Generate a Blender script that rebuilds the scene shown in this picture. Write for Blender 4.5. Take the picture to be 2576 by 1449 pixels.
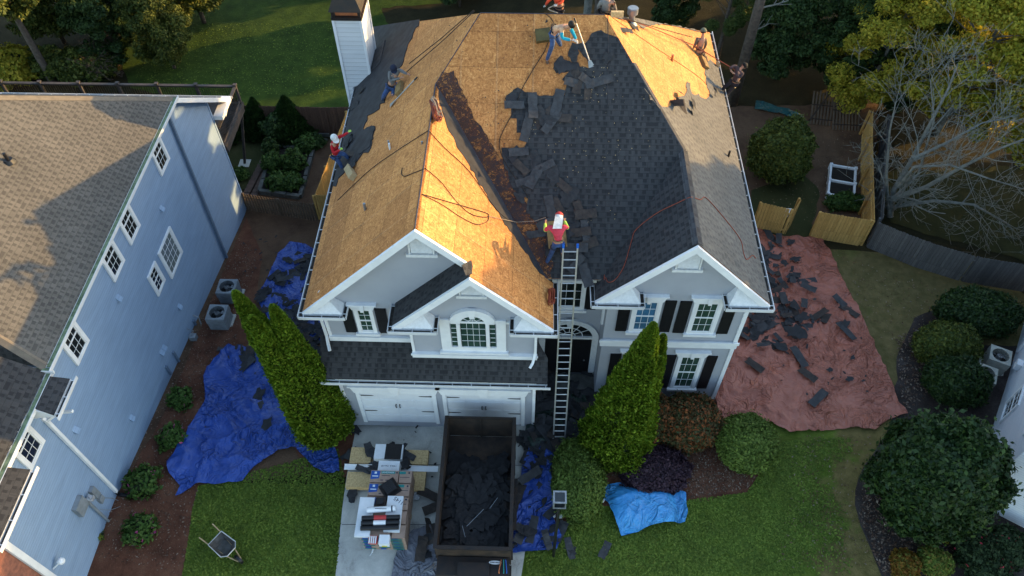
import bpy, bmesh, math, random
import numpy as np
from mathutils import Vector, Matrix, noise
R_ = math.radians
random.seed(7); RNG = np.random.default_rng(7)
for o in list(bpy.data.objects): bpy.data.objects.remove(o)
SC = bpy.context.scene; COL = SC.collection

# ---------------------------------------------------------------- camera
CP, CY, CR, CF = R_(51.7277), R_(-1.8916), R_(-0.288), 1954.93     # pitch down, yaw, roll, focal in 2576-px units
CAM = Vector((0, 0, 27.2))
_f = Vector((math.sin(CY)*math.cos(CP), math.cos(CY)*math.cos(CP), -math.sin(CP)))
_r = Vector((math.cos(CY), -math.sin(CY), 0)); _u = _r.cross(_f)
_r2 = math.cos(CR)*_r + math.sin(CR)*_u; _u2 = -math.sin(CR)*_r + math.cos(CR)*_u
cam_d = bpy.data.cameras.new("camera"); cam = bpy.data.objects.new("camera", cam_d); COL.objects.link(cam)
cam.matrix_world = Matrix((( _r2.x, _u2.x, -_f.x, CAM.x), (_r2.y, _u2.y, -_f.y, CAM.y), (_r2.z, _u2.z, -_f.z, CAM.z), (0, 0, 0, 1)))
cam_d.sensor_width = 36; cam_d.lens = CF/2576*36; cam_d.clip_end = 600; cam_d.clip_start = 0.5
SC.camera = cam
# ---------------------------------------------------------------- light
SUN_EL, SUN_AZ = 13.5, 22.0           # azimuth counted from +x towards +y
w = bpy.data.worlds.new("World"); SC.world = w; w.use_nodes = True
nt = w.node_tree; bg = nt.nodes['Background']; sky = nt.nodes.new('ShaderNodeTexSky')
sky.sky_type = 'NISHITA'; sky.sun_disc = False; sky.sun_elevation = R_(SUN_EL); sky.sun_rotation = R_(90-SUN_AZ)
sky.ozone_density = 1.5; sky.air_density = 1.0; sky.dust_density = 1.0
wb_ = nt.nodes.new('ShaderNodeMixRGB'); wb_.blend_type = 'MULTIPLY'; wb_.inputs[0].default_value = 1; wb_.inputs[2].default_value = (1.0, .95, .86, 1)   # white balance of the shade
nt.links.new(sky.outputs[0], wb_.inputs[1]); nt.links.new(wb_.outputs[0], bg.inputs[0]); bg.inputs[1].default_value = 0.15
sl = bpy.data.lights.new("sun", 'SUN'); sl.energy = 2.1; sl.angle = R_(0.5); sl.color = (1.0, 0.62, 0.22)
sun = bpy.data.objects.new("sun", sl); COL.objects.link(sun)
sd = Vector((math.cos(R_(SUN_EL))*math.cos(R_(SUN_AZ)), math.cos(R_(SUN_EL))*math.sin(R_(SUN_AZ)), math.sin(R_(SUN_EL))))
sun.rotation_euler = sd.to_track_quat('Z', 'Y').to_euler()
SC.view_settings.view_transform = 'Standard'; SC.view_settings.look = 'None'
SC.view_settings.exposure = 2.2; SC.view_settings.gamma = 1.0

# ---------------------------------------------------------------- projecting measured points on the planes they lie in
def ray(x, y): return _f*CF + _r2*(x-1288) - _u2*(y-724.5)
def P(x, y, ax, v):
    d = ray(x, y); return CAM + d*((v-CAM[ax])/d[ax])
def PN(x, y, n, k):
    d = ray(x, y); n = Vector(n); return CAM + d*((k-n.dot(CAM))/n.dot(d))
def smooth(t): t = min(1, max(0, t)); return t*t*(3-2*t)
def pj(p):
    d = Vector(p)-CAM; z = d.dot(_f); return (1288+d.dot(_r2)/z*CF, 724.5-d.dot(_u2)/z*CF)
def g(x, y):
    l = -0.15*min(17, max(0, y-11)); r = -0.08*min(14, max(0, y-17)); t = smooth((x+7)/8)
    return l*(1-t)+r*t
def G(x, y):
    z = 0
    for i in range(12):
        p = P(x, y, 2, z); z = g(p.x, p.y)
    return Vector((p.x, p.y, z))

# ---------------------------------------------------------------- helpers
def tag(o, label=None, cat=None, group=None, kind=None):
    if label: o['label'] = label
    if cat: o['category'] = cat
    if group: o['group'] = group
    if kind: o['kind'] = kind
    return o
def thing(name, label, cat, loc=(0, 0, 0), group=None):
    o = bpy.data.objects.new(name, None); COL.objects.link(o); o.location = loc; o.empty_display_size = .2
    return tag(o, label, cat, group)
class MB:
    def __init__(s): s.v = []; s.f = []; s.uv = []
    def face(s, pts):
        i = len(s.v); s.v += [Vector(p) for p in pts]; s.f.append(tuple(range(i, i+len(pts)))); return s
    def hexa(s, b, t):          # b,t four points each
        i = len(s.v); s.v += [Vector(p) for p in b]+[Vector(p) for p in t]; n = len(b)
        s.f.append(tuple(i+k for k in reversed(range(n)))); s.f.append(tuple(i+n+k for k in range(n)))
        for k in range(n): s.f.append((i+k, i+(k+1) % n, i+n+(k+1) % n, i+n+k))
        return s
    def box(s, x0, x1, y0, y1, z0, z1):
        return s.hexa([(x0, y0, z0), (x1, y0, z0), (x1, y1, z0), (x0, y1, z0)], [(x0, y0, z1), (x1, y0, z1), (x1, y1, z1), (x0, y1, z1)])
    def lbox(s, F, u0, u1, w0, w1, n0, n1):
        O, U, W, N = F; p = lambda u, w_, n: O+U*u+W*w_+N*n
        return s.hexa([p(u0, w0, n0), p(u1, w0, n0), p(u1, w0, n1), p(u0, w0, n1)], [p(u0, w1, n0), p(u1, w1, n0), p(u1, w1, n1), p(u0, w1, n1)])
    def prism(s, poly, d):      # poly 3d points, extruded by vector d
        poly = [Vector(p) for p in poly]; d = Vector(d); return s.hexa(poly, [p+d for p in poly])
    def tube(s, pts, r, n=6, cap=True):
        pts = [Vector(p) for p in pts]; rr = r if isinstance(r, (list, tuple)) else [r]*len(pts); i0 = len(s.v)
        up = None
        for k, p in enumerate(pts):
            t = (pts[min(k+1, len(pts)-1)]-pts[max(k-1, 0)])
            if t.length < 1e-6: t = Vector((0, 0, 1))
            t.normalize()
            if up is None: up = t.orthogonal().normalized()
            a = (up-t*up.dot(t)); a = a.normalized() if a.length > 1e-4 else t.orthogonal().normalized(); up = a; b = t.cross(a)
            for j in range(n):
                an = 2*math.pi*j/n; s.v.append(p+(a*math.cos(an)+b*math.sin(an))*rr[k])
        for k in range(len(pts)-1):
            for j in range(n): s.f.append((i0+k*n+j, i0+k*n+(j+1) % n, i0+(k+1)*n+(j+1) % n, i0+(k+1)*n+j))
        if cap: s.f.append(tuple(i0+j for j in reversed(range(n)))); s.f.append(tuple(i0+(len(pts)-1)*n+j for j in range(n)))
        return s
    def ball(s, c, r, n=10, m=6, sc=(1, 1, 1)):
        c = Vector(c); i0 = len(s.v)
        s.v.append(c+Vector((0, 0, -r*sc[2])))
        for a in range(1, m):
            th = -math.pi/2+math.pi*a/m
            for b in range(n):
                ph = 2*math.pi*b/n; s.v.append(c+Vector((math.cos(th)*math.cos(ph)*r*sc[0], math.cos(th)*math.sin(ph)*r*sc[1], math.sin(th)*r*sc[2])))
        s.v.append(c+Vector((0, 0, r*sc[2]))); last = len(s.v)-1
        for b in range(n):
            s.f.append((i0, i0+1+(b+1) % n, i0+1+b)); s.f.append((last, last-n+b, last-n+(b+1) % n))
        for a in range(m-2):
            for b in range(n): s.f.append((i0+1+a*n+b, i0+1+a*n+(b+1) % n, i0+1+(a+1)*n+(b+1) % n, i0+1+(a+1)*n+b))
        return s
    def build(s, name, m, parent=None, smooth=False, label=None, uv=True, fix=False):
        me = bpy.data.meshes.new(name); off = parent_off(parent)
        me.from_pydata([tuple(v-off) for v in s.v], [], s.f)
        if fix:
            bm = bmesh.new(); bm.from_mesh(me); bmesh.ops.remove_doubles(bm, verts=bm.verts, dist=1e-5)
            bmesh.ops.recalc_face_normals(bm, faces=bm.faces); bm.to_mesh(me); bm.free()
        if uv: planar_uv(me, off)
        if smooth: me.polygons.foreach_set('use_smooth', [True]*len(me.polygons))
        me.materials.append(m); me.update()
        o = bpy.data.objects.new(name, me); COL.objects.link(o)
        if parent: o.parent = parent
        if label: o['label'] = label
        return o
def parent_off(p):
    v = Vector((0, 0, 0))
    while p is not None: v += p.location; p = p.parent
    return v
def planar_uv(me, off=Vector((0, 0, 0))):
    L = me.uv_layers.new(name="UVMap"); co = me.vertices; data = np.zeros(len(me.loops)*2, dtype=np.float32)
    for p in me.polygons:
        n = p.normal
        if abs(n.z) > .995: U = Vector((1, 0, 0)); V = Vector((0, 1, 0))
        else:
            U = Vector((0, 0, 1)).cross(n).normalized(); V = n.cross(U)
        for li in p.loop_indices:
            c = co[me.loops[li].vertex_index].co+off; data[2*li] = c.dot(U); data[2*li+1] = c.dot(V)
    L.data.foreach_set('uv', data)
def recalc(o):
    bm = bmesh.new(); bm.from_mesh(o.data); bmesh.ops.recalc_face_normals(bm, faces=bm.faces); bm.to_mesh(o.data); bm.free()
def quads(name, C, U, V, m, parent=None, off=(0, 0, 0)):   # N diamond leaves as one mesh
    N = len(C); v = np.empty((N, 4, 3), np.float32); v[:, 0] = C-U; v[:, 1] = C-V; v[:, 2] = C+U; v[:, 3] = C+V
    me = bpy.data.meshes.new(name); me.vertices.add(N*4); me.loops.add(N*4); me.polygons.add(N)
    me.vertices.foreach_set('co', (v.reshape(-1, 3)-np.array(off, np.float32)).ravel())
    me.loops.foreach_set('vertex_index', np.arange(N*4, dtype=np.int32))
    me.polygons.foreach_set('loop_start', np.arange(0, N*4, 4, dtype=np.int32))
    me.polygons.foreach_set('loop_total', np.full(N, 4, np.int32)); me.update(calc_edges=True); me.materials.append(m)
    o = bpy.data.objects.new(name, me); COL.objects.link(o)
    if parent: o.parent = parent
    return o

# ---------------------------------------------------------------- materials
def lin(c):     # srgb 0-255 to linear
    return tuple(((x/255)/12.92 if x/255 <= .04045 else ((x/255+.055)/1.055)**2.4) for x in c)+(1,)
class NT:
    def __init__(s, name):
        s.m = bpy.data.materials.new(name); s.m.use_nodes = True; s.t = s.m.node_tree; s.b = s.t.nodes['Principled BSDF']
    def n(s, typ, ins=None, **kw):
        x = s.t.nodes.new('ShaderNode'+typ)
        for k, v in kw.items(): setattr(x, k, v)
        for k, v in (ins or {}).items():
            if hasattr(v, 'is_output') or isinstance(v, bpy.types.NodeSocket): s.t.links.new(v, x.inputs[k])
            else: x.inputs[k].default_value = v
        return x
    def l(s, a, b): s.t.links.new(a, b)
    def coord(s, kind='Object', scale=(1, 1, 1), rot=(0, 0, 0)):
        c = s.n('TexCoord'); mp = s.n('Mapping'); s.l(c.outputs[kind], mp.inputs[0]); mp.inputs['Scale'].default_value = scale; mp.inputs['Rotation'].default_value = rot
        return mp.outputs[0]
    def noise(s, vec, scale, detail=4, rough=.6, dist=0):
        return s.n('TexNoise', {'Vector': vec, 'Scale': scale, 'Detail': detail, 'Roughness': rough, 'Distortion': dist}).outputs['Fac']
    def ramp(s, fac, stops, interp='LINEAR'):
        r = s.n('ValToRGB', {'Fac': fac}); r.color_ramp.interpolation = interp; e = r.color_ramp.elements
        while len(e) > 1: e.remove(e[-1])
        e[0].position = stops[0][0]; e[0].color = stops[0][1]
        for p, c in stops[1:]:
            k = e.new(p); k.color = c
        return r.outputs[0]
    def mix(s, f, a, b, mode='MIX'):
        x = s.n('MixRGB'); x.blend_type = mode
        for k, v in ((0, f), (1, a), (2, b)):
            if isinstance(v, bpy.types.NodeSocket): s.l(v, x.inputs[k])
            else: x.inputs[k].default_value = v
        return x.outputs[0]
    def math(s, op, a, b=0):
        x = s.n('Math', operation=op)
        for k, v in ((0, a), (1, b)):
            if isinstance(v, bpy.types.NodeSocket): s.l(v, x.inputs[k])
            else: x.inputs[k].default_value = v
        return x.outputs[0]
    def out(s, col=None, rough=.8, bump=None, bs=.3, bd=.02, metal=0, spec=.3):
        if col is not None:
            if isinstance(col, bpy.types.NodeSocket): s.l(col, s.b.inputs['Base Color'])
            else: s.b.inputs['Base Color'].default_value = col
        if isinstance(rough, bpy.types.NodeSocket): s.l(rough, s.b.inputs['Roughness'])
        else: s.b.inputs['Roughness'].default_value = rough
        s.b.inputs['Metallic'].default_value = metal; s.b.inputs['Specular IOR Level'].default_value = spec
        if bump is not None:
            b = s.n('Bump', {'Height': bump, 'Strength': bs, 'Distance': bd}); s.l(b.outputs[0], s.b.inputs['Normal'])
        return s.m
def sc(c, k): return (c[0]*k, c[1]*k, c[2]*k, 1)
def plain(name, c, c2=None, scale=3, rough=.7, bump=0, bscale=30, metal=0, spec=.3, detail=5):
    T = NT(name); v = T.coord(); c = tuple(c)+((1,) if len(c) == 3 else ())
    c2 = (tuple(c2)+((1,) if len(c2) == 3 else ())) if c2 else sc(c, .78)
    col = T.ramp(T.noise(v, scale, detail), [(.35, c2), (.65, c)])
    return T.out(col, rough, T.noise(v, bscale, 4) if bump else None, bump, .01, metal, spec)
def shingles(name, c1, c2, cd, dark_amt=.35, row=.19, tab=.24, dk=.8):
    T = NT(name); c = T.n('TexCoord'); uv = c.outputs['UV']
    wob = T.noise(uv, 9, 2); off = T.n('VectorMath', {0: uv, 1: T.n('VectorMath', {0: T.n('CombineXYZ', {'X': wob, 'Y': wob}).outputs[0], 1: (.012, .012, 0)}, operation='MULTIPLY').outputs[0]}, operation='ADD').outputs[0]
    b1 = T.n('TexBrick', {'Vector': off, 'Color1': (0, 0, 0, 1), 'Color2': (1, 1, 1, 1), 'Mortar': (.5, .5, .5, 1), 'Scale': 1, 'Mortar Size': 0.0, 'Brick Width': tab, 'Row Height': row, 'Bias': 0}, offset=.5, offset_frequency=2, squash=1.0)
    b2 = T.n('TexBrick', {'Vector': off, 'Color1': (0, 0, 0, 1), 'Color2': (1, 1, 1, 1), 'Mortar': (0, 0, 0, 1), 'Scale': 1, 'Mortar Size': 0.009, 'Mortar Smooth': .3, 'Brick Width': .98, 'Row Height': row, 'Bias': 0}, offset=.41, offset_frequency=2, squash=1.0)
    col = T.ramp(b1.outputs[0], [(0, c1), (.5, c2), (1, c1)])
    sp_ = T.n('SeparateXYZ', {0: off}); rid = T.math('FLOOR', T.math('DIVIDE', sp_.outputs['Y'], row)); wn = T.n('TexWhiteNoise', {'Vector': T.n('CombineXYZ', {'X': rid, 'Y': 3.7}).outputs[0]}).outputs[0]
    jt_ = T.n('TexNoise', {'Vector': T.n('CombineXYZ', {'X': T.math('MULTIPLY', sp_.outputs['X'], 2.3), 'Y': T.math('MULTIPLY', rid, 7.7)}).outputs[0], 'Scale': 1.0, 'Detail': 1.0}).outputs['Fac']
    tt = T.math('FRACT', T.math('ADD', T.math('ADD', T.math('DIVIDE', sp_.outputs['X'], tab*2), wn), T.math('MULTIPLY', jt_, 2.0))); d = T.math('LESS_THAN', tt, dark_amt)
    top = T.n('SeparateXYZ', {0: off}); hi = T.math('GREATER_THAN', T.math('FRACT', T.math('DIVIDE', top.outputs['Y'], row)), .38)
    d = T.math('MULTIPLY', d, T.math('ADD', T.math('MULTIPLY', hi, .75), .25)); col = T.mix(T.math('MULTIPLY', d, dk), col, cd)
    seam = T.ramp(b2.outputs['Fac'], [(0, (0, 0, 0, 1)), (1, (1, 1, 1, 1))])
    col = T.mix(T.math('MULTIPLY', seam, .4), col, sc(cd, .5))
    gr = T.noise(uv, 70, 3, .8); col = T.mix(.55, col, T.ramp(gr, [(.3, (.25, .25, .25, 1)), (.7, (.8, .8, .8, 1))]), 'OVERLAY')
    big = T.noise(uv, .7, 3); col = T.mix(.35, col, T.ramp(big, [(.3, (.3, .3, .3, 1)), (.7, (.7, .7, .7, 1))]), 'OVERLAY')
    sep = T.n('SeparateXYZ', {0: off}); saw = T.math('FRACT', T.math('DIVIDE', sep.outputs['Y'], row))
    h = T.math('ADD', T.math('MULTIPLY', saw, -1.0), T.math('MULTIPLY', T.ramp(b1.outputs[0], [(0, (0, 0, 0, 1)), (1, (.4, .4, .4, 1))]), .6))
    h = T.math('ADD', h, T.math('MULTIPLY', gr, .25))
    return T.out(col, .9, h, .8, .012, 0, .25)
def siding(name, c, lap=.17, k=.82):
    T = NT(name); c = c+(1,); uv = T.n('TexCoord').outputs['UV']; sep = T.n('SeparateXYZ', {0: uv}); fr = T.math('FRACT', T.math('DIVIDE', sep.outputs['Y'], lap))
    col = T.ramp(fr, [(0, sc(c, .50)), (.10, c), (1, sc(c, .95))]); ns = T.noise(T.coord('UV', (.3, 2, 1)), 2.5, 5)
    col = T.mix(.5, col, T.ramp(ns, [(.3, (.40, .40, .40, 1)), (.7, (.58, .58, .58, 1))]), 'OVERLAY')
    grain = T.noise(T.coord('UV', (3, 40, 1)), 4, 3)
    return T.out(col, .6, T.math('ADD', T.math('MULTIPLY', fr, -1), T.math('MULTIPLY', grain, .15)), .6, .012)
def osb(name, dirt=0.0):
    T = NT(name); uv = T.n('TexCoord').outputs['UV']
    col = None
    a = T.n('TexVoronoi', {'Vector': T.n('Mapping', {'Vector': T.n('VectorMath', {0: uv, 1: T.n('VectorMath', {0: T.n('TexNoise', {'Vector': uv, 'Scale': 5.0}).outputs['Color'], 1: (.25, .25, 0)}, operation='MULTIPLY').outputs[0]}, operation='ADD').outputs[0], 'Scale': (9, 26, 1), 'Rotation': (0, 0, .5)}).outputs[0], 'Scale': 1.4, 'Randomness': 1}, feature='F1')
    b = T.n('TexVoronoi', {'Vector': T.n('Mapping', {'Vector': T.n('VectorMath', {0: uv, 1: T.n('VectorMath', {0: T.n('TexNoise', {'Vector': uv, 'Scale': 4.0}).outputs['Color'], 1: (.3, .3, 0)}, operation='MULTIPLY').outputs[0]}, operation='ADD').outputs[0], 'Scale': (24, 9, 1), 'Rotation': (0, 0, -.4)}).outputs[0], 'Scale': 1.3, 'Randomness': 1}, feature='F1')
    f = T.mix(.5, a.outputs['Color'], b.outputs['Color']); fb = T.n('RGBToBW', {0: f}).outputs[0]
    col = T.ramp(fb, [(.2, (.28, .112, .035, 1)), (.45, (.43, .190, .060, 1)), (.7, (.53, .252, .083, 1)), (.88, (.65, .35, .135, 1))])
    br = T.n('TexBrick', {'Vector': uv, 'Color1': (.38, .35, .33, 1), 'Color2': (.60, .59, .58, 1), 'Mortar': (.12, .10, .08, 1), 'Scale': 1, 'Mortar Size': 0.008, 'Mortar Smooth': 0, 'Brick Width': 2.44, 'Row Height': 1.22, 'Bias': 0}, offset=.5)
    col = T.mix(.8, col, br.outputs[0], 'OVERLAY')
    big = T.noise(uv, .9, 5, .65); col = T.mix(.6, col, T.ramp(big, [(.3, (.36, .33, .30, 1)), (.7, (.62, .60, .58, 1))]), 'OVERLAY')
    # rafter lines where nails and wear show, spots of torn felt
    sep = T.n('SeparateXYZ', {0: uv}); lines = T.math('FRACT', T.math('DIVIDE', sep.outputs['X'], 1.22))
    lm = T.math('LESS_THAN', lines, .05); col = T.mix(T.math('MULTIPLY', lm, T.math('MULTIPLY', T.noise(uv, 3, 3), .16)), col, (.75, .56, .32, 1))
    sp = T.noise(T.coord('UV', (1, 1.6, 1)), 7.5, 3, .7, 1.0); col = T.mix(T.ramp(sp, [(.735, (0, 0, 0, 1)), (.75, (1, 1, 1, 1))]), col, (.07, .05, .04, 1))
    sp2 = T.noise(uv, 38, 2); col = T.mix(T.ramp(sp2, [(.72, (0, 0, 0, 1)), (.75, (.8, .8, .8, 1))]), col, (.09, .05, .03, 1))
    return T.out(col, .75, fb, .25, .01, 0, .25)
def residue(name):
    T = NT(name); uv = T.n('TexCoord').outputs['UV']
    n1 = T.noise(uv, 9, 8, .75, .8); n2 = T.noise(uv, 1.6, 3)
    f = T.math('ADD', n1, T.math('MULTIPLY', T.math('SUBTRACT', n2, .5), .5))
    al = T.ramp(f, [(.45, (.10, .10, .10, 1)), (.52, (.9, .9, .9, 1))]); T.l(al, T.b.inputs['Alpha'])
    return T.out(T.ramp(f, [(.46, (.20, .075, .03, 1)), (.54, (.040, .026, .028, 1))]), .9, n1, .5, .01)
def leafmat(name, c1, c2, c3=None, rough=.65, flower=None, fl=.0):
    T = NT(name); gi = T.n('NewGeometry'); st = [(0, c1+(1,)), (.5, c2+(1,)), (1, (c3 or c2)+(1,))]
    col = T.ramp(gi.outputs['Random Per Island'], st)
    big = T.noise(T.coord(), 1.1, 3); col = T.mix(.55, col, T.ramp(big, [(.3, (.30, .30, .30, 1)), (.7, (.66, .66, .66, 1))]), 'OVERLAY')
    if flower: col = T.mix(T.math('GREATER_THAN', gi.outputs['Random Per Island'], 1-fl), col, flower+(1,))
    T.out(col, rough, spec=.25)
    tr = T.n('BsdfTranslucent', {'Color': col}); mx = T.n('MixShader', {0: .45 if c2[0] > .15 else .25}); T.l(T.b.outputs[0], mx.inputs[1]); T.l(tr.outputs[0], mx.inputs[2])
    T.l(mx.outputs[0], T.t.nodes['Material Output'].inputs[0]); return T.m
def tarpmat(name, c, c2, rough=.42, spec=.5):
    T = NT(name); v = T.coord(); col = T.ramp(T.noise(v, 1.6, 6, .65), [(.3, c2+(1,)), (.7, c+(1,))])
    dust = T.noise(v, 7, 6, .75); col = T.mix(T.ramp(dust, [(.55, (0, 0, 0, 1)), (.8, (.25, .25, .25, 1))]), col, (.28, .28, .3, 1))
    wv = T.n('VectorMath', {0: v, 1: T.n('VectorMath', {0: T.n('TexNoise', {'Vector': v, 'Scale': .9, 'Detail': 2.0}).outputs['Color'], 1: (1.6, 1.6, .3)}, operation='MULTIPLY').outputs[0]}, operation='ADD').outputs[0]
    rg = lambda s_, d_, k_: T.math('MINIMUM', T.math('MULTIPLY', T.math('ABSOLUTE', T.math('SUBTRACT', T.noise(wv, s_, d_, .5), .5)), k_), 1.0)
    h = T.math('ADD', T.math('MULTIPLY', rg(1.1, 1, 14), -.75), T.math('ADD', T.math('MULTIPLY', rg(2.6, 1, 12), -.45), T.math('ADD', T.math('MULTIPLY', rg(6, 1, 8), -.22), T.math('MULTIPLY', T.noise(v, 1.2, 2), .8))))
    msk = T.ramp(T.noise(v, .55, 2), [(.38, (.12, .12, .12, 1)), (.62, (1, 1, 1, 1))]); h = T.math('MULTIPLY', h, msk)
    return T.out(col, rough, h, 1.0, .13, 0, spec)
def boards(name, c, c2, bw=.14, vert=True):
    T = NT(name); uv = T.n('TexCoord').outputs['UV']; br = T.n('TexBrick', {'Vector': uv, 'Color1': c+(1,), 'Color2': c2+(1,), 'Mortar': sc(c2, .4), 'Scale': 1, 'Mortar Size': .004, 'Brick Width': bw, 'Row Height': 9}, offset=0)
    gr = T.noise(T.coord('UV', (14, 1.2, 1)), 3, 5); col = T.mix(.7, br.outputs[0], T.ramp(gr, [(.3, (.3, .3, .3, 1)), (.7, (.66, .66, .66, 1))]), 'OVERLAY')
    return T.out(col, .8, gr, .3, .005)
def ground_mat(name, stops, scale=1.0, fine=60, rough=.95, bd=.03, bs=.9, patch=None):
    T = NT(name); v = T.coord(); n1 = T.noise(v, scale, 6, .65); n2 = T.noise(v, fine, 4, .75)
    col = T.ramp(T.math('ADD', T.math('MULTIPLY', n1, .6), T.math('MULTIPLY', n2, .4)), stops)
    if patch:
        sep = T.n('SeparateXYZ', {0: v})
        for fx in patch: col = fx(T, v, sep, col)
    return T.out(col, rough, T.math('ADD', n2, T.math('MULTIPLY', T.noise(v, fine/3, 3), .8)), bs, bd, 0, .15)
def concrete():
    T = NT('concrete'); v = T.coord(); n1 = T.noise(v, .9, 8, .75, .5); n2 = T.noise(v, 40, 4, .7)
    col = T.ramp(T.math('ADD', T.math('MULTIPLY', n1, .7), T.math('MULTIPLY', n2, .3)), [(.36, (.22, .215, .20, 1)), (.44, (.36, .355, .33, 1)), (.55, (.45, .445, .41, 1)), (.66, (.54, .53, .49, 1))])
    return T.out(col, .85, n2, .25, .004)

M = {}
M['osb'] = osb('osb'); M['residue'] = residue('felt_residue')
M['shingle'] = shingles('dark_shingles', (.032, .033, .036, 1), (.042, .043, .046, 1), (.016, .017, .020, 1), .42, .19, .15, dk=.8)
M['shingle_right'] = shingles('skylit_shingles', (.095, .095, .094, 1), (.115, .113, .108, 1), (.068, .068, .068, 1), .4, .19, .15)  # paler copy of the dark shingles: the slope's sky glow put into the colour
M['shingle_nb'] = shingles('brown_shingles', (.084, .080, .074, 1), (.102, .097, .089, 1), (.050, .048, .046, 1), .45, .165, .12, .85)
M['felt'] = plain('felt', (.035, .036, .042), (.02, .02, .024), 3, .85, .4, 12)
M['cap'] = shingles('cap_shingles', (.045, .046, .05, 1), (.06, .06, .065, 1), (.03, .03, .034, 1), .3)
M['cap_nb'] = plain('brown_cap', (.15, .13, .105), (.11, .095, .08), 5, .9, .4, 40)
M['stucco'] = plain('grey_stucco', (.335, .355, .40), (.31, .33, .375), 1.2, .85, .25, 90)
M['white'] = plain('white_paint', (.74, .76, .78), (.66, .68, .71), 2.5, .45, 0)
M['whitew'] = plain('weathered_white_paint', (.68, .70, .72), (.58, .60, .62), 9, .6, .3, 25)
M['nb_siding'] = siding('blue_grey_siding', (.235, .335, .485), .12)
M['white_siding'] = siding('white_siding', (.62, .66, .72), .12)
M['chim_siding'] = siding('white_chimney_siding', (.62, .64, .67), .2)
M['black'] = plain('black_paint', (.011, .011, .013), (.007, .007, .009), 6, .4, 0, spec=.4)
M['blacksteel'] = plain('black_steel', (.02, .019, .02), (.035, .025, .02), 4, .5, .2, 20, .3)
M['rust'] = plain('rusty_brown_steel', (.060, .040, .028), (.022, .018, .016), 2.2, .75, .4, 14)
M['conc'] = concrete()
M['gutter'] = plain('gutter_white', (.62, .64, .66), (.52, .54, .56), 2, .4)
M['debris'] = plain('gutter_dirt', (.05, .045, .04), (.015, .014, .013), 14, .9, .6, 25)
M['algae'] = plain('green_gutter_guard', (.16, .22, .13), (.06, .09, .05), 5, .8, .5, 20)
M['alu'] = plain('aluminium', (.52, .53, .54), (.40, .41, .42), 5, .38, 0, metal=.7)
M['galv'] = plain('galvanised_metal', (.30, .32, .34), (.22, .24, .26), 8, .45, 0, metal=.6)
M['brick'] = plain('red_brick', (.30, .12, .08), (.17, .075, .055), 7, .9, .6, 20)
M['cedar'] = boards('new_cedar_boards', (.50, .31, .10), (.40, .235, .07))
M['cedar_brown'] = boards('brown_boards', (.12, .07, .05), (.085, .05, .038))
M['lattice'] = boards('tan_boards', (.13, .095, .065), (.10, .07, .05))
M['oldwood'] = boards('old_grey_boards', (.115, .115, .115), (.07, .07, .073))
M['deckwood'] = plain('deck_wood', (.07, .06, .058), (.045, .04, .038), 5, .8, .3, 20)
M['lumber'] = plain('new_lumber', (.42, .31, .17), (.30, .22, .12), 8, .75, .3, 30)
M['stone'] = plain('grey_stone', (.115, .118, .112), (.07, .07, .066), 4, .9, .5, 18)
M['paver'] = plain('brown_paver', (.12, .075, .06), (.07, .05, .042), 3, .9, .4, 18)
M['soil'] = plain('soil', (.022, .018, .015), (.012, .010, .009), 9, .95, .8, 18)
M['tarp_blue'] = tarpmat('blue_tarp', (.022, .075, .36), (.014, .045, .23))
M['tarp_light'] = tarpmat('light_blue_tarp', (.05, .30, .64), (.03, .21, .52))
M['tarp_red'] = tarpmat('red_brown_tarp', (.37, .118, .075), (.27, .085, .055), .5)
M['tarp_green'] = tarpmat('green_tarp', (.02, .045, .035), (.012, .026, .022))
M['tarp_grey'] = tarpmat('grey_tarp', (.16, .17, .21), (.11, .115, .14))
M['plastic'] = tarpmat('clear_plastic', (.42, .44, .48), (.28, .30, .33), .2, .7)
M['glass'] = NT('dark_glass').out((.012, .016, .018, 1), .06, spec=.7)
M['glass_green'] = plain('green_reflection_glass', (.035, .07, .055), (.02, .045, .035), 2, .08, spec=.7)  # green reflection painted into the pane colour, with the tone of the blinds
M['glass_blue'] = plain('sky_reflection_glass', (.05, .16, .30), (.04, .10, .16), 1.5, .08, spec=.7)  # blue of the reflected sky painted into the pane colour
M['glass_grey'] = plain('grey_tinted_glass', (.16, .19, .19), (.12, .15, .15), 2, .1, spec=.7)
M['bark'] = plain('bark', (.13, .105, .085), (.06, .048, .04), 6, .95, .8, 14)
M['bark_grey'] = plain('pale_grey_bark', (.20, .20, .175), (.11, .115, .10), 5, .9, .5, 14)
M['rope_dark'] = plain('dark_rope', (.04, .032, .028), (.02, .016, .014), 30, .9)
M['rope_red'] = plain('red_rope', (.26, .06, .035), (.14, .035, .025), 30, .8)
M['rope_tan'] = plain('tan_rope', (.36, .29, .22), (.2, .16, .12), 30, .8)
M['hose'] = plain('orange_cord', (.28, .055, .025), (.18, .035, .018), 8, .6)
M['cardboard'] = plain('kraft_wrap', (.36, .25, .19), (.29, .20, .155), 6, .7, .2, 15)
M['osbstack'] = plain('osb_pieces', (.62, .46, .24), (.42, .28, .13), 16, .85, .5, 30)
M['teal'] = plain('teal_print', (.02, .22, .21), None, 3, .6)
M['blueprint'] = plain('blue_print', (.02, .09, .36), None, 3, .6)
M['paper'] = plain('white_paper', (.70, .73, .76), (.62, .65, .68), 3, .6)
M['ink'] = plain('dark_ink', (.03, .035, .06), None, 3, .7)
M['yellow'] = plain('yellow_tag', (.7, .6, .05), None, 3, .6)
M['redprint'] = plain('red_print', (.45, .04, .04), None, 3, .6)
M['copper'] = plain('copper_brown', (.45, .16, .06), (.3, .1, .05), 5, .5)
M['ac'] = plain('ac_grey_paint', (.22, .25, .28), (.16, .18, .20), 5, .55)
M['ac_tan'] = plain('ac_tan_paint', (.38, .38, .33), (.28, .28, .25), 5, .55)
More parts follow.
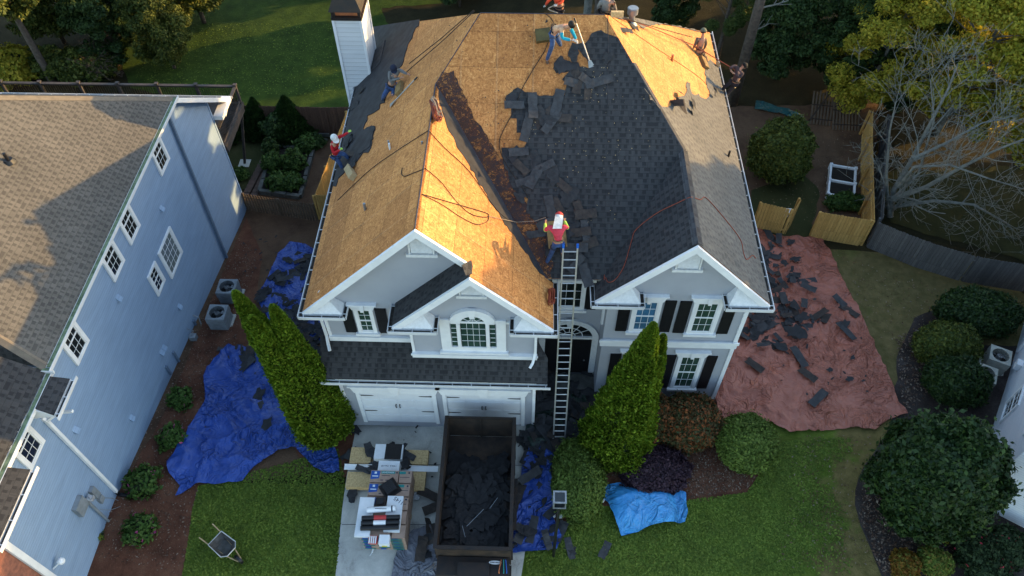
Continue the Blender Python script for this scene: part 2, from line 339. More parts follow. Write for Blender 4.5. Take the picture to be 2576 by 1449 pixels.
M['teal_tarp'] = tarpmat('teal_tarp', (.01, .10, .10), (.008, .06, .065))
M['foam'] = plain('green_foam', (.10, .085, .035), (.06, .05, .025), 6, .9, .3, 30)
M['foam_tan'] = plain('tan_foam', (.26, .17, .07), (.15, .10, .045), 6, .9, .3, 30)
dry = lambda T, v, sep, col: T.mix(T.math('MULTIPLY', T.n('MapRange', {0: T.math('ADD', T.math('ADD', sep.outputs['X'], T.math('MULTIPLY', sep.outputs['Y'], -.30)), T.math('MULTIPLY', T.noise(v, .9, 6), 8)), 1: 10.9, 2: 11.9}).outputs[0], .9), col, T.ramp(T.noise(v, 3, 6), [(.35, (.10, .078, .028, 1)), (.65, (.185, .135, .055, 1))]))
dry3 = lambda T, v, sep, col: T.mix(T.math('MULTIPLY', T.n('MapRange', {0: T.math('ADD', sep.outputs['Y'], T.math('MULTIPLY', T.noise(v, .8, 6), 5)), 1: 17.5, 2: 20.0}).outputs[0], .72), col, T.ramp(T.noise(v, 2.5, 6), [(.35, (.075, .070, .026, 1)), (.65, (.15, .12, .055, 1))]))
dry2 = lambda T, v, sep, col: T.mix(T.math('MULTIPLY', T.ramp(T.noise(v, .33, 4), [(.56, (0, 0, 0, 1)), (.68, (1, 1, 1, 1))]), .45), col, (.07, .06, .022, 1))
M['grass'] = ground_mat('lawn_grass', [(.32, (.040, .064, .008, 1)), (.5, (.090, .132, .017, 1)), (.68, (.16, .205, .038, 1))], .8, 26, patch=[dry, dry3, dry2])
M['grass_rear'] = ground_mat('rear_lawn_grass', [(.32, (.014, .030, .004, 1)), (.5, (.028, .056, .008, 1)), (.68, (.055, .090, .013, 1))], 1.4, 22, bd=.06)
M['mulch'] = ground_mat('brown_mulch', [(.34, (.045, .019, .012, 1)), (.5, (.11, .046, .028, 1)), (.64, (.16, .080, .050, 1)), (.72, (.24, .16, .11, 1))], 1.0, 28)
M['mulch_dark'] = ground_mat('grey_mulch', [(.34, (.018, .014, .013, 1)), (.5, (.045, .035, .032, 1)), (.62, (.07, .06, .056, 1)), (.7, (.19, .18, .17, 1))], 1.2, 22)
M['dirt'] = ground_mat('bare_dirt', [(.34, (.050, .028, .018, 1)), (.5, (.10, .060, .038, 1)), (.68, (.15, .095, .060, 1))], .7, 24)
M['forest'] = ground_mat('forest_floor', [(.34, (.010, .009, .004, 1)), (.55, (.028, .024, .010, 1)), (.7, (.05, .042, .02, 1))], .8, 20)
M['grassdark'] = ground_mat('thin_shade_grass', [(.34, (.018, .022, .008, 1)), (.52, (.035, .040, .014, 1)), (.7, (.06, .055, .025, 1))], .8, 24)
M['L_arb'] = leafmat('arborvitae_leaf', (.060, .120, .006), (.115, .195, .012), (.20, .27, .024))
M['L_arbdark'] = leafmat('conifer_leaf', (.012, .035, .008), (.022, .055, .012), (.035, .075, .015))
M['L_box'] = leafmat('boxwood_leaf', (.06, .10, .015), (.10, .15, .026), (.14, .20, .038))
M['L_holly'] = leafmat('holly_leaf', (.012, .030, .009), (.022, .048, .012), (.045, .08, .018), .5)
M['L_yellow'] = leafmat('yellow_green_leaf', (.20, .22, .02), (.34, .31, .03), (.50, .40, .05))
M['L_wood'] = leafmat('woodland_leaf', (.03, .05, .010), (.06, .085, .014), (.13, .14, .025))
M['L_pine'] = leafmat('pine_needles', (.035, .065, .015), (.07, .105, .022), (.12, .155, .035))
M['L_bamboo'] = leafmat('long_leaf', (.018, .04, .012), (.035, .07, .018), (.06, .10, .025))
M['L_orange'] = leafmat('nandina_leaf', (.03, .055, .018), (.07, .055, .022), (.26, .075, .022))
M['L_gold'] = leafmat('orange_gold_leaf', (.20, .075, .015), (.24, .13, .02), (.12, .16, .03))
M['L_lime'] = leafmat('lime_leaf', (.09, .14, .02), (.13, .19, .03), (.20, .14, .03))
M['L_purple'] = leafmat('purple_leaf', (.028, .016, .026), (.045, .026, .04), (.075, .04, .055))
M['L_azalea'] = leafmat('azalea_leaf', (.03, .07, .012), (.055, .11, .02), (.08, .14, .03), flower=(.50, .09, .26), fl=.03)
M['L_plain'] = leafmat('shrub_leaf', (.03, .065, .014), (.05, .10, .02), (.08, .14, .03))
M['L_rose'] = leafmat('rose_leaf', (.02, .04, .016), (.035, .06, .022), (.05, .08, .03), flower=(.5, .03, .07), fl=.012)
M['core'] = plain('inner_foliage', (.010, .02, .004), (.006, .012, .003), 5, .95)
M['skin'] = plain('skin', (.42, .23, .15), (.38, .2, .13), 4, .55)
M['jeans'] = plain('blue_jeans', (.045, .09, .22), (.025, .05, .13), 9, .85)
M['hair'] = plain('black_hair', (.012, .009, .008), (.006, .005, .005), 30, .6)
def cloth(n, c): M[n] = plain(n, c, tuple(x*.7 for x in c), 7, .85, .3, 14)
for n, c in dict(pink_shirt=(.62, .06, .10), red_shirt=(.45, .015, .025), grey_shirt=(.17, .175, .18), cyan_shirt=(.01, .33, .50), peach_vest=(.60, .38, .24), orange_shirt=(.75, .08, .03), hoodie=(.21, .20, .19), maroon_shirt=(.075, .05, .055), olive=(.12, .13, .09), brown_grey_shirt=(.13, .105, .085), dark_pants=(.03, .025, .03), tan_pants=(.20, .15, .10), lime_glove=(.45, .75, .12), white_glove=(.65, .65, .65), white_cap=(.72, .72, .70), navy_cap=(.012, .018, .04), black_cap=(.012, .012, .014), boot=(.09, .06, .045), shoe=(.35, .36, .4), belt=(.03, .025, .022), tan_belt=(.25, .18, .10), blue_plastic=(.01, .12, .55)).items(): cloth(n, c)
# ================================================================ GROUND
def grid_sheet(name, xs, ys, off, m):
    mb = MB(); nx = len(xs); mb.v = [Vector((x, y, g(x, y)+off)) for y in ys for x in xs]
    mb.f = [(j*nx+i, j*nx+i+1, (j+1)*nx+i+1, (j+1)*nx+i) for j in range(len(ys)-1) for i in range(nx-1)]
    return mb.build(name, m, uv=False)
tag(grid_sheet('ground', range(-90, 111), range(-10, 151), 0, M['forest']), kind='structure')
def rough(pts, amp, step=.5, seed=0):
    r = random.Random(seed); out = []
    for i, a in enumerate(pts):
        b = pts[(i+1) % len(pts)]; n = max(1, int((Vector(b)-Vector(a)).length/step))
        for k in range(n):
            t = k/n; out.append((a[0]+(b[0]-a[0])*t+(r.uniform(-amp, amp) if k else 0), a[1]+(b[1]-a[1])*t+(r.uniform(-amp, amp) if k else 0)))
    return out
def poly_bm(pts, step=1.0, zf=None):
    bm = bmesh.new(); vs = [bm.verts.new((p[0], p[1], 0)) for p in pts]; es = [bm.edges.new((vs[i], vs[(i+1) % len(vs)])) for i in range(len(vs))]
    bmesh.ops.triangle_fill(bm, edges=es, use_beauty=True)
    for ax in (0, 1):
        lo = min(p[ax] for p in pts); hi = max(p[ax] for p in pts); k = math.floor(lo/step)+1
        while k*step < hi:
            co = [0, 0, 0]; co[ax] = k*step; no = [0, 0, 0]; no[ax] = 1
            bmesh.ops.bisect_plane(bm, geom=bm.verts[:]+bm.edges[:]+bm.faces[:], plane_co=co, plane_no=no); k += 1
    for v in bm.verts: v.co.z = zf(v.co.x, v.co.y) if zf else 0
    bm.normal_update()
    for f in bm.faces:
        if f.normal.z < 0: f.normal_flip()
    return bm
def bm_obj(bm, name, m, parent=None, smooth=False):
    me = bpy.data.meshes.new(name); bm.to_mesh(me); bm.free(); me.materials.append(m)
    if smooth: me.polygons.foreach_set('use_smooth', [True]*len(me.polygons))
    planar_uv(me); o = bpy.data.objects.new(name, me); COL.objects.link(o)
    if parent: o.parent = parent
    return o
def GX(pts): return [tuple(G(*p)[:2]) for p in pts]
def sheet(name, xy, off, m, amp=0.0, seed=0, kind='structure'):
    o = bm_obj(poly_bm(rough(xy, amp, .5, seed) if amp else xy, 1.0, lambda x, y: g(x, y)+off), name, m)
    if kind: tag(o, kind=kind)
    return o
sheet('front_lawn', [(-15.5, -6), (24, -6), (24, 19.2), (21, 24), (15.6, 24.6), (7, 25.0), (7, 16), (-7, 12), (-15.5, 12)], .012, M['grass'])
sheet('rear_lawn', GX([(330, 222), (560, 268), (910, 272), (1000, 120), (960, 20), (1400, -60), (900, -70), (420, -50), (330, 60), (300, 150)]), .012, M['grass_rear'], .12, 3)
sheet('side_yard', [(-15.1, 11.5), (-6.6, 12.6), (-6.7, 31), (-8.6, 34.5), (-15.1, 33.5)], .024, M['dirt'], .05, 2)
sheet('rear_side_lawn', GX([(560, 355), (690, 352), (640, 470), (600, 480)]), .036, M['grassdark'], .1, 4)
sheet('left_mulch_bed', [tuple(G(*p)[:2]) for p in [(292, 1251), (420, 1030), (620, 545), (660, 640), (640, 800), (600, 950), (560, 1060), (520, 1160), (497, 1235), (478, 1330), (458, 1449), (440, 1560)]]+[(-15.2, 5.5)], .040, M['mulch'], .04, 5)
sheet('entry_mulch_bed', GX([(1300, 1075), (1500, 985), (1820, 985), (1830, 1060), (1905, 1120), (1930, 1185), (1890, 1235), (1790, 1262), (1735, 1262), (1500, 1275), (1440, 1300), (1400, 1345), (1360, 1349), (1325, 1340)]), .028, M['mulch'], .06, 6)
sheet('small_mulch_bed', GX([(735, 1115), (900, 1090), (900, 1210), (840, 1192), (780, 1170), (750, 1150)]), .034, M['mulch'], .04, 8)
sheet('right_mulch_bed', GX([(2250, 1040), (2215, 1110), (2160, 1200), (2150, 1270), (2185, 1370), (2225, 1470)])+[(19, 4), (24, 8), (24, 19), (19.3, 19.0)]+GX([(2420, 745), (2300, 800), (2255, 900)]), .030, M['mulch_dark'], .07, 7)
sheet('right_rear_yard', GX([(1820, 270), (2210, 260), (2190, 560), (2100, 600), (1890, 590)])+[(8, 20)], .034, M['dirt'], .1, 9)
sheet('thin_grass_strip', GX([(1890, 480), (2010, 430), (2060, 480), (2040, 600), (1890, 600)]), .042, M['grassdark'], .12, 10)
sheet('far_right_yard', GX([(2240, 560), (2210, 430), (2576, 420), (2700, 500), (2700, 720), (2576, 660)]), .034, M['grassdark'], .15, 11)
dv = [(-6.72, 14.75), (.36, 14.75), (.30, 11.2), (-.02, 8.8), (-.2, 2), (-6.1, 2), (-6.42, 8.6), (-6.68, 12.4)]
drv = sheet('driveway', dv, .05, M['conc'])
sheet('driveway_joint', [(-6.5, 10.42), (.1, 10.60), (.1, 10.62), (-6.5, 10.44)], .056, M['ink'])
sheet('driveway_edge_joint', [(-6.65, 12.9), (.3, 12.9), (.3, 12.92), (-6.65, 12.92)], .056, M['ink'])
# chips, dead leaves and litter lying on beds and lawns
def litter(name, regs, n, m, size, zoff=.06, seed=1, keep=None):
    r = np.random.default_rng(seed); C = []; 
    for poly, k in regs:
        P2 = np.array(poly); lo = P2.min(0); hi = P2.max(0); cnt = 0
        while cnt < int(n*k):
            p = lo+(hi-lo)*r.random(2); ins = False; j = len(poly)-1
            if keep and not keep(p[0], p[1], r.random()): cnt += .4; continue
            for i in range(len(poly)):
                if (poly[i][1] > p[1]) != (poly[j][1] > p[1]) and p[0] < (poly[j][0]-poly[i][0])*(p[1]-poly[i][1])/(poly[j][1]-poly[i][1])+poly[i][0]: ins = not ins
                j = i
            if ins: C.append((p[0], p[1], g(p[0], p[1])+zoff*r.random()+.035)); cnt += 1
    C = np.array(C); N = len(C); a = r.random(N)*6.28; s = size*(.4+r.random(N)); U = np.stack([np.cos(a)*s, np.sin(a)*s, (r.random(N)-.5)*s], 1); V = np.stack([-np.sin(a)*s*.5, np.cos(a)*s*.5, (r.random(N)-.5)*s*.6], 1)
    return tag(quads(name, C, U, V, m), kind='stuff')
M['chips'] = leafmat('wood_chips', (.05, .028, .018), (.12, .07, .05), (.26, .21, .17))
M['leaflit'] = leafmat('dead_leaves', (.10, .06, .03), (.16, .11, .06), (.28, .23, .18))
M['blades'] = leafmat('grass_blades', (.05, .092, .008), (.10, .155, .018), (.17, .225, .032))
litter('bark_chips', [(GX([(1500, 1190), (1640, 1130), (1820, 1080), (1915, 1180), (1880, 1230), (1740, 1255)]), .5), (GX([(300, 1240), (600, 600), (650, 640), (500, 1230), (455, 1449), (230, 1400)]), .5)], 7000, M['chips'], .035)
litter('pale_chips', [(GX([(2170, 1200), (2300, 1200), (2420, 1380), (2300, 1449), (2220, 1449), (2160, 1300)]), .7), (GX([(2250, 850), (2400, 800), (2330, 1000), (2270, 1050)]), .3)], 3200, M['chips'], .05)
litter('fallen_leaves', [(GX([(2000, 1100), (2200, 1090), (2160, 1250), (2210, 1430), (1950, 1430)]), .35), (GX([(1900, 400), (2180, 300), (2170, 560), (1900, 560)]), .3), (GX([(2100, 640), (2450, 760), (2280, 1000)]), .35)], 1500, M['leaflit'], .04)
litter('grass_tufts', [(GX([(500, 1225), (850, 1130), (868, 1200), (848, 1449), (460, 1449)]), .25), (GX([(1330, 1360), (1500, 1290), (1880, 1240), (1960, 1110), (2160, 1100), (2150, 1250), (2210, 1449), (1320, 1449)]), .60), (GX([(560, 240), (860, 240), (830, 60), (360, 60), (340, 200)]), .06)], 60000, M['blades'], .045, .03, 5, lambda x, y, q: x-.3*y < 7.2+2.2*(q-.5)+1.6*noise.noise(Vector((x*.6, y*.6, 0))))

# ================================================================ MAIN HOUSE
HO = thing('brick_and_stucco_house', 'grey stucco house in the middle, its big roof half stripped to bare boards', 'house', (0, 16, 0))
HO.name = 'suburban_house'
E0 = 6.8; S = .74; RY, RZ = 23.5, 12.35; XL, XR = -7.35, 7.95
zf = lambda y: RZ-S*(RY-y)           # front slope
v = Vector
def front(px, py): return PN(px, py, (0, -S, 1), RZ-S*RY)
def left(px, py): return PN(px, py, (-1, 0, 1), E0-XL)
def right(px, py): return PN(px, py, (1, 0, 1), E0+XR)
def gright(px, py): return PN(px, py, (1, 0, 1), 7.65)
def wleft(px, py): return PN(px, py, (-1, 0, 1), 4.57)
# walls ---------------------------------------------------------------
mb = MB()
def pent(x0, x1, xa, zw, za, y0, y1, zb=0):
    mb.prism([(x0, y0, zb), (x1, y0, zb), (x1, y0, zw), (xa, y0, za), (x0, y0, zw)], (0, y1-y0, 0))
pent(-6.88, .36, -3.25, 7.08, 10.70, 15.35, 21.4, -3)       # left block under the big gable
pent(-3.92, .355, -1.76, 6.95, 9.12, 14.90, 15.36, 4.2)      # shallow bump-out above the garage
mb.box(-6.78, .33, 14.62, 15.36, -.3, 3.45)                  # garage front
pent(2.74, 7.52, 5.09, 7.05, 9.42, 16.05, 19.6, -1)        # right wing
mb.box(.34, 2.76, 17.0, 19.5, -1, 7.2)                       # entry
mb.box(-6.86, 7.50, 19.4, 30.5, -4, 6.65)
walls = mb.build('wall', M['stucco'], HO)
# bare board roof deck --------------------------------------------------
def slab(name, poly, m, t=.10, parent=None, lift=0.0):
    poly = [Vector(p) for p in poly]; n = Vector((0, 0, 0))
    for i in range(len(poly)):
        a, b = poly[i], poly[(i+1) % len(poly)]; n += a.cross(b)
    n.normalize()
    if n.z < 0: n = -n
    poly = [p+n*lift for p in poly]
    mb = MB(); mb.prism([p-n*t for p in poly], n*t); o = mb.build(name, m, parent); recalc(o); uv_fix(o); return o
def uv_fix(o):
    me = o.data
    while me.uv_layers: me.uv_layers.remove(me.uv_layers[0])
    off = parent_off(o.parent) if o.parent else Vector((0, 0, 0)); planar_uv(me, off)
J = (-3.25, 21.54, 10.9); RLp = (-1.8, RY, RZ); RRp = (2.40, RY, RZ); K = (5.09, 19.865, 9.66)
YG, YB, YW, YE = 14.95, 14.45, 15.65, 16.33
VL = (7.65-zf(YE), YE, zf(YE)); VW = (zf(YE)-4.57, YE, zf(YE))
Ldeck = slab('left_roof_slope', [(XL, YG, E0), (-3.25, YG, 10.9), J, RLp, (XL, 31, E0)], M['osb'], parent=HO)
slab('gable_roof_slope', [(-3.25, YG, 10.9), (-1.72, YG, 9.37), (-1.72, YB, 9.37), (.85, YB, E0), (.85, YE, E0), VL, J], M['osb'], parent=HO)
slab('front_roof_slope', [J, VL, VW, K, RRp, RLp], M['osb'], parent=HO)
slab('right_roof_slope', [(5.09, YW, 9.66), (XR, YW, E0), (XR, 31, E0), RRp, K], M['osb'], parent=HO)
slab('rear_roof_slope', [(XL, 31, E0), (XR, 31, E0), RRp, RLp], M['shingle'], parent=HO)
slab('wing_roof_slope', [(5.09, YW, 9.66), (2.23, YW, E0), (2.23, YE, E0), VW, K], M['shingle'], parent=HO, lift=.012)
for o in HO.children:
    if o.name.endswith('slope'): o.name = 'roof'
slab('roof', [(-1.745, YB, 9.39), (-4.35, YB, E0), (-4.35, 15.40, E0), (-1.745, 15.40, 9.39)], M['shingle'], parent=HO, lift=.012)
slab('garage_roof', [(-7.25, 14.28, 3.68), (.75, 14.28, 3.68), (.75, 14.92, 4.32), (.36, 15.38, 4.78), (-6.9, 15.38, 4.78), (-7.25, 15.38, 4.78)], M['shingle'], parent=HO)
# shingle sheets still on the roof ----------------------------------------
def jag(pts, amp, step, seed, closed=True):
    r = random.Random(seed); out = []
    for i, a in enumerate(pts):
        b = pts[(i+1) % len(pts)]; d = math.hypot(b[0]-a[0], b[1]-a[1]); n = max(1, int(d/step))
        for k in range(n): t = k/n; out.append((a[0]+(b[0]-a[0])*t+(r.uniform(-amp, amp) if k else 0), a[1]+(b[1]-a[1])*t+(r.uniform(-amp, amp) if k else 0)))
    return out
def roofsheet(name, fn, px, m, n, amp=0, step=8, seed=1, t=.02, keep=None):
    pts = []
    N = len(px)
    for i, a in enumerate(px):
        b = px[(i+1) % N]; pts.append(a[:2])
        if len(a) > 2:      # jagged edge starts here
            d = math.hypot(b[0]-a[0], b[1]-a[1]); k = max(1, int(d/step)); r = random.Random(seed*100+i)
            for j in range(1, k): s = j/k; pts.append((a[0]+(b[0]-a[0])*s+r.uniform(-amp, amp), a[1]+(b[1]-a[1])*s+r.uniform(-amp, amp)))
    w3 = [fn(*p) for p in pts]; nn = Vector(n).normalized()
    bm = bmesh.new(); vs = [bm.verts.new(p+nn*t-parent_off(HO)) for p in w3]; es = [bm.edges.new((vs[i], vs[(i+1) % len(vs)])) for i in range(len(vs))]
    bmesh.ops.triangle_fill(bm, edges=es, use_beauty=True); bm.normal_update()
    for f in bm.faces:
        if f.normal.dot(nn) < 0: f.normal_flip()
    ret = bmesh.ops.extrude_face_region(bm, geom=bm.faces[:]); 
    for x in ret['geom']:
        if isinstance(x, bmesh.types.BMVert): x.co -= nn*(t-.004)
    bm.normal_update()
    # the extruded copy moved down: keep both, fix orientation
    bmesh.ops.recalc_face_normals(bm, faces=bm.faces)
    me = bpy.data.meshes.new(name); bm.to_mesh(me); bm.free(); me.materials.append(m); planar_uv(me, parent_off(HO))
    o = bpy.data.objects.new(name, me); COL.objects.link(o); o.parent = HO; return o
j = 1
fs = [(1488, 84, j), (1512, 76, j), (1535, 88, j), (1556, 97), (1600, 173.5), pj(K), tuple(a_+b_ for a_, b_ in zip(pj(VW), (-.5, 0))), (pj(VL)[0]+14, pj(VL)[1]), (1384, 690, j), (1394, 662, j), (1370, 640, j), (1375, 600, j), (1352, 562, j), (1322, 535, j), (1328, 500, j), (1290, 476, j), (1278, 430, j), (1265, 400, j), (1262, 372, j), (1282, 378, j), (1300, 366, j), (1320, 382, j), (1325, 350), (1325, 334), (1300, 334), (1300, 298), (1286, 298), (1286, 268, j), (1270, 248, j), (1278, 238, j), (1302, 220, j), (1320, 232, j), (1368, 240, j), (1420, 240, j), (1425, 215, j), (1414, 200, j), (1432, 180, j), (1400, 185, j), (1392, 172, j), (1414, 142, j), (1440, 160, j), (1480, 172, j), (1495, 168, j), (1460, 130, j), (1450, 118, j), (1480, 100, j)]
fs = [(x, max(y, 0)) + tuple(r) for x, y, *r in [tuple(p) for p in fs]]
roofsheet('shingle_cover', front, fs, M['shingle'], (0, -S, 1), 4, 9, 3)
ls = [(1056, 50, j), (1040, 85, j), (1024, 125, j), (1012, 165, j), (975, 238, j), (955, 275, j), (925, 292, j), (915, 335, j), (943, 322, j), (934, 372, j), (900, 405, j), (885, 418, j), (862, 440, j), (846, 470), (838, 468), (889, 244), (934, 69)]
roofsheet('shingle_cover', left, ls, M['felt'], (-1, 0, 1), 5, 10, 5, .03)
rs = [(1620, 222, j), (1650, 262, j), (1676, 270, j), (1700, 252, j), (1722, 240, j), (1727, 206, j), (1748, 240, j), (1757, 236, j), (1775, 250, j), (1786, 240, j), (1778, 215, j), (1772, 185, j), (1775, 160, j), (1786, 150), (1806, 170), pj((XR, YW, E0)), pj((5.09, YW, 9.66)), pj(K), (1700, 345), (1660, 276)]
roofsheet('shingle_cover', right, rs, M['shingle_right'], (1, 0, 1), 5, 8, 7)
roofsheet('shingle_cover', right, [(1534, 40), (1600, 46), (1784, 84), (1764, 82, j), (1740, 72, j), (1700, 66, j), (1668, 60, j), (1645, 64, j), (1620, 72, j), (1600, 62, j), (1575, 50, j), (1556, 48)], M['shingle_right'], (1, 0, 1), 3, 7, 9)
roofsheet('shingle_cover', front, [(1375, 48, j), (1378, 55, j), (1372, 58, j)], M['felt'], (0, -S, 1), 1, 7, 9)
# patch islands of torn felt on the stripped boards
for k, (fn, n, poly) in enumerate([(front, (0, -S, 1), [(1274, 240), (1290, 236), (1300, 246), (1296, 262), (1282, 266), (1272, 255)]), (front, (0, -S, 1), [(1268, 376), (1280, 372), (1286, 380), (1300, 366), (1306, 380), (1298, 400), (1300, 415), (1290, 420), (1280, 400), (1268, 390)]),
        (front, (0, -S, 1), [(1393, 160), (1410, 140), (1425, 152), (1455, 158), (1460, 175), (1430, 178), (1405, 188)]), (left, (-1, 0, 1), [(900, 345), (925, 322), (944, 318), (940, 350), (930, 372), (905, 390)])]):
    roofsheet('felt_patch', fn, [p+(1,) for p in poly], M['felt'], n, 3, 6, 20+k, .05)
# black residue beside the valley, dark valley felt
A_, B_ = Vector(pj(J)), Vector(pj(VL)); vp = lambda t, o: (A_.x+(B_.x-A_.x)*t+o, A_.y+(B_.y-A_.y)*t)
ts = (0, .18, .38, .58, .75, .9, 1)
roofsheet('felt_residue', front, [vp(t, 2) for t in (1, .5, 0)]+[(1112, 180, 1), (1142, 178, 1)]+[vp(t, o)+(1,) for t, o in zip(ts[1:], (46, 56, 60, 66, 60, 36))], M['residue'], (0, -S, 1), 5, 12, 31, .014)
roofsheet('valley_felt', gright, [vp(t, -1) for t in (0.03, .5, .99)]+[vp(t, -o)+(1,) for t, o in zip((.97, .85, .7, .55, .4, .3, .2, .08), (10, 17, 26, 31, 32, 34, 30, 14))], M['felt'], (1, 0, 1), 3, 10, 33, .016)
roofsheet('valley_felt', gright, [(1160, 668), (1184, 655), (1188, 672, 1), (1186, 690, 1), (1170, 694)], M['shingle'], (1, 0, 1), 2, 8, 35, .03)
# ridge / hip lines: dark cap strips on the shingled hips, seam lines on the bare ones
def strip(name, a, b, w, m, t=.03, parent=HO):
    a, b = Vector(a), Vector(b); d = (b-a).normalized(); s_ = d.cross(Vector((0, 0, 1))).normalized()
    mb = MB(); dz = Vector((0, 0, 1))
    drop = w*.62
    mb.hexa([a-s_*w-dz*drop+dz*.01, a+dz*.01, b+dz*.01, b-s_*w-dz*drop+dz*.01], [a-s_*w-dz*(drop-t), a+dz*t, b+dz*t, b-s_*w-dz*(drop-t)])
    mb.hexa([a+dz*.01, a+s_*w-dz*drop+dz*.01, b+s_*w-dz*drop+dz*.01, b+dz*.01], [a+dz*t, a+s_*w-dz*(drop-t), b+s_*w-dz*(drop-t), b+dz*t])
    o = mb.build(name, m, parent); recalc(o); uv_fix(o); return o
H1 = front(1592, 160)
strip('ridge_cap', K, (5.09, YW+.02, 9.66), .16, M['cap'])
q = Vector(RRp).lerp(Vector(K), .36); strip('ridge_cap', q, K, .15, M['cap'])
def seam(a, b, r=.012, m='ink', name='ridge_joint'): mb = MB(); mb.tube([Vector(a)+Vector((0, 0, .012)), Vector(b)+Vector((0, 0, .012))], r, 5); mb.build(name, M[m], HO, uv=False)
seam(J, (-3.25, YG, 10.9), .022); seam(J, RLp, .016); seam(RLp, RRp, .014); seam(J, VL, .02)
# rakes, fascia, gutters, box returns ---------------------------------------
mb = MB()
def rake(xa, za, xe, ze, y, w=.26, d=.10):
    a = Vector((xa, y, za)); e = Vector((xe, y, ze)); mb.prism([a+Vector((0, 0, -.02)), e+Vector((0, 0, -.02)), e+Vector((0, 0, -w*1.25)), a+Vector((0, 0, -w*1.25))], (0, -d, 0))
for a_ in ((-3.25, 10.9, XL, E0, YG), (-3.25, 10.9, -1.80, 9.45, YG), (-1.735, 9.385, -4.35, E0, YB), (-1.735, 9.385, .85, E0, YB), (5.09, 9.66, 2.23, E0, YW), (5.09, 9.66, XR, E0, YW)): mb = MB(); rake(*a_); recalc(mb.build('rake_board', M['white'], HO))
SOFF = True
# soffits under the rakes
def soff(xa, za, xe, ze, y0, y1):
    mb = MB(); mb.hexa([(xa, y0, za-.32), (xe, y0, ze-.32), (xe, y1, ze-.32), (xa, y1, za-.32)], [(xa, y0, za-.13), (xe, y0, ze-.13), (xe, y1, ze-.13), (xa, y1, za-.13)]); recalc(mb.build('soffit', M['white'], HO))
soff(-3.25, 10.9, XL+.1, E0+.1, YG+.01, 15.34); soff(-3.25, 10.9, -1.80, 9.45, YG+.01, 15.34)
soff(-1.745, 9.38, -4.25, E0+.1, YB+.01, 14.89); soff(-1.745, 9.38, .75, E0+.1, YB+.01, 14.89)
soff(5.09, 9.66, 2.33, E0+.1, YW+.01, 16.04); soff(5.09, 9.66, XR-.1, E0+.1, YW+.01, 16.04)
def gutter(path, outs, name='gutter', m=None, inner=None, parent=HO, w=.13, h=.12, straps=True, zt=0.0):
    # path: list of points along roof edge top, outs: outward unit vectors per segment
    mb = MB(); dk = MB()
    for (a, b), o in zip(zip(path[:-1], path[1:]), outs):
        a, b, o = Vector(a), Vector(b), Vector(o); Z = Vector((0, 0, 1)); a = a-Z*.03+Z*zt; b = b-Z*.03+Z*zt
        def bar(o0, o1, z0, z1, M_=mb, e=0):
            d = (b-a).normalized()*e; M_.hexa([a-d+o*o0+Z*z0, b+d+o*o0+Z*z0, b+d+o*o1+Z*z0, a-d+o*o1+Z*z0], [a-d+o*o0+Z*z1, b+d+o*o0+Z*z1, b+d+o*o1+Z*z1, a-d+o*o1+Z*z1])
        bar(0, .012, -h-.08, 0); bar(.0125, w, -h, -h+.012, e=0); bar(w, w+.022, -h-.004, .012, e=w*.9)
        bar(.02, w-.005, (-h+.014) if inner is None else -.05, (-h+.045) if inner is None else .004, dk)
        if straps:
            L = (b-a).length; n = max(1, int(L/.62)); d = (b-a)/n
            for k in range(n+1):
                c = a+d*k if 0 < k < n else a+d*(k+(.08 if k == 0 else -.08)); t = (b-a).normalized()*.012
                mb.hexa([c-t+o*.01+Z*-.012, c+t+o*.01+Z*-.012, c+t+o*w+Z*-.012, c-t+o*w+Z*-.012], [c-t+o*.01, c+t+o*.01, c+t+o*w, c-t+o*w])
    G_ = mb.build(name, m or M['gutter'], parent); recalc(G_); d = dk.build('gutter_dirt', inner or M['debris'], G_); d.location = -Vector((0, 0, 0)); 
    d.matrix_parent_inverse = Matrix.Identity(4)
    for q_ in d.data.vertices: pass
    return G_
def fixchild(*a): pass
Lx, Rx, Fy, By = (-1, 0, 0), (1, 0, 0), (0, -1, 0), (0, 1, 0)
gutter([(XL, 31, E0), (XL, YG-.1, E0)], [Lx]); gutter([(XL, YG-.1, E0), (-6.05, YG-.1, E0)], [Fy])
gutter([(-6.05, YG-.1, E0), (-6.05, 15.33, E0)], [Rx])
gutter([(-4.35, 15.33, E0), (-4.35, YB-.1, E0)], [Lx]); gutter([(-4.35, YB-.1, E0), (-3.02, YB-.1, E0)], [Fy]); gutter([(-3.02, YB-.1, E0), (-3.02, 14.88, E0)], [Rx])
gutter([(-.42, YB-.1, E0), (.85, YB-.1, E0)], [Fy]); gutter([(-.42, 14.88, E0), (-.42, YB-.1, E0)], [Lx]); gutter([(.85, YB-.1, E0), (.85, YE+.1, E0)], [Rx])
gutter([(2.23, YE, E0), (2.23, YW-.1, E0)], [Lx]); gutter([(2.23, YW-.1, E0), (3.72, YW-.1, E0)], [Fy]); gutter([(3.72, YW-.1, E0), (3.72, 16.03, E0)], [Rx])
gutter([(6.62, YW-.1, E0), (XR, YW-.1, E0)], [Fy]); gutter([(6.62, 16.03, E0), (6.62, YW-.1, E0)], [Lx]); gutter([(XR, YW-.1, E0), (XR, 31, E0)], [Rx])
gutter([(-7.25, 14.28, 3.68), (.75, 14.28, 3.68)], [Fy])
def ret(x0, x1, xp, y0, y1):    # boxed eave return with a small sloping white cap
    mb = MB(); z = E0
    mb.box(x0, x1, y0, y1-.005, z-.34, z-.03)
    a = [(x0, y0, z-.025), (x1, y0, z-.025), (x1, y1-.01, z-.025), (x0, y1-.01, z-.025)]; p = (xp, y1-.012, z+.62)
    mb.face([a[0], a[1], p]); mb.face([a[1], a[2], p]); mb.face([a[3], a[0], p]); 
    o = mb.build('eave_return', M['whitew'], HO); return o
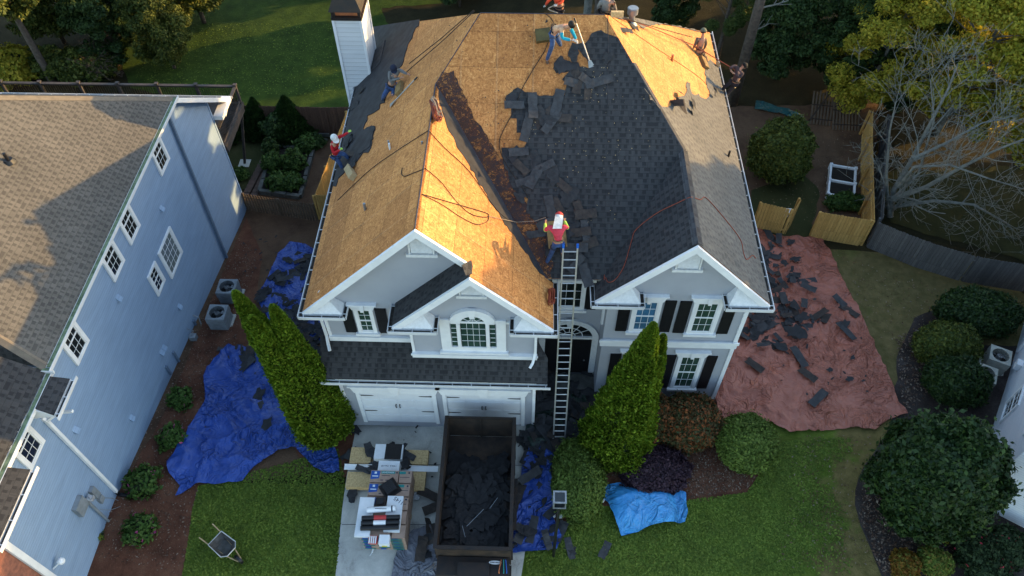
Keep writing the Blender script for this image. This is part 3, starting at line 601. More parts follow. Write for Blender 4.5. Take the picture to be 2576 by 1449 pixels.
ret(XL+.12, -6.05, -6.75, YG-.09, 15.35); ret(-4.25, -3.02, -3.6, YB-.09, 14.9); ret(-.42, .75, .1, YB-.09, 14.9); ret(2.33, 3.72, 3.25, YW-.09, 16.05); ret(6.62, XR-.1, 6.95, YW-.09, 16.05)
# wall trim
mb = MB()
mb.box(-6.90, -3.94, 15.25, 15.348, 4.66, 4.90); mb.box(-3.97, .37, 14.80, 14.898, 4.40, 4.66)
mb.box(-4.0, .40, 14.76, 14.80, 4.58, 4.66)
mb.box(-6.905, -6.80, 15.30, 15.349, 4.9, 6.5); mb.box(-3.95, -3.86, 14.86, 14.899, 4.66, 6.5)
mb.box(2.66, 7.60, 15.97, 16.048, 3.64, 4.00); mb.box(2.62, 7.64, 15.93, 15.97, 3.90, 4.04)
mb.box(7.42, 7.56, 15.99, 16.049, 0, 6.5); mb.box(7.521, 7.60, 15.99, 30.4, 6.3, 6.5)
mb.box(-6.86, .37, 14.54, 14.618, 3.2, 3.45); mb.box(-6.82, -6.70, 14.58, 14.619, 0, 3.2); mb.box(.25, .36, 14.58, 14.619, 0, 3.2)
mb.box(-3.02, .30, 14.86, 14.899, 6.42, 6.52)
recalc(mb.build('wall_trim', M['white'], HO))

# windows, doors ------------------------------------------------------------
FY = lambda y: (Vector((0, y, 0)), Vector((1, 0, 0)), Vector((0, 0, 1)), Vector((0, -1, 0)))
FX = lambda x: (Vector((x, 0, 0)), Vector((0, 1, 0)), Vector((0, 0, 1)), Vector((1, 0, 0)))
def window(parent, F, u0, u1, w0, w1, cols=3, rows=2, glass='glass', fr=.07, outer=.10, sill=True, head=0, shut=None, name='window', two=True, key=True, m='white'):
    mb = MB(); L = lambda a, b, c, d, e, f: mb.lbox(F, a, b, c, d, e, f)
    hm = .0065
    L(u0-outer, u0, w0-outer*.6, w1+outer*.6, .002, .07); L(u1, u1+outer, w0-outer*.6, w1+outer*.6, .002, .07); L(u0, u1, w1, w1+outer*.6, .002, .068); L(u0, u1, w0-outer*.6, w0, .002, .068)
    L(u0, u0+fr*.6, w0, w1, .002, .05); L(u1-fr*.6, u1, w0, w1, .002, .05)
    if sill: L(u0-outer-.09, u1+outer+.09, w0-outer*.6-.12, w0-outer*.6, .002, .14)
    if head:    # flared header with keystone
        O, U, W, N = F; pp = lambda u, w_, n: O+U*u+W*w_+N*n; a = u0-outer; b = u1+outer; hw = w1+outer*.6
        mb.prism([pp(a-.02, hw, .002), pp(b+.02, hw, .002), pp(b+.14, hw+head, .002), pp(a-.14, hw+head, .002)], N*.10)
        L(a-.17, b+.17, hw+head, hw+head+.05, .002, .15)
        if key: c = (u0+u1)/2; k = head*.32; mb.prism([pp(c-k*.6, hw-.03, .102), pp(c+k*.6, hw-.03, .102), pp(c+k, hw+head+.07, .102), pp(c-k, hw+head+.07, .102)], N*.07)
    wo = mb.build(name, M[m], parent); recalc(wo)
    wo2 = wo; off = 0
    g2 = MB(); g2.lbox(F, u0+fr*.55, u1-fr*.55, w0+.01, w1-.01, .004, .018); gl = g2.build('pane', M[glass], wo, uv=False)
    mt = MB(); mid = (w0+w1)/2
    if two: mt.lbox(F, u0+.03, u1-.03, mid-.02, mid+.02, .019, .042)
    segs = [(w0, mid), (mid, w1)] if two else [(w0, w1)]
    for s0, s1 in segs:
        for i in range(1, cols): u = u0+(u1-u0)*i/cols; mt.lbox(F, u-hm, u+hm, s0+.02, s1-.02, .019, .030)
        for k in range(1, rows): w_ = s0+(s1-s0)*k/rows; mt.lbox(F, u0+.03, u1-.03, w_-hm, w_+hm, .019, .031)
        mt.lbox(F, u0+.03, u1-.03, s0+.0, s0+.03, .019, .036); mt.lbox(F, u0+.03, u1-.03, s1-.03, s1, .019, .0365)
    mt.build('muntins', M['white'], wo, uv=False)
    for (a, b) in (shut or []):
        sh = MB(); sh.lbox(F, a, b, w0-.10, w1+.08, .002, .03)
        for (c, d) in ((w0-.04, (w0+w1)/2-.03), ((w0+w1)/2+.03, w1+.02)):
            sh.lbox(F, a+.05, b-.05, c, d, .0305, .042)
        for c in (w0-.10, (w0+w1)/2-.03, w1+.02): sh.lbox(F, a, b, c, c+.06, .0302, .047)
        sh.lbox(F, a, a+.05, w0-.10, w1+.08, .0301, .047); sh.lbox(F, b-.05, b, w0-.10, w1+.08, .0301, .047)
        recalc(sh.build('shutter', M['black'], parent))
    return wo
# children built with build(parent) already subtract the parent's offset; nested parents share location 0 so this stays right
window(HO, FY(15.35), -5.70, -5.27, 5.22, 6.42, 2, 2, 'glass_green', .05, .11, head=.27, shut=[(-6.25, -5.87), (-5.10, -4.72)])
F_ = FY(16.05)
window(HO, F_, 3.72, 4.43, 4.66, 6.28, 3, 2, 'glass_blue', .07, .13, head=.28, shut=[(3.12, 3.52), (4.65, 5.04)])
window(HO, F_, 5.76, 6.47, 4.62, 6.27, 3, 2, 'glass_green', .07, .13, head=.28, shut=[(5.16, 5.56), (6.71, 7.10)])
window(HO, F_, 3.74, 4.45, .90, 2.98, 3, 2, 'glass_green', .07, .13, head=.28, shut=[(3.12, 3.52), (4.68, 5.06)])
window(HO, F_, 5.76, 6.47, .88, 2.98, 3, 2, 'glass_green', .07, .13, head=.28, shut=[(5.16, 5.56), (6.69, 7.08)])
window(HO, FY(17.0), 1.08, 1.93, 4.62, 6.05, 3, 3, 'glass', .07, .12, head=0, shut=[(.42, .93), (2.06, 2.47)], two=False)
mb = MB(); mb.box(.84, 1.10, 16.86, 16.998, 6.20, 6.34); mb.box(2.07, 2.37, 16.86, 16.998, 6.20, 6.34); mb.box(.98, 2.2, 16.90, 16.999, 6.16, 6.26); recalc(mb.build('window_head', M['white'], HO))
mb = MB(); 
for sx in (-1, 1):       # corbels flaring under the head
    pts = [(sx*.43, 6.16), (sx*.62, 6.16), (sx*.58, 6.02), (sx*.55, 5.8), (sx*.49, 5.7), (sx*.49, 6.0)]; mb.prism([(1.5+a, 16.92, z) for a, z in pts], (0, .07, 0))
recalc(mb.build('corbel', M['white'], HO))
def arcpts(cx, cz, r, a0, a1, n): return [(cx+math.cos(R_(a0+(a1-a0)*i/n))*r, cz+math.sin(R_(a0+(a1-a0)*i/n))*r) for i in range(n+1)]
def archband(mb, y, cx, cz, r0, r1, a0, a1, n, d, zs=1.0):
    I = arcpts(cx, 0, r0, a0, a1, n); O_ = arcpts(cx, 0, r1, a0, a1, n)
    for k in range(n): mb.prism([(I[k][0], y, cz+I[k][1]*zs), (O_[k][0], y, cz+O_[k][1]*zs), (O_[k+1][0], y, cz+O_[k+1][1]*zs), (I[k+1][0], y, cz+I[k+1][1]*zs)], (0, -d, 0))
# arched window of the bump-out: surround + arch hood
mb = MB(); y = 14.898
mb.box(-2.90, -2.56, y-.05, y, 4.80, 6.62); mb.box(-1.02, -.70, y-.05, y, 4.80, 6.62); mb.box(-2.56, -2.25, y-.05, y, 6.42, 6.62); mb.box(-1.34, -1.02, y-.05, y, 6.42, 6.62)
mb.box(-2.34, -2.22, y-.08, y, 5.02, 6.42); mb.box(-1.37, -1.25, y-.08, y, 5.02, 6.42); mb.box(-2.56, -1.02, y-.052, y, 4.80, 5.04)
mb.box(-2.98, -.62, y-.14, y, 4.70, 4.80); archband(mb, y, -1.795, 6.45, .415, .72, 0, 180, 14, .09, 1.0)
archband(mb, y-.001, -1.795, 6.45, .72, .78, 15, 165, 12, .13, 1.0)
mb.prism([(-1.87, y-.06, 6.84), (-1.72, y-.06, 6.84), (-1.66, y-.06, 7.28), (-1.93, y-.06, 7.28)], (0, -.10, 0))
aw = mb.build('arched_window', M['white'], HO); recalc(aw)
mb = MB(); mb.box(-2.21, -1.38, y-.02, y-.004, 5.05, 6.45)
pts = arcpts(-1.795, 6.45, .412, 0, 180, 14); mb.prism([(a, y-.004, b) for a, b in pts], (0, -.016, 0)); mb.box(-2.53, -2.35, y-.02, y-.004, 5.08, 6.38); mb.box(-1.24, -1.05, y-.02, y-.004, 5.08, 6.38)
gl = mb.build('pane', M['glass_green'], aw, uv=False); recalc(gl)
mb = MB(); F_ = FY(y-.02)
for u in (-2.0, -1.795, -1.59): mb.lbox(F_, u-.006, u+.006, 5.05, 6.45 if u != -1.795 else 6.62, .0, .012)
for wz in (5.40, 5.75, 6.10, 6.45): mb.lbox(F_, -2.2, -1.39, wz-.006, wz+.006, .0, .013)
archband(mb, y-.021, -1.795, 6.45, .15, .17, 0, 180, 10, .012)
for an in (36, 72, 108, 144): a = R_(an); mb.tube([(-1.795+math.cos(a)*.17, y-.03, 6.45+math.sin(a)*.17), (-1.795+math.cos(a)*.4, y-.03, 6.45+math.sin(a)*.4)], .009, 4)
for ux in (-2.44, -1.145):
    for wz in (5.34, 5.6, 5.86, 6.12): mb.lbox(F_, ux-.09, ux+.09, wz-.008, wz+.008, .0, .013)
mb.build('muntins', M['white'], aw, uv=False)
# louvred gable vents
def gvent(xc, hw, z0, z1, y, apex, za, sl=1.0):
    mb = MB(); yy = y-.002; top = lambda x: min(z1, za-abs(x-apex)*sl-.42)
    pl = [(xc-hw, z0), (xc+hw, z0), (xc+hw, top(xc+hw)), (max(xc-hw, min(xc+hw, apex)), z1), (xc-hw, top(xc-hw))]
    mb.prism([(a, yy, b) for a, b in pl], (0, -.02, 0)); n = int((z1-z0)/.075)
    for k in range(n):
        z = z0+.03+k*.075; x0 = xc-hw+.02; x1 = xc+hw-.02
        while x0 < x1 and za-abs(x0-apex)*sl-.5 < z: x0 += .02
        while x1 > x0 and za-abs(x1-apex)*sl-.5 < z: x1 -= .02
        if x1-x0 > .05: mb.hexa([(x0, yy-.022, z+.05), (x1, yy-.022, z+.05), (x1, yy-.07, z), (x0, yy-.07, z)], [(x0, yy-.022, z+.062), (x1, yy-.022, z+.062), (x1, yy-.07, z+.012), (x0, yy-.07, z+.012)])
    mb.box(xc-hw-.05, xc-hw, yy-.08, yy, z0, max(z0+.1, top(xc-hw))); mb.box(xc+hw, xc+hw+.05, yy-.08, yy, z0, max(z0+.1, top(xc+hw)))
    mb.box(xc-hw-.14, xc+hw+.14, yy-.12, yy, z0-.12, z0)
    recalc(mb.build('gable_vent', M['whitew'], HO))
gvent(-3.23, .34, 9.40, 10.25, 15.35, -3.25, 10.9); gvent(-1.76, .34, 7.98, 8.75, 14.9, -1.74, 9.38); gvent(5.08, .35, 8.10, 8.98, 16.05, 5.09, 9.66)
# garage doors with flared headers
M['gdoor'] = plain('white_garage_door', (.70, .72, .75), (.62, .64, .68), 1.2, .3, 0, spec=.5)
for (a, b) in ((-6.16, -3.46), (-2.95, -.16)):
    mb = MB(); y = 14.618
    mb.box(a-.14, a, y-.06, y, .06, 2.45); mb.box(b, b+.14, y-.06, y, .06, 2.45)
    mb.prism([(a-.16, y-.001, 2.36), (b+.16, y-.001, 2.36), (b+.30, y-.001, 2.78), (a-.30, y-.001, 2.78)], (0, -.10, 0)); mb.box(a-.34, b+.34, y-.16, y, 2.78, 2.84)
    c = (a+b)/2; mb.prism([(c-.12, y-.102, 2.33), (c+.12, y-.102, 2.33), (c+.20, y-.102, 2.88), (c-.20, y-.102, 2.88)], (0, -.06, 0))
    gd = mb.build('garage_door_frame', M['white'], HO); recalc(gd)
    mb = MB(); mb.box(a, b, y-.012, y-.003, .08, 2.36); n = 4
    for k in range(4):
        z0 = .10+k*.565
        for q_ in range(4):
            u0 = a+.06+q_*(b-a-.06)/4; u1 = u0+(b-a-.06)/4-.06; mb.box(u0, u1, y-.024, y-.0121, z0+.04, z0+.525)
            for s_ in range(1, 6): xx = u0+(u1-u0)*s_/6; mb.box(xx-.003, xx+.003, y-.0255, y-.0241, z0+.05, z0+.515)
    dd = mb.build('garage_door', M['gdoor'], HO); recalc(dd)
    for (hx, sg) in ((a+.03, 1), (b-.03, -1)):
        for hz in (2.08, .95):
            mb = MB(); mb.prism([(hx, y-.026, hz-.03), (hx+sg*.40, y-.026, hz-.018), (hx+sg*.48, y-.026, hz), (hx+sg*.40, y-.026, hz+.018), (hx, y-.026, hz+.03)], (0, -.012, 0)); recalc(mb.build('hinge', M['black'], dd))
    for hx in (c-.07, c+.07):
        mb = MB(); mb.tube([(hx, y-.027, 1.22), (hx-.015, y-.06, 1.27), (hx-.015, y-.06, 1.42), (hx, y-.027, 1.48)], .018, 6); mb.build('handle', M['black'], dd, uv=False)
# entry arch and door
mb = MB(); y = 16.998; cx = 1.60
archband(mb, y, cx, 2.75, .90, 1.13, 0, 180, 18, .10, 1.0); mb.box(.47, .70, y-.10, y, .05, 2.75); mb.box(2.50, 2.73, y-.10, y, .05, 2.75)
mb.prism([(cx-.10, y-.101, 3.6), (cx+.10, y-.101, 3.6), (cx+.17, y-.101, 4.0), (cx-.17, y-.101, 4.0)], (0, -.07, 0)); mb.box(.70, 2.50, y-.09, y, 2.68, 2.80)
ar = mb.build('entry_arch', M['stucco'], HO); recalc(ar); ar.data.materials[0] = M['whitew']
mb = MB(); pts = arcpts(cx, 2.8, .9, 0, 180, 18); mb.prism([(a, y-.003, b) for a, b in pts], (0, -.012, 0)); fl = mb.build('fanlight', M['glass'], HO, uv=False); recalc(fl)
mb = MB(); archband(mb, y-.016, cx, 2.8, .50, .53, 0, 180, 14, .02); archband(mb, y-.016, cx, 2.8, .22, .25, 0, 180, 10, .02)
for an in (30, 60, 90, 120, 150): a = R_(an); mb.tube([(cx+math.cos(a)*.24, y-.025, 2.8+math.sin(a)*.24), (cx+math.cos(a)*.88, y-.025, 2.8+math.sin(a)*.88)], .012, 4)
mb.build('muntins', M['white'], fl, uv=False)
mb = MB(); mb.box(.71, 2.49, y-.05, y-.003, .25, 2.68)
for u0, u1 in ((.80, 1.16), (1.30, 1.58), (1.64, 1.92), (2.04, 2.40)):
    for z0, z1 in ((.4, 1.0), (1.1, 2.5)): mb.box(u0, u1, y-.062, y-.0501, z0, z1)
dr = mb.build('front_door', M['black'], HO); recalc(dr)
mb = MB(); mb.ball((2.28, y-.10, 1.25), .035); mb.build('door_knob', M['galv'], dr, smooth=True, uv=False)
mb = MB(); mb.box(.5, 2.75, 16.2, 16.9, -.1, .22); mb.box(.7, 2.6, 15.8, 16.2, -.1, .12); mb.build('step', M['stone'], HO)
# downspouts
def dspout(pts, parent=HO, m='white', r=.045):
    mb = MB(); P_ = [Vector(p) for p in pts]
    mb.tube(P_, r*1.3, 4); mb.build('downspout', M[m], parent, uv=False)
dspout([(-6.97, 15.22, 6.55), (-6.97, 15.26, 6.4), (-6.97, 15.26, 4.95), (-6.92, 15.05, 4.7), (-6.85, 14.85, 4.62)])
dspout([(.30, 14.72, 6.55), (.30, 14.80, 6.4), (.30, 14.80, 4.85), (.22, 14.6, 4.52), (.12, 14.45, 4.42)])
dspout([(2.86, 16.3, 6.5), (2.70, 16.5, 6.3), (2.70, 16.5, 4.3)], m='white')
# chimney
ch = MB(); x0, x1, y0, y1 = -7.80, -6.72, 26.7, 28.3
ch.box(x0, x1, y0, y1, -3, 9.95); co = ch.build('chimney', M['chim_siding'], HO)
mb = MB()
for (a, b) in ((x0, y0), (x1, y0), (x1, y1)): mb.box(a-.05, a+.05, b-.05, b+.05, 5, 9.949)
recalc(mb.build('corner_trim', M['white'], co))
mb = MB(); mb.box(x0-.06, x1+.06, y0-.06, y1+.06, 9.952, 10.08); mb.box(x0-.03, x0+.08, y0-.03, y0+.08, 10.081, 10.33); mb.box(x1-.08, x1+.03, y0-.03, y0+.08, 10.081, 10.33); mb.box(x0-.03, x0+.08, y1-.08, y1+.03, 10.081, 10.33); mb.box(x1-.08, x1+.03, y1-.08, y1+.03, 10.081, 10.33)
mb.hexa([(x0-.1, y0-.1, 10.331), (x1+.1, y0-.1, 10.331), (x1+.1, y1+.1, 10.331), (x0-.1, y1+.1, 10.331)], [(x0+.12, y0+.12, 10.85), (x1-.12, y0+.12, 10.85), (x1-.12, y1-.12, 10.85), (x0+.12, y1-.12, 10.85)])
cc = mb.build('chimney_cap', M['blacksteel'], co); recalc(cc)
mb = MB(); mb.box(x0+.10, x1-.10, y0+.10, y1-.10, 10.081, 10.329); recalc(mb.build('flue_shroud', M['copper'], cc))
mb = MB(); mb.box(x0+.10, x1-.10, y0+.10, y1-.10, 10.852, 10.93); mb.tube([((x0+x1)/2, (y0+y1)/2, 10.93), ((x0+x1)/2, (y0+y1)/2, 11.1)], .2, 12); recalc(mb.build('cap_rim', M['whitew'], cc))
# step flashing shingles beside the chimney
mb = MB()
for k in range(6):
    a = k*.26; mb.prism([(-6.70, 26.75+a, 7.47), (-6.2, 26.75+a, 7.97), (-6.2, 27.0+a, 7.97), (-6.70, 27.0+a, 7.47)], (-.03, 0, .05))
recalc(mb.build('step_flashing', M['cap'], HO))
# vent pipes
def pipe(p, h, r, m, name='vent_pipe', top=None):
    mb = MB(); p = Vector(p); mb.tube([p-Vector((0, 0, .15)), p+Vector((0, 0, h))], r, 12)
    o = mb.build(name, M[m], HO, uv=False)
    if top:
        mb = MB(); mb.tube([p+Vector((0, 0, h-.16)), p+Vector((0, 0, h+.04))], r*1.75, 16); mb.tube([p+Vector((0, 0, h+.041)), p+Vector((0, 0, h+.06))], r*1.5, 16); mb.build('vent_cap', M['galv'], o, uv=False)
        mb = MB(); mb.tube([p-Vector((0, 0, .05)), p+Vector((0, 0, .1))], [r*1.9, r*1.1], 16); mb.build('flashing', M['galv'], o, uv=False)
    return o
pipe(right(1690, 153), .26, .045, 'copper'); pipe(right(1588, 58), .55, .11, 'galv', top=1); pipe(left(981, 375), .25, .035, 'white'); pipe(left(919, 527), .28, .045, 'galv'); pipe(left(1062, 362), .1, .03, 'galv')
pipe(left(979, 368), .25, .03, 'galv'); pipe(right(1832, 395), .3, .04, 'blacksteel')
# ================================================================ NEIGHBOUR HOUSE (left)
NX = -15.0; NH = thing('neighbour_house', 'blue-grey sided house on the left with a brown shingled roof', 'house', (NX, 16, 0))
wx = lambda px, py: P(px, py, 0, NX)
mb = MB()
mb.prism([(NX, 7.7, -.5), (NX, 28.5, -5), (NX, 28.5, 4.55), (NX, 25.35, 6.95), (NX, 12.35, 6.95), (NX, 12.35, 6.95), (NX, 9.2, 6.95), (NX, 7.7, 5.1)], (-14, 0, 0))
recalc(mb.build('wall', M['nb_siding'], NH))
EX, EZ, sN = -14.68, 7.10, .78
yb, yf = 25.4, 12.45; cx_, cz_ = -24.0, EZ+sN*(24-14.68)
dl = cz_-EZ
slab('roof', [(EX, yf, EZ), (EX, yb, EZ), (cx_, yb-(EX-cx_), cz_), (cx_, yf+(EX-cx_)*.35, cz_)], M['shingle_nb'], parent=NH)
slab('roof', [(EX, yb, EZ), (EX, 30.1, EZ-sN*(30.1-yb)), (-34, 30.1, EZ-sN*(30.1-yb)), (-34, 16.1, cz_), (cx_, yb-(EX-cx_), cz_)], M['shingle'], parent=NH)
slab('roof', [(EX, yf, EZ), (cx_, yf+(EX-cx_)*.35, cz_), (-34, yf+(EX-cx_)*.35, cz_), (-34, yf, EZ)], M['shingle'], parent=NH)  # darker shingles than the east slope: the front slope's shade put into the colour
strip('ridge_cap', (EX, yb, EZ), (cx_, yb-(EX-cx_), cz_), .17, M['cap_nb'], parent=NH)
strip('ridge_cap', (EX, yf, EZ), (cx_, yf+(EX-cx_)*.35, cz_), .17, M['cap_nb'], parent=NH)
gutter([(EX, yb, EZ), (EX, yf-.05, EZ)], [Rx], parent=NH, inner=M['algae'], w=.15, zt=.03)
gutter([(EX+.15, yf-.05, EZ), (-34, yf-.05, EZ)], [Fy], parent=NH, inner=M['algae'])
gutter([(-34, 30.1, EZ-sN*(30.1-yb)), (EX+.02, 30.1, EZ-sN*(30.1-yb))], [By], parent=NH)
mb = MB(); a = Vector((EX, yb, EZ)); e = Vector((EX, 30.15, EZ-sN*(30.15-yb))); mb.prism([a, e, e-Vector((0, 0, .26)), a-Vector((0, 0, .26))], (.04, 0, 0))
recalc(mb.build('rake_board', M['white'], NH)); mb = MB(); mb.box(NX+.01, EX+.12, 28.6, 30.1, 3.30, 3.52); mb.hexa([(NX+.01, 29.2, 3.0), (EX, 29.2, 3.0), (EX, 30.0, 3.2), (NX+.01, 30.0, 3.2)], [(NX+.01, 29.2, 3.299), (EX, 29.2, 3.299), (EX, 30.0, 3.299), (NX+.01, 30.0, 3.299)])
recalc(mb.build('eave_return', M['white'], NH))
mb = MB(); mb.box(NX-.02, NX+.03, 28.44, 28.55, -4, 4.4); mb.box(NX+.001, NX+.31, 12.35, 25.3, 6.82, 6.90); recalc(mb.build('corner_board', M['nb_siding'], NH))
# front lower roof with its own eave line and boxed return, second pent roof
slab('roof', [(EX, 12.30, EZ-.10), (cx_, 12.30, cz_-.1), (cx_, 6.0, cz_-.1), (EX, 8.3, EZ-.10)], M['shingle'], parent=NH)
gutter([(EX, 12.25, EZ-.1), (EX, 8.3, EZ-.1)], [Rx], parent=NH, inner=M['algae'], w=.15)
def pentroof(y0, y1, xo, zo):
    slab('pent_roof', [(EX+.17, y0+.1, EZ-.12), (EX+.17, y1-.05, EZ-.12), (xo, y1, zo), (xo, y0, zo)], M['shingle'], parent=NH, t=.06)
    mb = MB(); mb.prism([(NX+.01, y0+.05, EZ-.45), (EX+.15, y0+.05, EZ-.2), (xo-.02, y0+.05, zo-.07), (xo-.02, y0+.05, zo-.22), (NX+.01, y0+.05, zo-.40)], (0, y1-y0-.1, 0)); recalc(mb.build('pent_roof_box', M['white'], NH))
    gutter([(xo, y1, zo), (xo, y0, zo)], [Rx], parent=NH)
a = P(178, 955, 0, -14.0); b = P(135, 1043, 0, -14.0)
pentroof(b.y, a.y, -14.0, (a.z+b.z)/2+.03)
a = P(77, 1182, 0, -14.0); pentroof(7.0, a.y, -14.0, a.z+.03)
def nwin(y0, y1, z0, z1, c, r, glass='glass', two=True): window(NH, FX(NX), y0, y1, z0, z1, c, r, glass, .06, .15, sill=False, two=two)
for (a, b) in ((22.84, 23.62), (19.1, 19.85), (17.32, 18.08), (13.74, 14.48), (9.97, 10.70)): nwin(a, b, 5.36, 6.80, 3, 2)
nwin(20.25, 21.48, 1.92, 3.36, 4, 4, 'glass_grey', False); nwin(18.97, 19.55, 2.38, 3.40, 2, 2, 'glass')
def nds(y0, z0, y1, z1): mb = MB(); mb.tube([(NX+.02, y0, z0+.2), (NX+.08, y0, z0), (NX+.08, y1, z1)], .075, 4); return mb.build('downspout', M['nb_siding'] if y0 > 20 else M['white'], NH, uv=False)
nds(24.95, 6.8, 24.57, -2.1); nds(11.33, 5.64, 11.35, .25)
mb = MB(); mb.tube([(NX+.08, 11.35, .26), (NX+.1, 11.35, .02), (NX+.55, 11.3, -.02)], .075, 6); mb.build('downspout_boot', M['black'], NH, uv=False)
mb = MB(); mb.tube([(NX+.1, 11.33, 5.66), (NX+.5, 11.5, 5.9), (-14.0, 11.5, a.z if False else 6.0)], .06, 4); mb.build('downspout', M['white'], NH, uv=False)
for (y, z) in ((21.7, 4.35), (16.9, 4.62), (19.65, .42), (17.5, .45), (17.25, .5), (14.0, .9), (11.9, 3.9)):
    mb = MB(); mb.prism([(NX+.001, y-.11, z), (NX+.13, y-.11, z-.02), (NX+.001, y-.11, z+.2)], (0, .22, 0)); recalc(mb.build('wall_vent', M['nb_siding'], NH))
for (y, z0, z1) in ((20.0, -1.6, -1.0), (17.82, -1.05, -.25), (17.0, -.7, -.1)):
    mb = MB(); mb.box(NX+.001, NX+.09, y-.05, y+.05, z0, z1); mb.build('conduit_cover', M['nb_siding'], NH, uv=False)
mb = MB(); mb.box(NX+.001, NX+.18, 9.75, 10.28, 1.85, 2.45); mb.box(NX+.001, NX+.14, 10.62, 10.85, 1.3, 1.9); mb.box(NX+.001, NX+.12, 10.62, 10.85, .9, 1.2); mb.tube([(NX+.10, 10.3, 2.0), (NX+.10, 10.3, .1)], .05, 8)
mt_ = mb.build('meter_box', M['ac'], NH, uv=False)
mb = MB(); mb.tube([(NX+.14, 10.38, 1.95), (NX+.30, 10.38, 1.95)], .11, 14); mb.build('meter_dial', M['plastic'], mt_, uv=False)
mb = MB(); mb.tube([(NX+.1, 10.8, 1.0), (NX+.15, 11.0, .5), (NX+.15, 11.1, .05)], .015, 5); mb.tube([(NX+.1, 10.4, .9), (NX+.2, 10.6, .4), (NX+.3, 10.9, .02)], .012, 5); mb.build('cable', M['ac'], NH, uv=False)
mb = MB(); mb.tube([(NX+.02, 20.2, -.9), (NX+.25, 20.15, -.95), (NX+.3, 20.0, -1.5)], .03, 6); mb.box(NX+.15, NX+.42, 19.0, 19.25, -1.25, -.9); mb.tube([(NX+.25, 19.1, -.9), (NX+.25, 19.1, -1.4)], .03, 6); mb.tube([(NX, 19.4, -.8), (NX+.3, 19.3, -.8), (NX+.3, 19.1, -.85)], .02, 5); mb.build('gas_meter', M['ac'], NH, uv=False)
mb = MB(); mb.tube([(NX+.02, 7.9, 2.2), (NX+.25, 8.05, 2.35)], .03, 5); mb.ball((NX+.28, 8.1, 2.35), .12); mb.build('wall_lamp', M['white'], NH, uv=False)
# front brick wall with white rake
mb = MB(); mb.prism([(NX+.015, 7.70, 5.10), (NX+.015, 7.72, -.3), (NX+.015, 6.2, -.3), (NX+.015, 6.2, 5.1)], (-12, 0, 0)); recalc(mb.build('wall', M['brick'], NH))
mb = MB(); mb.box(NX+.02, NX+.12, 7.55, 7.75, -.3, 5.1); recalc(mb.build('corner_board', M['white'], NH))
mb = MB(); mb.tube([PN(20, 400, (-sN, 0, 1), 0) if False else Vector((-18.2, 17.55, 9.80)), Vector((-18.2, 17.55, 10.1))], .12, 10)
pv = MB(); q = PN(22, 405, (sN, 0, 1), EZ+sN*EX); pv.tube([q-Vector((0, 0, .05)), q+Vector((0, 0, .08))], [.22, .15], 14); pv.tube([q, q+Vector((0, 0, .34))], .055, 10); pv.build('vent_pipe', M['black'], NH, uv=False)
# rear deck of the neighbour house
DK = thing('raised_deck', 'grey-brown timber deck on tall posts behind the blue-grey house', 'deck', (-20, 31, 0))
pb = G(616, 412); yr = pb.y; zt = P(545, 213, 1, yr).z-1.12
mb = MB(); mb.box(-31, -14.9, 28.6, yr+.1, zt-.25, zt); mb.build('floor', M['deckwood'], DK)
for i in range(9):
    x = -15.0-i*2.0; mb = MB(); mb.box(x-.06, x+.06, yr-.06, yr+.06, zt-.3, zt+1.12); mb.box(x-.09, x+.09, yr-.09, yr+.09, zt+1.121, zt+1.17); mb.build('post', M['deckwood'], DK)
mb = MB(); mb.box(-31, -14.95, yr-.03, yr+.03, zt+.95, zt+1.03); mb.box(-31, -14.92, yr-.08, yr+.08, zt+1.031, zt+1.07); mb.box(-31, -14.95, yr-.03, yr+.03, zt+.1, zt+.18)
mb.box(-15.03, -14.97, 28.7, yr, zt+.95, zt+1.03); mb.box(-15.08, -14.92, 28.7, yr-.08, zt+1.031, zt+1.07); mb.box(-15.03, -14.97, 28.7, yr, zt+.1, zt+.18); mb.build('rail', M['deckwood'], DK)
mb = MB()
for i in range(130): x = -30.9+i*.122; mb.box(x-.012, x+.012, yr-.012, yr+.012, zt+.181, zt+.949)
for i in range(int((yr-28.9)/.122)): y = 28.8+i*.122; mb.box(-15.012, -14.988, y-.012, y+.012, zt+.181, zt+.949)
mb.build('balusters', M['black'], DK)
mb = MB(); mb.tube([(pb.x, pb.y, pb.z), (-15.0, yr, zt)], .085, 4); mb.tube([(-15.0, yr-1.2, zt-.2), (pb.x, yr-.1, zt-1.5)], .06, 4); mb.build('post', M['deckwood'], DK, uv=False)
mb = MB(); mb.box(-15.1, -14.93, 28.7, yr, zt-.5, zt-.255); mb.build('joist', M['deckwood'], DK)
mb = MB(); mb.box(pb.x-.3, pb.x+.3, pb.y-.3, pb.y+.3, pb.z-.05, pb.z+.06); mb.build('footing', M['conc'], DK)

# ================================================================ RIGHT HOUSE
RH = thing('white_sided_house', 'white sided house at the right edge, mostly outside the frame', 'house', (20, 13, 0))
p0 = Vector((16.3, 12.0, 0)); p1 = Vector((21.2, 19.8, 0)); d = (p1-p0).normalized(); nrm = Vector((d.y, -d.x, 0)); Wd = 11
c = [p0, p1+d*1.5, p1+d*1.5+nrm*Wd, p0+nrm*Wd]
mb = MB(); mb.hexa([p+Vector((0, 0, -2)) for p in c], [p+Vector((0, 0, 6.4)) for p in c]); recalc(mb.build('wall', M['white_siding'], RH))
mid0 = (c[0]+c[3])/2; mid1 = (c[1]+c[2])/2; Z = Vector((0, 0, 1))
r0 = mid0+d*3+Z*9.6; r1 = mid1-d*3+Z*9.6; o_ = .45
ce = [c[0]-nrm*o_-d*o_, c[1]-nrm*o_+d*o_, c[2]+nrm*o_+d*o_, c[3]+nrm*o_-d*o_]; ce = [p+Z*6.4 for p in ce]
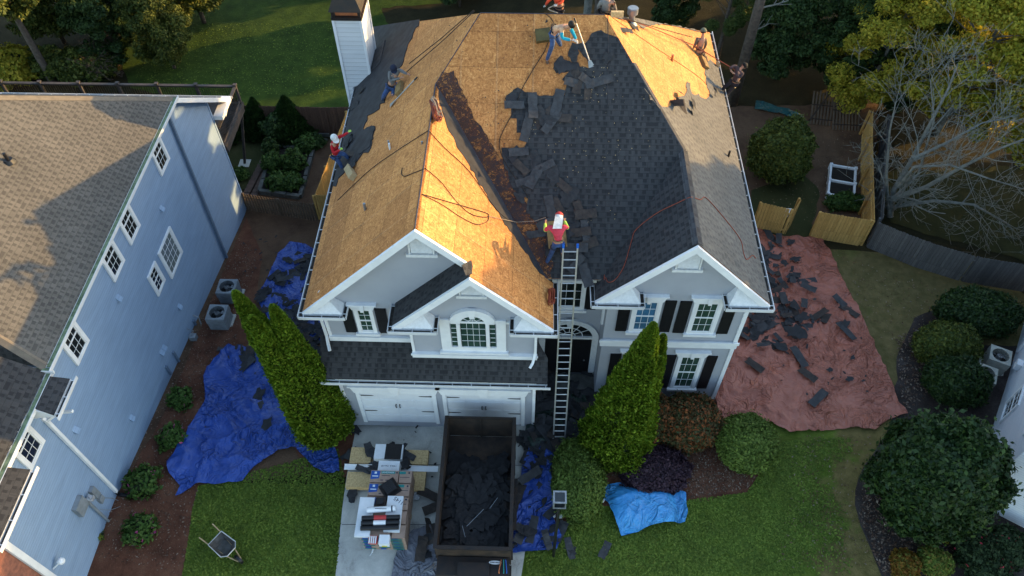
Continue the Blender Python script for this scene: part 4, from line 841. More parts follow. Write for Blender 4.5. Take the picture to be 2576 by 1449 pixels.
slab('roof', [ce[0], ce[1], r1, r0], M['shingle_nb'], parent=RH); slab('roof', [ce[2], ce[3], r0, r1], M['shingle_nb'], parent=RH); slab('roof', [ce[1], ce[2], r1], M['shingle_nb'], parent=RH); slab('roof', [ce[3], ce[0], r0], M['shingle_nb'], parent=RH)
Fr = (Vector((p0.x, p0.y, 0)), d, Vector((0, 0, 1)), -nrm)
window(RH, Fr, 3.3, 4.2, .9, 2.2, 3, 2, 'glass', .06, .1, sill=False); window(RH, Fr, 1.0, 1.9, 3.6, 5.0, 3, 2, 'glass', .06, .1, sill=False)
mb = MB(); mb.lbox(Fr, 6.0, 6.3, .9, 1.25, .001, .2); recalc(mb.build('utility_box', M['white'], RH)); mb = MB(); mb.lbox(Fr, 7.6, 7.75, .2, 1.5, .001, .08); recalc(mb.build('utility_box', M['white'], RH))

# ================================================================ FENCES
def fence(name, label, pts, h, m, bw=.14, gap=.008, post=2.4, side=1, th=.022, rails=(.3, 1.4), group=None, dog=True, pm=None, cat='fence'):
    pts = [Vector((p[0], p[1], 0)) for p in pts]; t = thing(name, label, cat, (pts[0].x, pts[0].y, g(pts[0].x, pts[0].y)), group)
    mb = MB(); rl = MB(); rr = random.Random(hash(label) % 1000 if False else len(label))
    for a, b in zip(pts[:-1], pts[1:]):
        L = (b-a).length; dd = (b-a)/L; nn = Vector((-dd.y, dd.x, 0))*side; n = int(L/(bw+gap)); s = 0
        for k in range(n):
            c0 = a+dd*(k*(bw+gap)); c1 = c0+dd*bw; z0 = g(c0.x, c0.y)+.03; hh = h+rr.uniform(-.012, .012); ch = .03 if dog else 0
            poly = [c0+Z*z0, c1+Z*z0, c1+Z*(z0+hh-ch), c1-dd*ch+Z*(z0+hh), c0+dd*ch+Z*(z0+hh), c0+Z*(z0+hh-ch)]
            off = nn*rr.uniform(-.004, .004); mb.prism([p+off for p in poly], nn*th)
        for rz in rails:
            q0, q1 = a-nn*.002, b-nn*.002; za, zb = g(a.x, a.y)+rz, g(b.x, b.y)+rz; rl.hexa([q0+Z*za, q1+Z*zb, q1-nn*.04+Z*zb, q0-nn*.04+Z*za], [q0+Z*(za+.09), q1+Z*(zb+.09), q1-nn*.04+Z*(zb+.09), q0-nn*.04+Z*(za+.09)])
        np_ = max(1, round(L/post))
        for k in range(np_+1):
            c0 = a+dd*(L*k/np_); z0 = g(c0.x, c0.y); pm_ = MB(); c0 = c0-nn*.095; pm_.box(c0.x-.05, c0.x+.05, c0.y-.05, c0.y+.05, z0-.1, z0+h-.06); pm_.build('post', pm or m, t)
    o = mb.build('boards', m, t); recalc(o); uv_fix(o); o = rl.build('rail', pm or m, t); recalc(o)
    return t
gx = lambda px, py: tuple(G(px, py)[:2])
fence('wooden_fence', 'brown board fence across the back, behind two dark conifers', [gx(555, 331), gx(836, 337), (-8.4, gx(836, 337)[1]+.1)], 1.9, M['cedar_brown'], side=-1, rails=(.2,))
a1 = gx(836, 337); a2 = gx(809, 552)
fence('wooden_fence', 'yellow cedar fence running beside the left wall of the stripped house', [tuple(P(873, 278, 2, -.75)[:2]), a2], 1.8, M['cedar'], side=1, rails=(.3, .9, 1.5))
fence('wooden_fence', 'short yellow cedar panel against the left gutter of the stripped house', [(a2[0]+.02, a2[1]-.03), (-7.0, a2[1]-.05)], 1.8, M['cedar'], side=-1)
fence('picket_fence', 'low tan picket fence between the two houses', [gx(623, 529), gx(797, 556)], 1.25, M['lattice'], .10, .055, 2.0, side=-1, rails=(.25, .95))
fence('wooden_fence', 'yellow cedar panel between the right gutter and the open gate', [gx(1892, 574), gx(1968, 592)], 1.75, M['cedar'], side=-1)
a = G(1968, 592); b = P(2021, 489, 2, g(9, 24)+1.75)
fence('fence_gate', 'open yellow cedar gate swung back into the side yard', [(a.x+.12, a.y+.05), (b.x, b.y)], 1.7, M['cedar'], side=-1, post=5, cat='gate')
fence('wooden_fence', 'wide yellow cedar panel at the top of the red tarp', [gx(2037, 598), gx(2166, 620)], 1.75, M['cedar'], side=-1)
a = G(2166, 620); b = P(2196, 275, 2, -1.1+1.75)
fence('wooden_fence', 'long yellow cedar fence running back beside the white planter', [(a.x+.03, a.y+.12), (b.x, b.y)], 1.75, M['cedar'], side=-1)
fence('wooden_fence', 'weathered grey board fence beneath the bare tree', [gx(2180, 623), gx(2300, 672), gx(2420, 709), gx(2576, 735), gx(2700, 745)], 1.7, M['oldwood'], side=-1)
a = G(2182, 615); fence('wooden_fence', 'dark grey board fence running back between cedar fence and bare tree', [(a.x+.15, a.y+.15), (b.x+.9, b.y-.3)], 1.7, M['oldwood'], side=-1)
# old picket panels leaning in the back yard
def picket_pile(name, label, px, rot, n, L):
    p = G(*px); t = thing(name, label, 'fence panel', p, 'old picket panels leaning in the back yard'); mb = MB()
    for k in range(n):
        o = Vector((math.cos(rot), math.sin(rot), 0))*(k*.17); dd = Vector((-math.sin(rot)*.8, math.cos(rot)*.8, .55)).normalized(); j = random.uniform(-.1, .1)
        q0 = p+o+Z*.1; mb.hexa([q0, q0+Vector((.09, 0, 0)), q0+Vector((.09, 0, .02)), q0+Z*.02], [q0+dd*(L+j), q0+dd*(L+j)+Vector((.09, 0, 0)), q0+dd*(L+j)+Vector((.09, 0, .02)), q0+dd*(L+j)+Z*.02])
    recalc(mb.build('pickets', M['lattice'], t)); mb = MB()
    for s in (.3, 1.1): mb.tube([p+dd*s+Z*.12, p+Vector((math.cos(rot), math.sin(rot), 0))*(n*.17)+dd*s+Z*.12], .03, 4)
    mb.build('rail', M['lattice'], t, uv=False)
picket_pile('old_fence', 'old picket panel leaning left, nearest the teal sheet', (2035, 315), -.15, 9, 1.9); picket_pile('old_fence', 'old picket panel leaning right, nearest the long cedar fence', (2092, 330), -.05, 9, 1.6)
mb = MB(); a = G(2030, 320); b = G(2085, 262); mb.tube([a+Z*.5, b+Z*1.3], .06, 4); tag(mb.build('plank', M['lattice'], uv=False), 'loose plank lying across the old picket panels', 'plank')

# ================================================================ TARPS
def tarp(name, label, px, m, amp, off=.07, seed=0, step=.085, bulge=0, height=None, edge=2, cat='tarp'):
    xy = [tuple(G(*p)[:2]) for p in jag(px, edge, 14, seed)]; cx = sum(p[0] for p in xy)/len(xy); cy = sum(p[1] for p in xy)/len(xy)
    def zf_(x, y):
        q = Vector((x*.9+seed*7, y*.9, seed)); q2 = q+Vector((noise.noise(q*1.1), noise.noise(q*1.1+Vector((5, 5, 5))), 0))*.9
        r1 = 1-abs(noise.noise(q2*1.0))*2.2; r2 = 1-abs(noise.noise(q2*2.3+Vector((9, 1, 4))))*2.2; r3 = 1-abs(noise.noise(q2*4.5+Vector((3, 8, 4))))*2
        w_ = Vector((noise.noise(q*.6), noise.noise(q*.6+Vector((5, 5, 5))), 0))*1.6; q3 = Vector((x*.8, y*.8, seed*3))+w_; k1 = abs(noise.noise(q3)); k2 = abs(noise.noise(q3*2.1+Vector((9, 1, 4)))); k3 = abs(noise.noise(q3*4.2+Vector((3, 8, 4)))); md = max(0.05, min(1, .5+1.6*noise.noise(q*.55+Vector((7, 7, 7))))); fl_ = max(0, 1-abs(((x*.8+y*.6)/1.25) % 1-.5)*40)*.12+max(0, 1-abs(((-x*.6+y*.8)/1.25) % 1-.5)*40)*.12; h = amp*(max(0, 1-k1*6)**1.4*.8+max(0, 1-k2*6)**1.4*.5*md+max(0, 1-k3*5)**1.4*.10*md+.7*(noise.noise(q*.9)+.5)+fl_)
        if height: h += height(x, y)
        return g(x, y)+off+h
    bm = poly_bm(xy, step, zf_); bmesh.ops.recalc_face_normals(bm, faces=bm.faces)
    o = bm_obj(bm, name, m, smooth=True); c = Vector((cx, cy, g(cx, cy)))
    for v_ in o.data.vertices: v_.co -= c
    o.location = c; tag(o, label, cat); return o
tarp('tarp', 'big rumpled royal-blue tarp left of the driveway, under the conifers', [(573, 872), (640, 880), (700, 900), (790, 950), (850, 985), (868, 1060), (830, 1100), (848, 1140), (856, 1190), (824, 1194), (790, 1178), (765, 1150), (745, 1128), (700, 1135), (640, 1178), (612, 1212), (560, 1220), (505, 1218), (470, 1238), (443, 1250), (455, 1225), (430, 1195), (424, 1165), (450, 1125), (478, 1080), (520, 1010), (514, 950), (540, 905)], M['tarp_blue'], .15, seed=1)
tarp('tarp', 'blue tarp behind the conifers, strewn with torn shingles between the houses', [(700, 640), (730, 612), (770, 618), (805, 640), (830, 720), (830, 800), (810, 860), (760, 860), (700, 850), (650, 760), (655, 735), (680, 690)], M['tarp_blue'], .10, seed=2)
tarp('tarp', 'narrow blue tarp between the dump trailer and the lamp post', [(1330, 1130), (1430, 1120), (1440, 1180), (1400, 1240), (1390, 1300), (1412, 1350), (1400, 1385), (1340, 1390), (1284, 1394), (1290, 1330), (1312, 1240), (1312, 1180)], M['tarp_blue'], .13, seed=3)
tarp('tarp', 'red-brown tarp spread along the right side, covered in torn shingles', [(1890, 570), (1960, 600), (2064, 600), (2090, 640), (2110, 690), (2145, 760), (2170, 810), (2210, 900), (2240, 960), (2258, 1015), (2280, 1045), (2230, 1060), (2200, 1085), (2150, 1075), (2080, 1085), (1985, 1090), (1930, 1065), (1845, 1070), (1800, 1060), (1800, 990), (1840, 850), (1880, 700), (1870, 600)], M['tarp_red'], .14, seed=4, step=.11)
tarp('tarp', 'dark green tarp covering the ground at the entry', [(1345, 1010), (1500, 985), (1560, 1000), (1530, 1080), (1470, 1110), (1420, 1150), (1340, 1150), (1320, 1090)], M['tarp_green'], .14, seed=5)
tarp('tarp', 'grey tarp beside the front end of the dump trailer', [(1040, 1335), (1085, 1322), (1100, 1350), (1110, 1400), (1140, 1470), (980, 1470), (1000, 1385), (1035, 1340)], M['tarp_grey'], .07, seed=6, off=.09)
bx = G(1615, 1290)
tarp('tarp', 'bright blue tarp draped over a heap on the front lawn', [(1508, 1228), (1545, 1218), (1600, 1222), (1650, 1215), (1672, 1206), (1690, 1218), (1724, 1242), (1729, 1290), (1722, 1315), (1680, 1322), (1620, 1335), (1562, 1352), (1545, 1310), (1530, 1270), (1510, 1250)], M['tarp_light'], .07, seed=7, step=.07, height=lambda x, y: .42*max(0, 1-((x-bx.x)/1.25)**4)*max(0, 1-((y-bx.y-.1)/.85)**4))
tarp('plastic_bag', 'crumpled clear plastic wrap on the driveway beside the bundles', [(1035, 1200), (1060, 1205), (1062, 1240), (1055, 1262), (1030, 1262), (1018, 1270), (1016, 1240), (1030, 1220)], M['plastic'], .14, .08, 8, .07, edge=3, cat='plastic wrap')
tarp('teal_sheet', 'folded teal sheet on the bare earth of the back yard', [(1900, 258), (1925, 262), (2020, 295), (2018, 315), (1960, 290), (1897, 278)], M['teal_tarp'], .06, .12, 9, cat='sheet')
for p_ in ((1570, 1328), (1516, 1262)):
    q = G(*p_); 
mb = MB(); q = G(1514, 1262); mb.ball(q+Z*.12, .09); mb.ball(q+Z*.22, .05); tag(mb.build('garden_light', M['white'], uv=False, smooth=True), 'small white garden light at the corner of the bright blue tarp', 'garden light')

# ================================================================ DUMP TRAILER
TR = thing('dump_trailer', 'dark rusty dump trailer full of torn roofing on the driveway', 'trailer', (-1.65, 11.3, 0))
tx0, tx1, ty0, ty1, tz0, tz1 = -2.88, -.38, 9.0, 13.78, .62, 1.95
mb = MB(); t_ = .05
mb.box(tx0, tx1, ty0, ty1, tz0-.08, tz0)
mb.box(tx0, tx0+t_, ty0, ty1, tz0+.001, tz1); mb.box(tx1-t_, tx1, ty0, ty1, tz0+.001, tz1); mb.box(tx0+t_+.001, tx1-t_-.001, ty0, ty0+t_, tz0+.001, tz1)
b_ = mb.build('bed', M['rust'], TR)
mb = MB(); mb.box(tx0+.02, tx1-.02, ty1+.002, ty1+.05, tz0+.01, tz1); mb.box((tx0+tx1)/2-.02, (tx0+tx1)/2+.02, ty1-.05, ty1+.001, tz0, tz1); tg = mb.build('tailgate', M['rust'], TR)
mb = MB(); mb.box(tx0-.05, tx0+.075, ty0-.03, ty1+.08, tz1+.001, tz1+.07); mb.box(tx1-.075, tx1+.05, ty0-.03, ty1+.08, tz1+.001, tz1+.07); mb.box(tx0+.076, tx1-.076, ty0-.05, ty0+.08, tz1+.001, tz1+.07); mb.box(tx0+.076, tx1-.076, ty1-.02, ty1+.07, tz1+.001, tz1+.07); mb.build('rim', M['blacksteel'], TR)
mb = MB()
for k in range(8):
    yy = ty0+.15+k*.62
    for xx in (tx0-.06, tx1+.0): mb.box(xx, xx+.06, yy, yy+.07, tz0-.05, tz1)
mb.build('rib', M['blacksteel'], TR)
mb = MB(); mb.box(tx0+.05, tx1-.05, 8.35, 8.97, .55, 1.30); mb.box(tx0+.75, tx1-.7, 8.30, 8.75, 1.301, 1.42); mb.box(tx0-.02, tx1+.02, 8.25, 8.98, .45, .53); recalc(mb.build('pump_box', M['blacksteel'], TR))
mb = MB(); mb.tube([(tx0+.6, 8.5, .5), (-1.63, 6.9, .5)], .06, 4); mb.tube([(tx1-.6, 8.5, .5), (-1.63, 6.9, .5)], .06, 4); mb.tube([(-1.63, 7.3, .5), (-1.63, 6.5, .5)], .07, 4); mb.build('tongue', M['blacksteel'], TR, uv=False)
for xx in (tx0-.02, tx1+.02):
    for yy in (10.6, 11.5):
        s = -1 if xx < -1.6 else 1; mb = MB(); mb.tube([(xx-s*.22, yy, .40), (xx+s*.03, yy, .40)], .39, 20); wl = mb.build('wheel', M['black'], TR, uv=False); mb = MB(); mb.tube([(xx+s*.031, yy, .40), (xx+s*.05, yy, .40)], .2, 14); mb.build('hub', M['galv'], wl, uv=False)
    mb = MB(); mb.box(xx-.12, xx+.14, 10.1, 12.0, .80, .86); mb.build('fender', M['blacksteel'], TR)
# oval plate with dark lettering
oc = Vector((-.98, 8.972, 1.42)); mb = MB(); mb.prism([(oc.x+math.cos(a)*.22, 8.940, oc.z-.0+math.sin(a)*.075) for a in [i*math.pi/10 for i in range(20)]], (0, .012, 0)); mb.v = [v_ for v_ in mb.v]
pl = MB(); pl.prism([(-.90+math.cos(a)*.21, 8.80+math.sin(a)*.06, 1.302) for a in [i*math.pi/10 for i in range(20)]], (0, 0, .012)); op = pl.build('oval_plate', M['white'], TR, uv=False); recalc(op)
mb = MB()
for k in range(7): mb.box(-1.05+k*.045, -1.022+k*.045, 8.775, 8.825, 1.3145, 1.3165)
mb.build('lettering', M['black'], op, uv=False)
def text(s, size, loc, rot, m, parent=None, name='lettering', sx=1):
    cu = bpy.data.curves.new(name, 'FONT'); cu.body = s; cu.size = size; cu.extrude = .001; cu.align_x = 'CENTER'; cu.align_y = 'CENTER'
    to = bpy.data.objects.new('tmp', cu); COL.objects.link(to); to.rotation_euler = rot; to.scale = (sx, 1, 1); to.location = loc; bpy.context.view_layer.update()
    me = bpy.data.meshes.new_from_object(to.evaluated_get(bpy.context.evaluated_depsgraph_get())); me.transform(to.matrix_world); off = parent_off(parent); me.transform(Matrix.Translation(-off))
    COL.objects.unlink(to); bpy.data.objects.remove(to); me.materials.clear(); me.materials.append(m); o = bpy.data.objects.new(name, me); COL.objects.link(o)
    if parent: o.parent = parent
    return o
mb = MB(); mb.tube([(-.55, 8.9, 1.3), (-.5, 8.5, 1.35), (-.52, 8.2, .9), (-.5, 7.6, .3)], .02, 6); tag(mb.build('hose', M['blueprint'], TR, uv=False)); mb = MB(); mb.tube([(-.62, 8.9, 1.3), (-.6, 8.5, 1.36), (-.62, 8.2, .9), (-.6, 7.6, .3)], .02, 6); mb.build('hose', M['teal'], TR, uv=False)
mb = MB(); mb.tube([(-.7, 8.9, 1.3), (-.76, 8.5, 1.4), (-.72, 8.25, .9), (-.7, 7.6, .3)], .02, 6); mb.build('hose', M['copper'], TR, uv=False)
# the load: a heap surface, loose pieces are added with the shingle scraps
def heap(x, y):
    k = min(1, max(0, (12.9-y)/1.6)); return tz0+.05+.55*smooth(k)*(1-.25*abs((x+1.63)/1.2)**2)+.16*(noise.noise(Vector((x*1.7, y*1.7, 3)))+.4*noise.noise(Vector((x*5, y*5, 1))))
bm = poly_bm([(tx0+.06, ty0+.06), (tx1-.06, ty0+.06), (tx1-.06, 12.75), (tx0+.06, 12.85)], .12, heap)
HEAP = tag(bm_obj(bm, 'roofing_debris', M['blacksteel']), kind='stuff')

# ================================================================ PALLET OF BUNDLES etc.
def bundles():
    t = thing('shingle_bundles', 'tall stack of kraft-wrapped shingle bundles on the driveway', 'shingle bundles', (-5.0, 10.6, 0))
    x0, x1, yb_, yt = -5.52, -4.02, 9.55, 12.05
    for k in range(8):
        z = .12+k*.135
        for (a, b) in (((x0, x0+1.02), (x0+1.03, x1)) if k % 2 else ((x0, x0+.5), (x0+.51, x1))):
            for r in range(5):
                yy = yb_+r*.5; j = random.uniform(-.02, .02); mb = MB(); e = .014
                mb.hexa([(a+j, yy+.01, z), (b+j, yy+.01, z), (b+j, yy+.49, z), (a+j, yy+.49, z)], [(a+j+e, yy+.01+e, z+.128), (b+j-e, yy+.01+e, z+.128), (b+j-e, yy+.49-e, z+.128), (a+j+e, yy+.49-e, z+.128)])
                o = mb.build('bundle', M['cardboard'], t)
                if k % 2 == 1 or r == 0:
                    mb = MB(); 
                    if r == 0: mb.box(a+.05, a+.25, yy-.004, yy+.004, z+.03, z+.11); mb.build('blue_label', M['blueprint'], o, uv=False); mb = MB(); mb.box(b-.5, b-.1, yy-.005, yy+.003, z+.05, z+.10); mb.build('teal_label', M['teal'], o, uv=False)
                if k == 7 and r >= 2:
                    zt_ = z+.13; mb = MB()
                    if b-a > .7:
                        mb.hexa([(a+.04, yy+.13, zt_), (a+.34, yy+.17, zt_), (a+.36, yy+.45, zt_), (a+.04, yy+.45, zt_)], [(a+.04, yy+.13, zt_+.004), (a+.34, yy+.17, zt_+.004), (a+.36, yy+.45, zt_+.004), (a+.04, yy+.45, zt_+.004)]); bl = mb.build('blue_label', M['blueprint'], o, uv=False)
                        mb = MB(); mb.box(a+.16, a+.24, yy+.34, yy+.42, zt_+.0045, zt_+.006); mb.box(a+.09, a+.30, yy+.235, yy+.27, zt_+.0045, zt_+.006); mb.build('logo', M['paper'], bl, uv=False)
                        mb = MB(); mb.box(a+.40, b-.12, yy+.35, yy+.45, zt_, zt_+.004); tl = mb.build('teal_label', M['teal'], o, uv=False)
                        text('LANDMARK', .085, ((a+.40+b-.14)/2, yy+.40, zt_+.006), (0, 0, 0), M['paper'], tl)
                        mb = MB(); mb.tube([(b-.06, yy+.40, zt_), (b-.06, yy+.40, zt_+.004)], .035, 10); mb.box(a+.42, b-.3, yy+.27, yy+.29, zt_, zt_+.003); mb.box(a+.40, a+.50, yy+.09, yy+.12, zt_, zt_+.003); mb.box(a+.58, a+.68, yy+.09, yy+.12, zt_, zt_+.003); mb.build('print', M['ink'], o, uv=False)
                    else:
                        mb.box(a+.02, a+.25, yy+.35, yy+.45, zt_, zt_+.004); mb.build('teal_label', M['teal'], o, uv=False); mb = MB(); mb.tube([(b-.1, yy+.40, zt_), (b-.1, yy+.40, zt_+.004)], .035, 10); mb.box(a+.05, a+.4, yy+.22, yy+.24, zt_, zt_+.003); mb.build('print', M['ink'], o, uv=False)
    mb = MB()
    for k in range(3): mb.box(x0, x1, yb_+.05+k*1.1, yb_+.2+k*1.1, .055, .115)
    mb.build('pallet', M['lumber'], t); return t
bundles()
ZT = 1.20+.005
def cardb(name, label, x0, x1, y0, y1, z0, z1, m, cat, extra=None):
    t = thing(name, label, cat, ((x0+x1)/2, (y0+y1)/2, z0)); mb = MB(); mb.box(x0, x1, y0, y1, z0, z1); o = mb.build('body', M[m], t)
    if extra: extra(t, o)
    return t
def p_(t, m, *boxes, name='print'):
    mb = MB(); [mb.box(*b) for b in boxes]; return mb.build(name, M[m], t, uv=False)
cardb('box', 'flat white carton with handwriting, right end of the pallet', -4.75, -4.2, 9.75, 11.02, ZT, ZT+.12, 'paper', 'carton', lambda t, o: (text('1145', .2, (-4.35, 10.85, ZT+.123), (0, 0, 2.6), M['ink'], o), p_(o, 'redprint', (-4.74, -4.5, 10.3, 10.32, ZT+.1205, ZT+.123))))
cardb('box', 'flat white carton at the left end of the pallet', -5.72, -5.2, 9.55, 10.95, ZT, ZT+.10, 'paper', 'carton')
cardb('box', 'small white carton hanging over the front of the pallet, yellow tag', -4.85, -4.5, 9.3, 9.62, ZT-.1, ZT+.15, 'paper', 'carton', lambda t, o: p_(o, 'yellow', (-4.75, -4.58, 9.293, 9.299, ZT-.09, ZT-.02)))
cardb('caulk_tubes', 'handful of red and white caulk tubes at the pallet front', -5.22, -4.92, 9.35, 9.6, ZT-.05, ZT+.08, 'redprint', 'caulk tubes', lambda t, o: p_(o, 'paper', *[(-5.2+.07*k, -5.16+.07*k, 9.33, 9.58, ZT+.082, ZT+.11) for k in range(4)]))
def vbox():
    t = thing('roof_vent', 'square black roof vent turned diagonally on the shingle bundles', 'roof vent', (-4.73, 11.33, ZT)); a = R_(38); r = lambda x, y, z: Vector((-4.73+x*math.cos(a)-y*math.sin(a), 11.33+x*math.sin(a)+y*math.cos(a), ZT+z))
    mb = MB(); s = .31; mb.hexa([r(-s, -s, .01), r(s, -s, .01), r(s, s, .01), r(-s, s, .01)], [r(-s, -s, .03), r(s, -s, .03), r(s, s, .03), r(-s, s, .03)]); mb.build('base', M['blacksteel'], t)
    mb = MB(); s = .25; mb.hexa([r(-s, -s, .031), r(s, -s, .031), r(s, s, .031), r(-s, s, .031)], [r(-s*.8, -s*.8, .19), r(s*.8, -s*.8, .19), r(s*.8, s*.8, .19), r(-s*.8, s*.8, .19)]); mb.hexa([r(-.015, -.19, .19), r(.015, -.19, .19), r(.015, .19, .19), r(-.015, .19, .19)], [r(-.015, -.19, .205), r(.015, -.19, .205), r(.015, .19, .205), r(-.015, .19, .205)]); recalc(mb.build('hood', M['black'], t))
vbox()
cardb('roof_vent', 'black vent housing between the two white cartons on the pallet', -5.15, -4.8, 10.6, 10.95, ZT, ZT+.14, 'blacksteel', 'roof vent', lambda t, o: (lambda mb: (mb.tube([(-4.98, 10.78, ZT+.141), (-4.98, 10.78, ZT+.2)], .12, 16), mb.build('collar', M['black'], o, uv=False)))(MB()))
for k in range(3):
    mb = MB(); y = 9.78+k*.17; mb.tube([(-5.52, y+.02, ZT+.19+.02*k), (-4.22, y+.1, ZT+.19+.02*k)], .082, 16); 
    o = tag(mb.build('felt_roll', M['black'], uv=False), ['black felt roll nearest the front edge of the pallet', 'middle black felt roll on the pallet, with a white label', 'black felt roll beside the white roll, with a red label'][k], 'felt roll', 'black felt rolls on the pallet')
    if k: 
        mb = MB(); mb.tube([(-5.1, y+.046, ZT+.19+.02*k), (-4.68, y+.072, ZT+.19+.02*k)], .084, 16); mb.build('label', M['paper' if k == 1 else 'redprint'], o, uv=False)
mb = MB(); mb.tube([(-5.38, 10.42, ZT+.24), (-4.40, 10.52, ZT+.24)], .10, 18); o = tag(mb.build('membrane_roll', M['paper'], uv=False), 'white wrapped membrane roll lying across the pallet', 'roll'); mb = MB(); mb.tube([(-4.55, 10.505, ZT+.24), (-4.50, 10.51, ZT+.24)], .102, 18); mb.box(-5.1, -4.7, 10.44, 10.46, ZT+.342, ZT+.346); mb.build('print', M['ink'], o, uv=False)
# OSB offcuts, cartons and drip edge behind the pallet
for i, (a, b, c_, d_, lb) in enumerate([(-6.55, -5.75, 12.70, 13.35, 'OSB sheets under torn felt, back left of the pallet'), (-4.5, -3.62, 12.72, 13.3, 'OSB sheets with a clean right edge, behind the pallet'), (-6.55, -5.55, 11.75, 12.35, 'OSB sheets beside the big blue tarp corner'), (-4.2, -3.65, 11.7, 12.5, 'OSB sheets right behind the shingle bundles')]):
    mb = MB(); 
    for k in range(5): j = random.uniform(-.02, .02); mb.box(a+j, b+j, c_, d_, .06+k*.05, .105+k*.05)
    tag(mb.build('osb_stack', M['osbstack']), lb, 'OSB sheets', 'OSB stacks behind the pallet')
cardb('box', 'black-topped carton on the OSB sheets behind the pallet', -5.6, -4.55, 12.75, 13.35, .31, .62, 'paper', 'carton', lambda t, o: p_(t, 'black', (-5.2, -4.6, 12.74, 13.36, .621, .64), name='lid'))
mb = MB(); mb.box(-6.7, -3.2, 12.42, 12.62, .32, .345); mb.box(-6.7, -3.2, 12.60, 12.62, .346, .40); tag(mb.build('drip_edge', M['white']), 'long white drip edge lengths laid across the OSB sheets', 'drip edge')
cardb('box', 'white instruction sheet carton behind the top row of bundles', -5.32, -4.55, 11.95, 12.52, .45, .95, 'paper', 'carton', lambda t, o: (text('1402.6  Dex 00', .09, (-4.93, 12.32, .953), (0, 0, math.pi), M['ink'], o), p_(o, 'ink', (-4.85, -4.6, 12.2, 12.205, .9505, .953), (-4.85, -4.6, 12.12, 12.125, .9505, .953), (-4.85, -4.6, 12.05, 12.055, .9505, .953), (-5.25, -4.98, 12.1, 12.105, .9505, .953))))
mb = MB(); mb.tube([G(944, 1368)+Z*.08, G(937, 1392)+Z*.08], .035, 8); mb.tube([G(936, 1393)+Z*.07, G(931, 1400)+Z*.07], .012, 6); tag(mb.build('caulk_tube', M['paper'], uv=False), 'single white caulk tube lying on the driveway in front of the pallet', 'caulk tube')
mb = MB(); mb.tube([G(1013, 1222)+Z*.08, G(1008, 1237)+Z*.08], .04, 8); tag(mb.build('caulk_tube', M['black'], uv=False), 'black tube lying between the bundles and the plastic wrap', 'tube')

# ================================================================ LADDER, LAMP, WHEELBARROW, AC, PLANTER...
LD = thing('extension_ladder', 'aluminium extension ladder leaning on the entry eave', 'ladder', (1.45, 13.9, 0))
b0 = G(1391, 1116); b1 = G(1420, 1116)
top_y = 16.55; t0 = P(1417, 622, 1, top_y); t1 = P(1453, 622, 1, top_y); b0 = Vector((b0.x, b0.y, .1)); b1 = Vector((b1.x, b1.y, .1))
w_ = (t1-t0).length; 
for a, b in ((b0, t0), (b1, t1)):
    mb = MB(); mb.tube([a, b], .036, 4); mb.build('rail', M['alu'], LD, uv=False); mb = MB(); mb.tube([b-(b-a).normalized()*.02, b+(b-a).normalized()*.12], .052, 4); mb.build('end_cap', M['blue_plastic'], LD, uv=False)
    mb = MB(); mb.tube([a-Z*.08, a+(b-a).normalized()*.1], .05, 4); mb.build('foot', M['black'], LD, uv=False)
n = int((t0-b0).length/.305)
for k in range(1, n+1):
    s = k*.305/(t0-b0).length
    if s > .99: break
    mb = MB(); mb.tube([b0.lerp(t0, s), b1.lerp(t1, s)], .022, 6); mb.build('rung', M['alu'], LD, uv=False)
# lower fly section doubled over the middle rungs
mb = MB(); off = Vector((0, -.06, .03))
for a, b in ((b0, t0), (b1, t1)): mb.tube([a.lerp(b, .02)+off*-1, a.lerp(b, .62)+off*-1], .03, 4)
mb.build('fly_rail', M['alu'], LD, uv=False)
lp = G(1392, 1400); lt = P(1393, 1255, 1, lp.y); LP = thing('lamp_post', 'black lamp post with a square glass lantern beside the hedge', 'lamp post', lp)
mb = MB(); mb.tube([lp, lp+Z*(lt.z-.25)], .05, 8); mb.build('post', M['black'], LP, uv=False); h = lt.z
mb = MB(); s = .17
for sx in (-1, 1):
    for sy in (-1, 1): mb.box(lp.x+sx*s-.015, lp.x+sx*s+.015, lp.y+sy*s-.015, lp.y+sy*s+.015, h-.25, h+.12)
for z in (h-.27, h+.121): 
    mb.box(lp.x-s-.03, lp.x+s+.03, lp.y-s-.03, lp.y-s+.02, z, z+.03); mb.box(lp.x-s-.03, lp.x+s+.03, lp.y+s-.02, lp.y+s+.03, z, z+.03); mb.box(lp.x-s-.03, lp.x-s+.02, lp.y-s+.02, lp.y+s-.02, z, z+.03); mb.box(lp.x+s-.02, lp.x+s+.03, lp.y-s+.02, lp.y+s-.02, z, z+.03)
ln = mb.build('lantern', M['galv'], LP, uv=False)
mb = MB(); mb.box(lp.x-s+.01, lp.x+s-.01, lp.y-s+.01, lp.y+s-.01, h+.10, h+.13); mb.box(lp.x-s, lp.x+s, lp.y-s, lp.y+s, h-.26, h-.24); mb.build('pane', M['glass'], ln, uv=False)
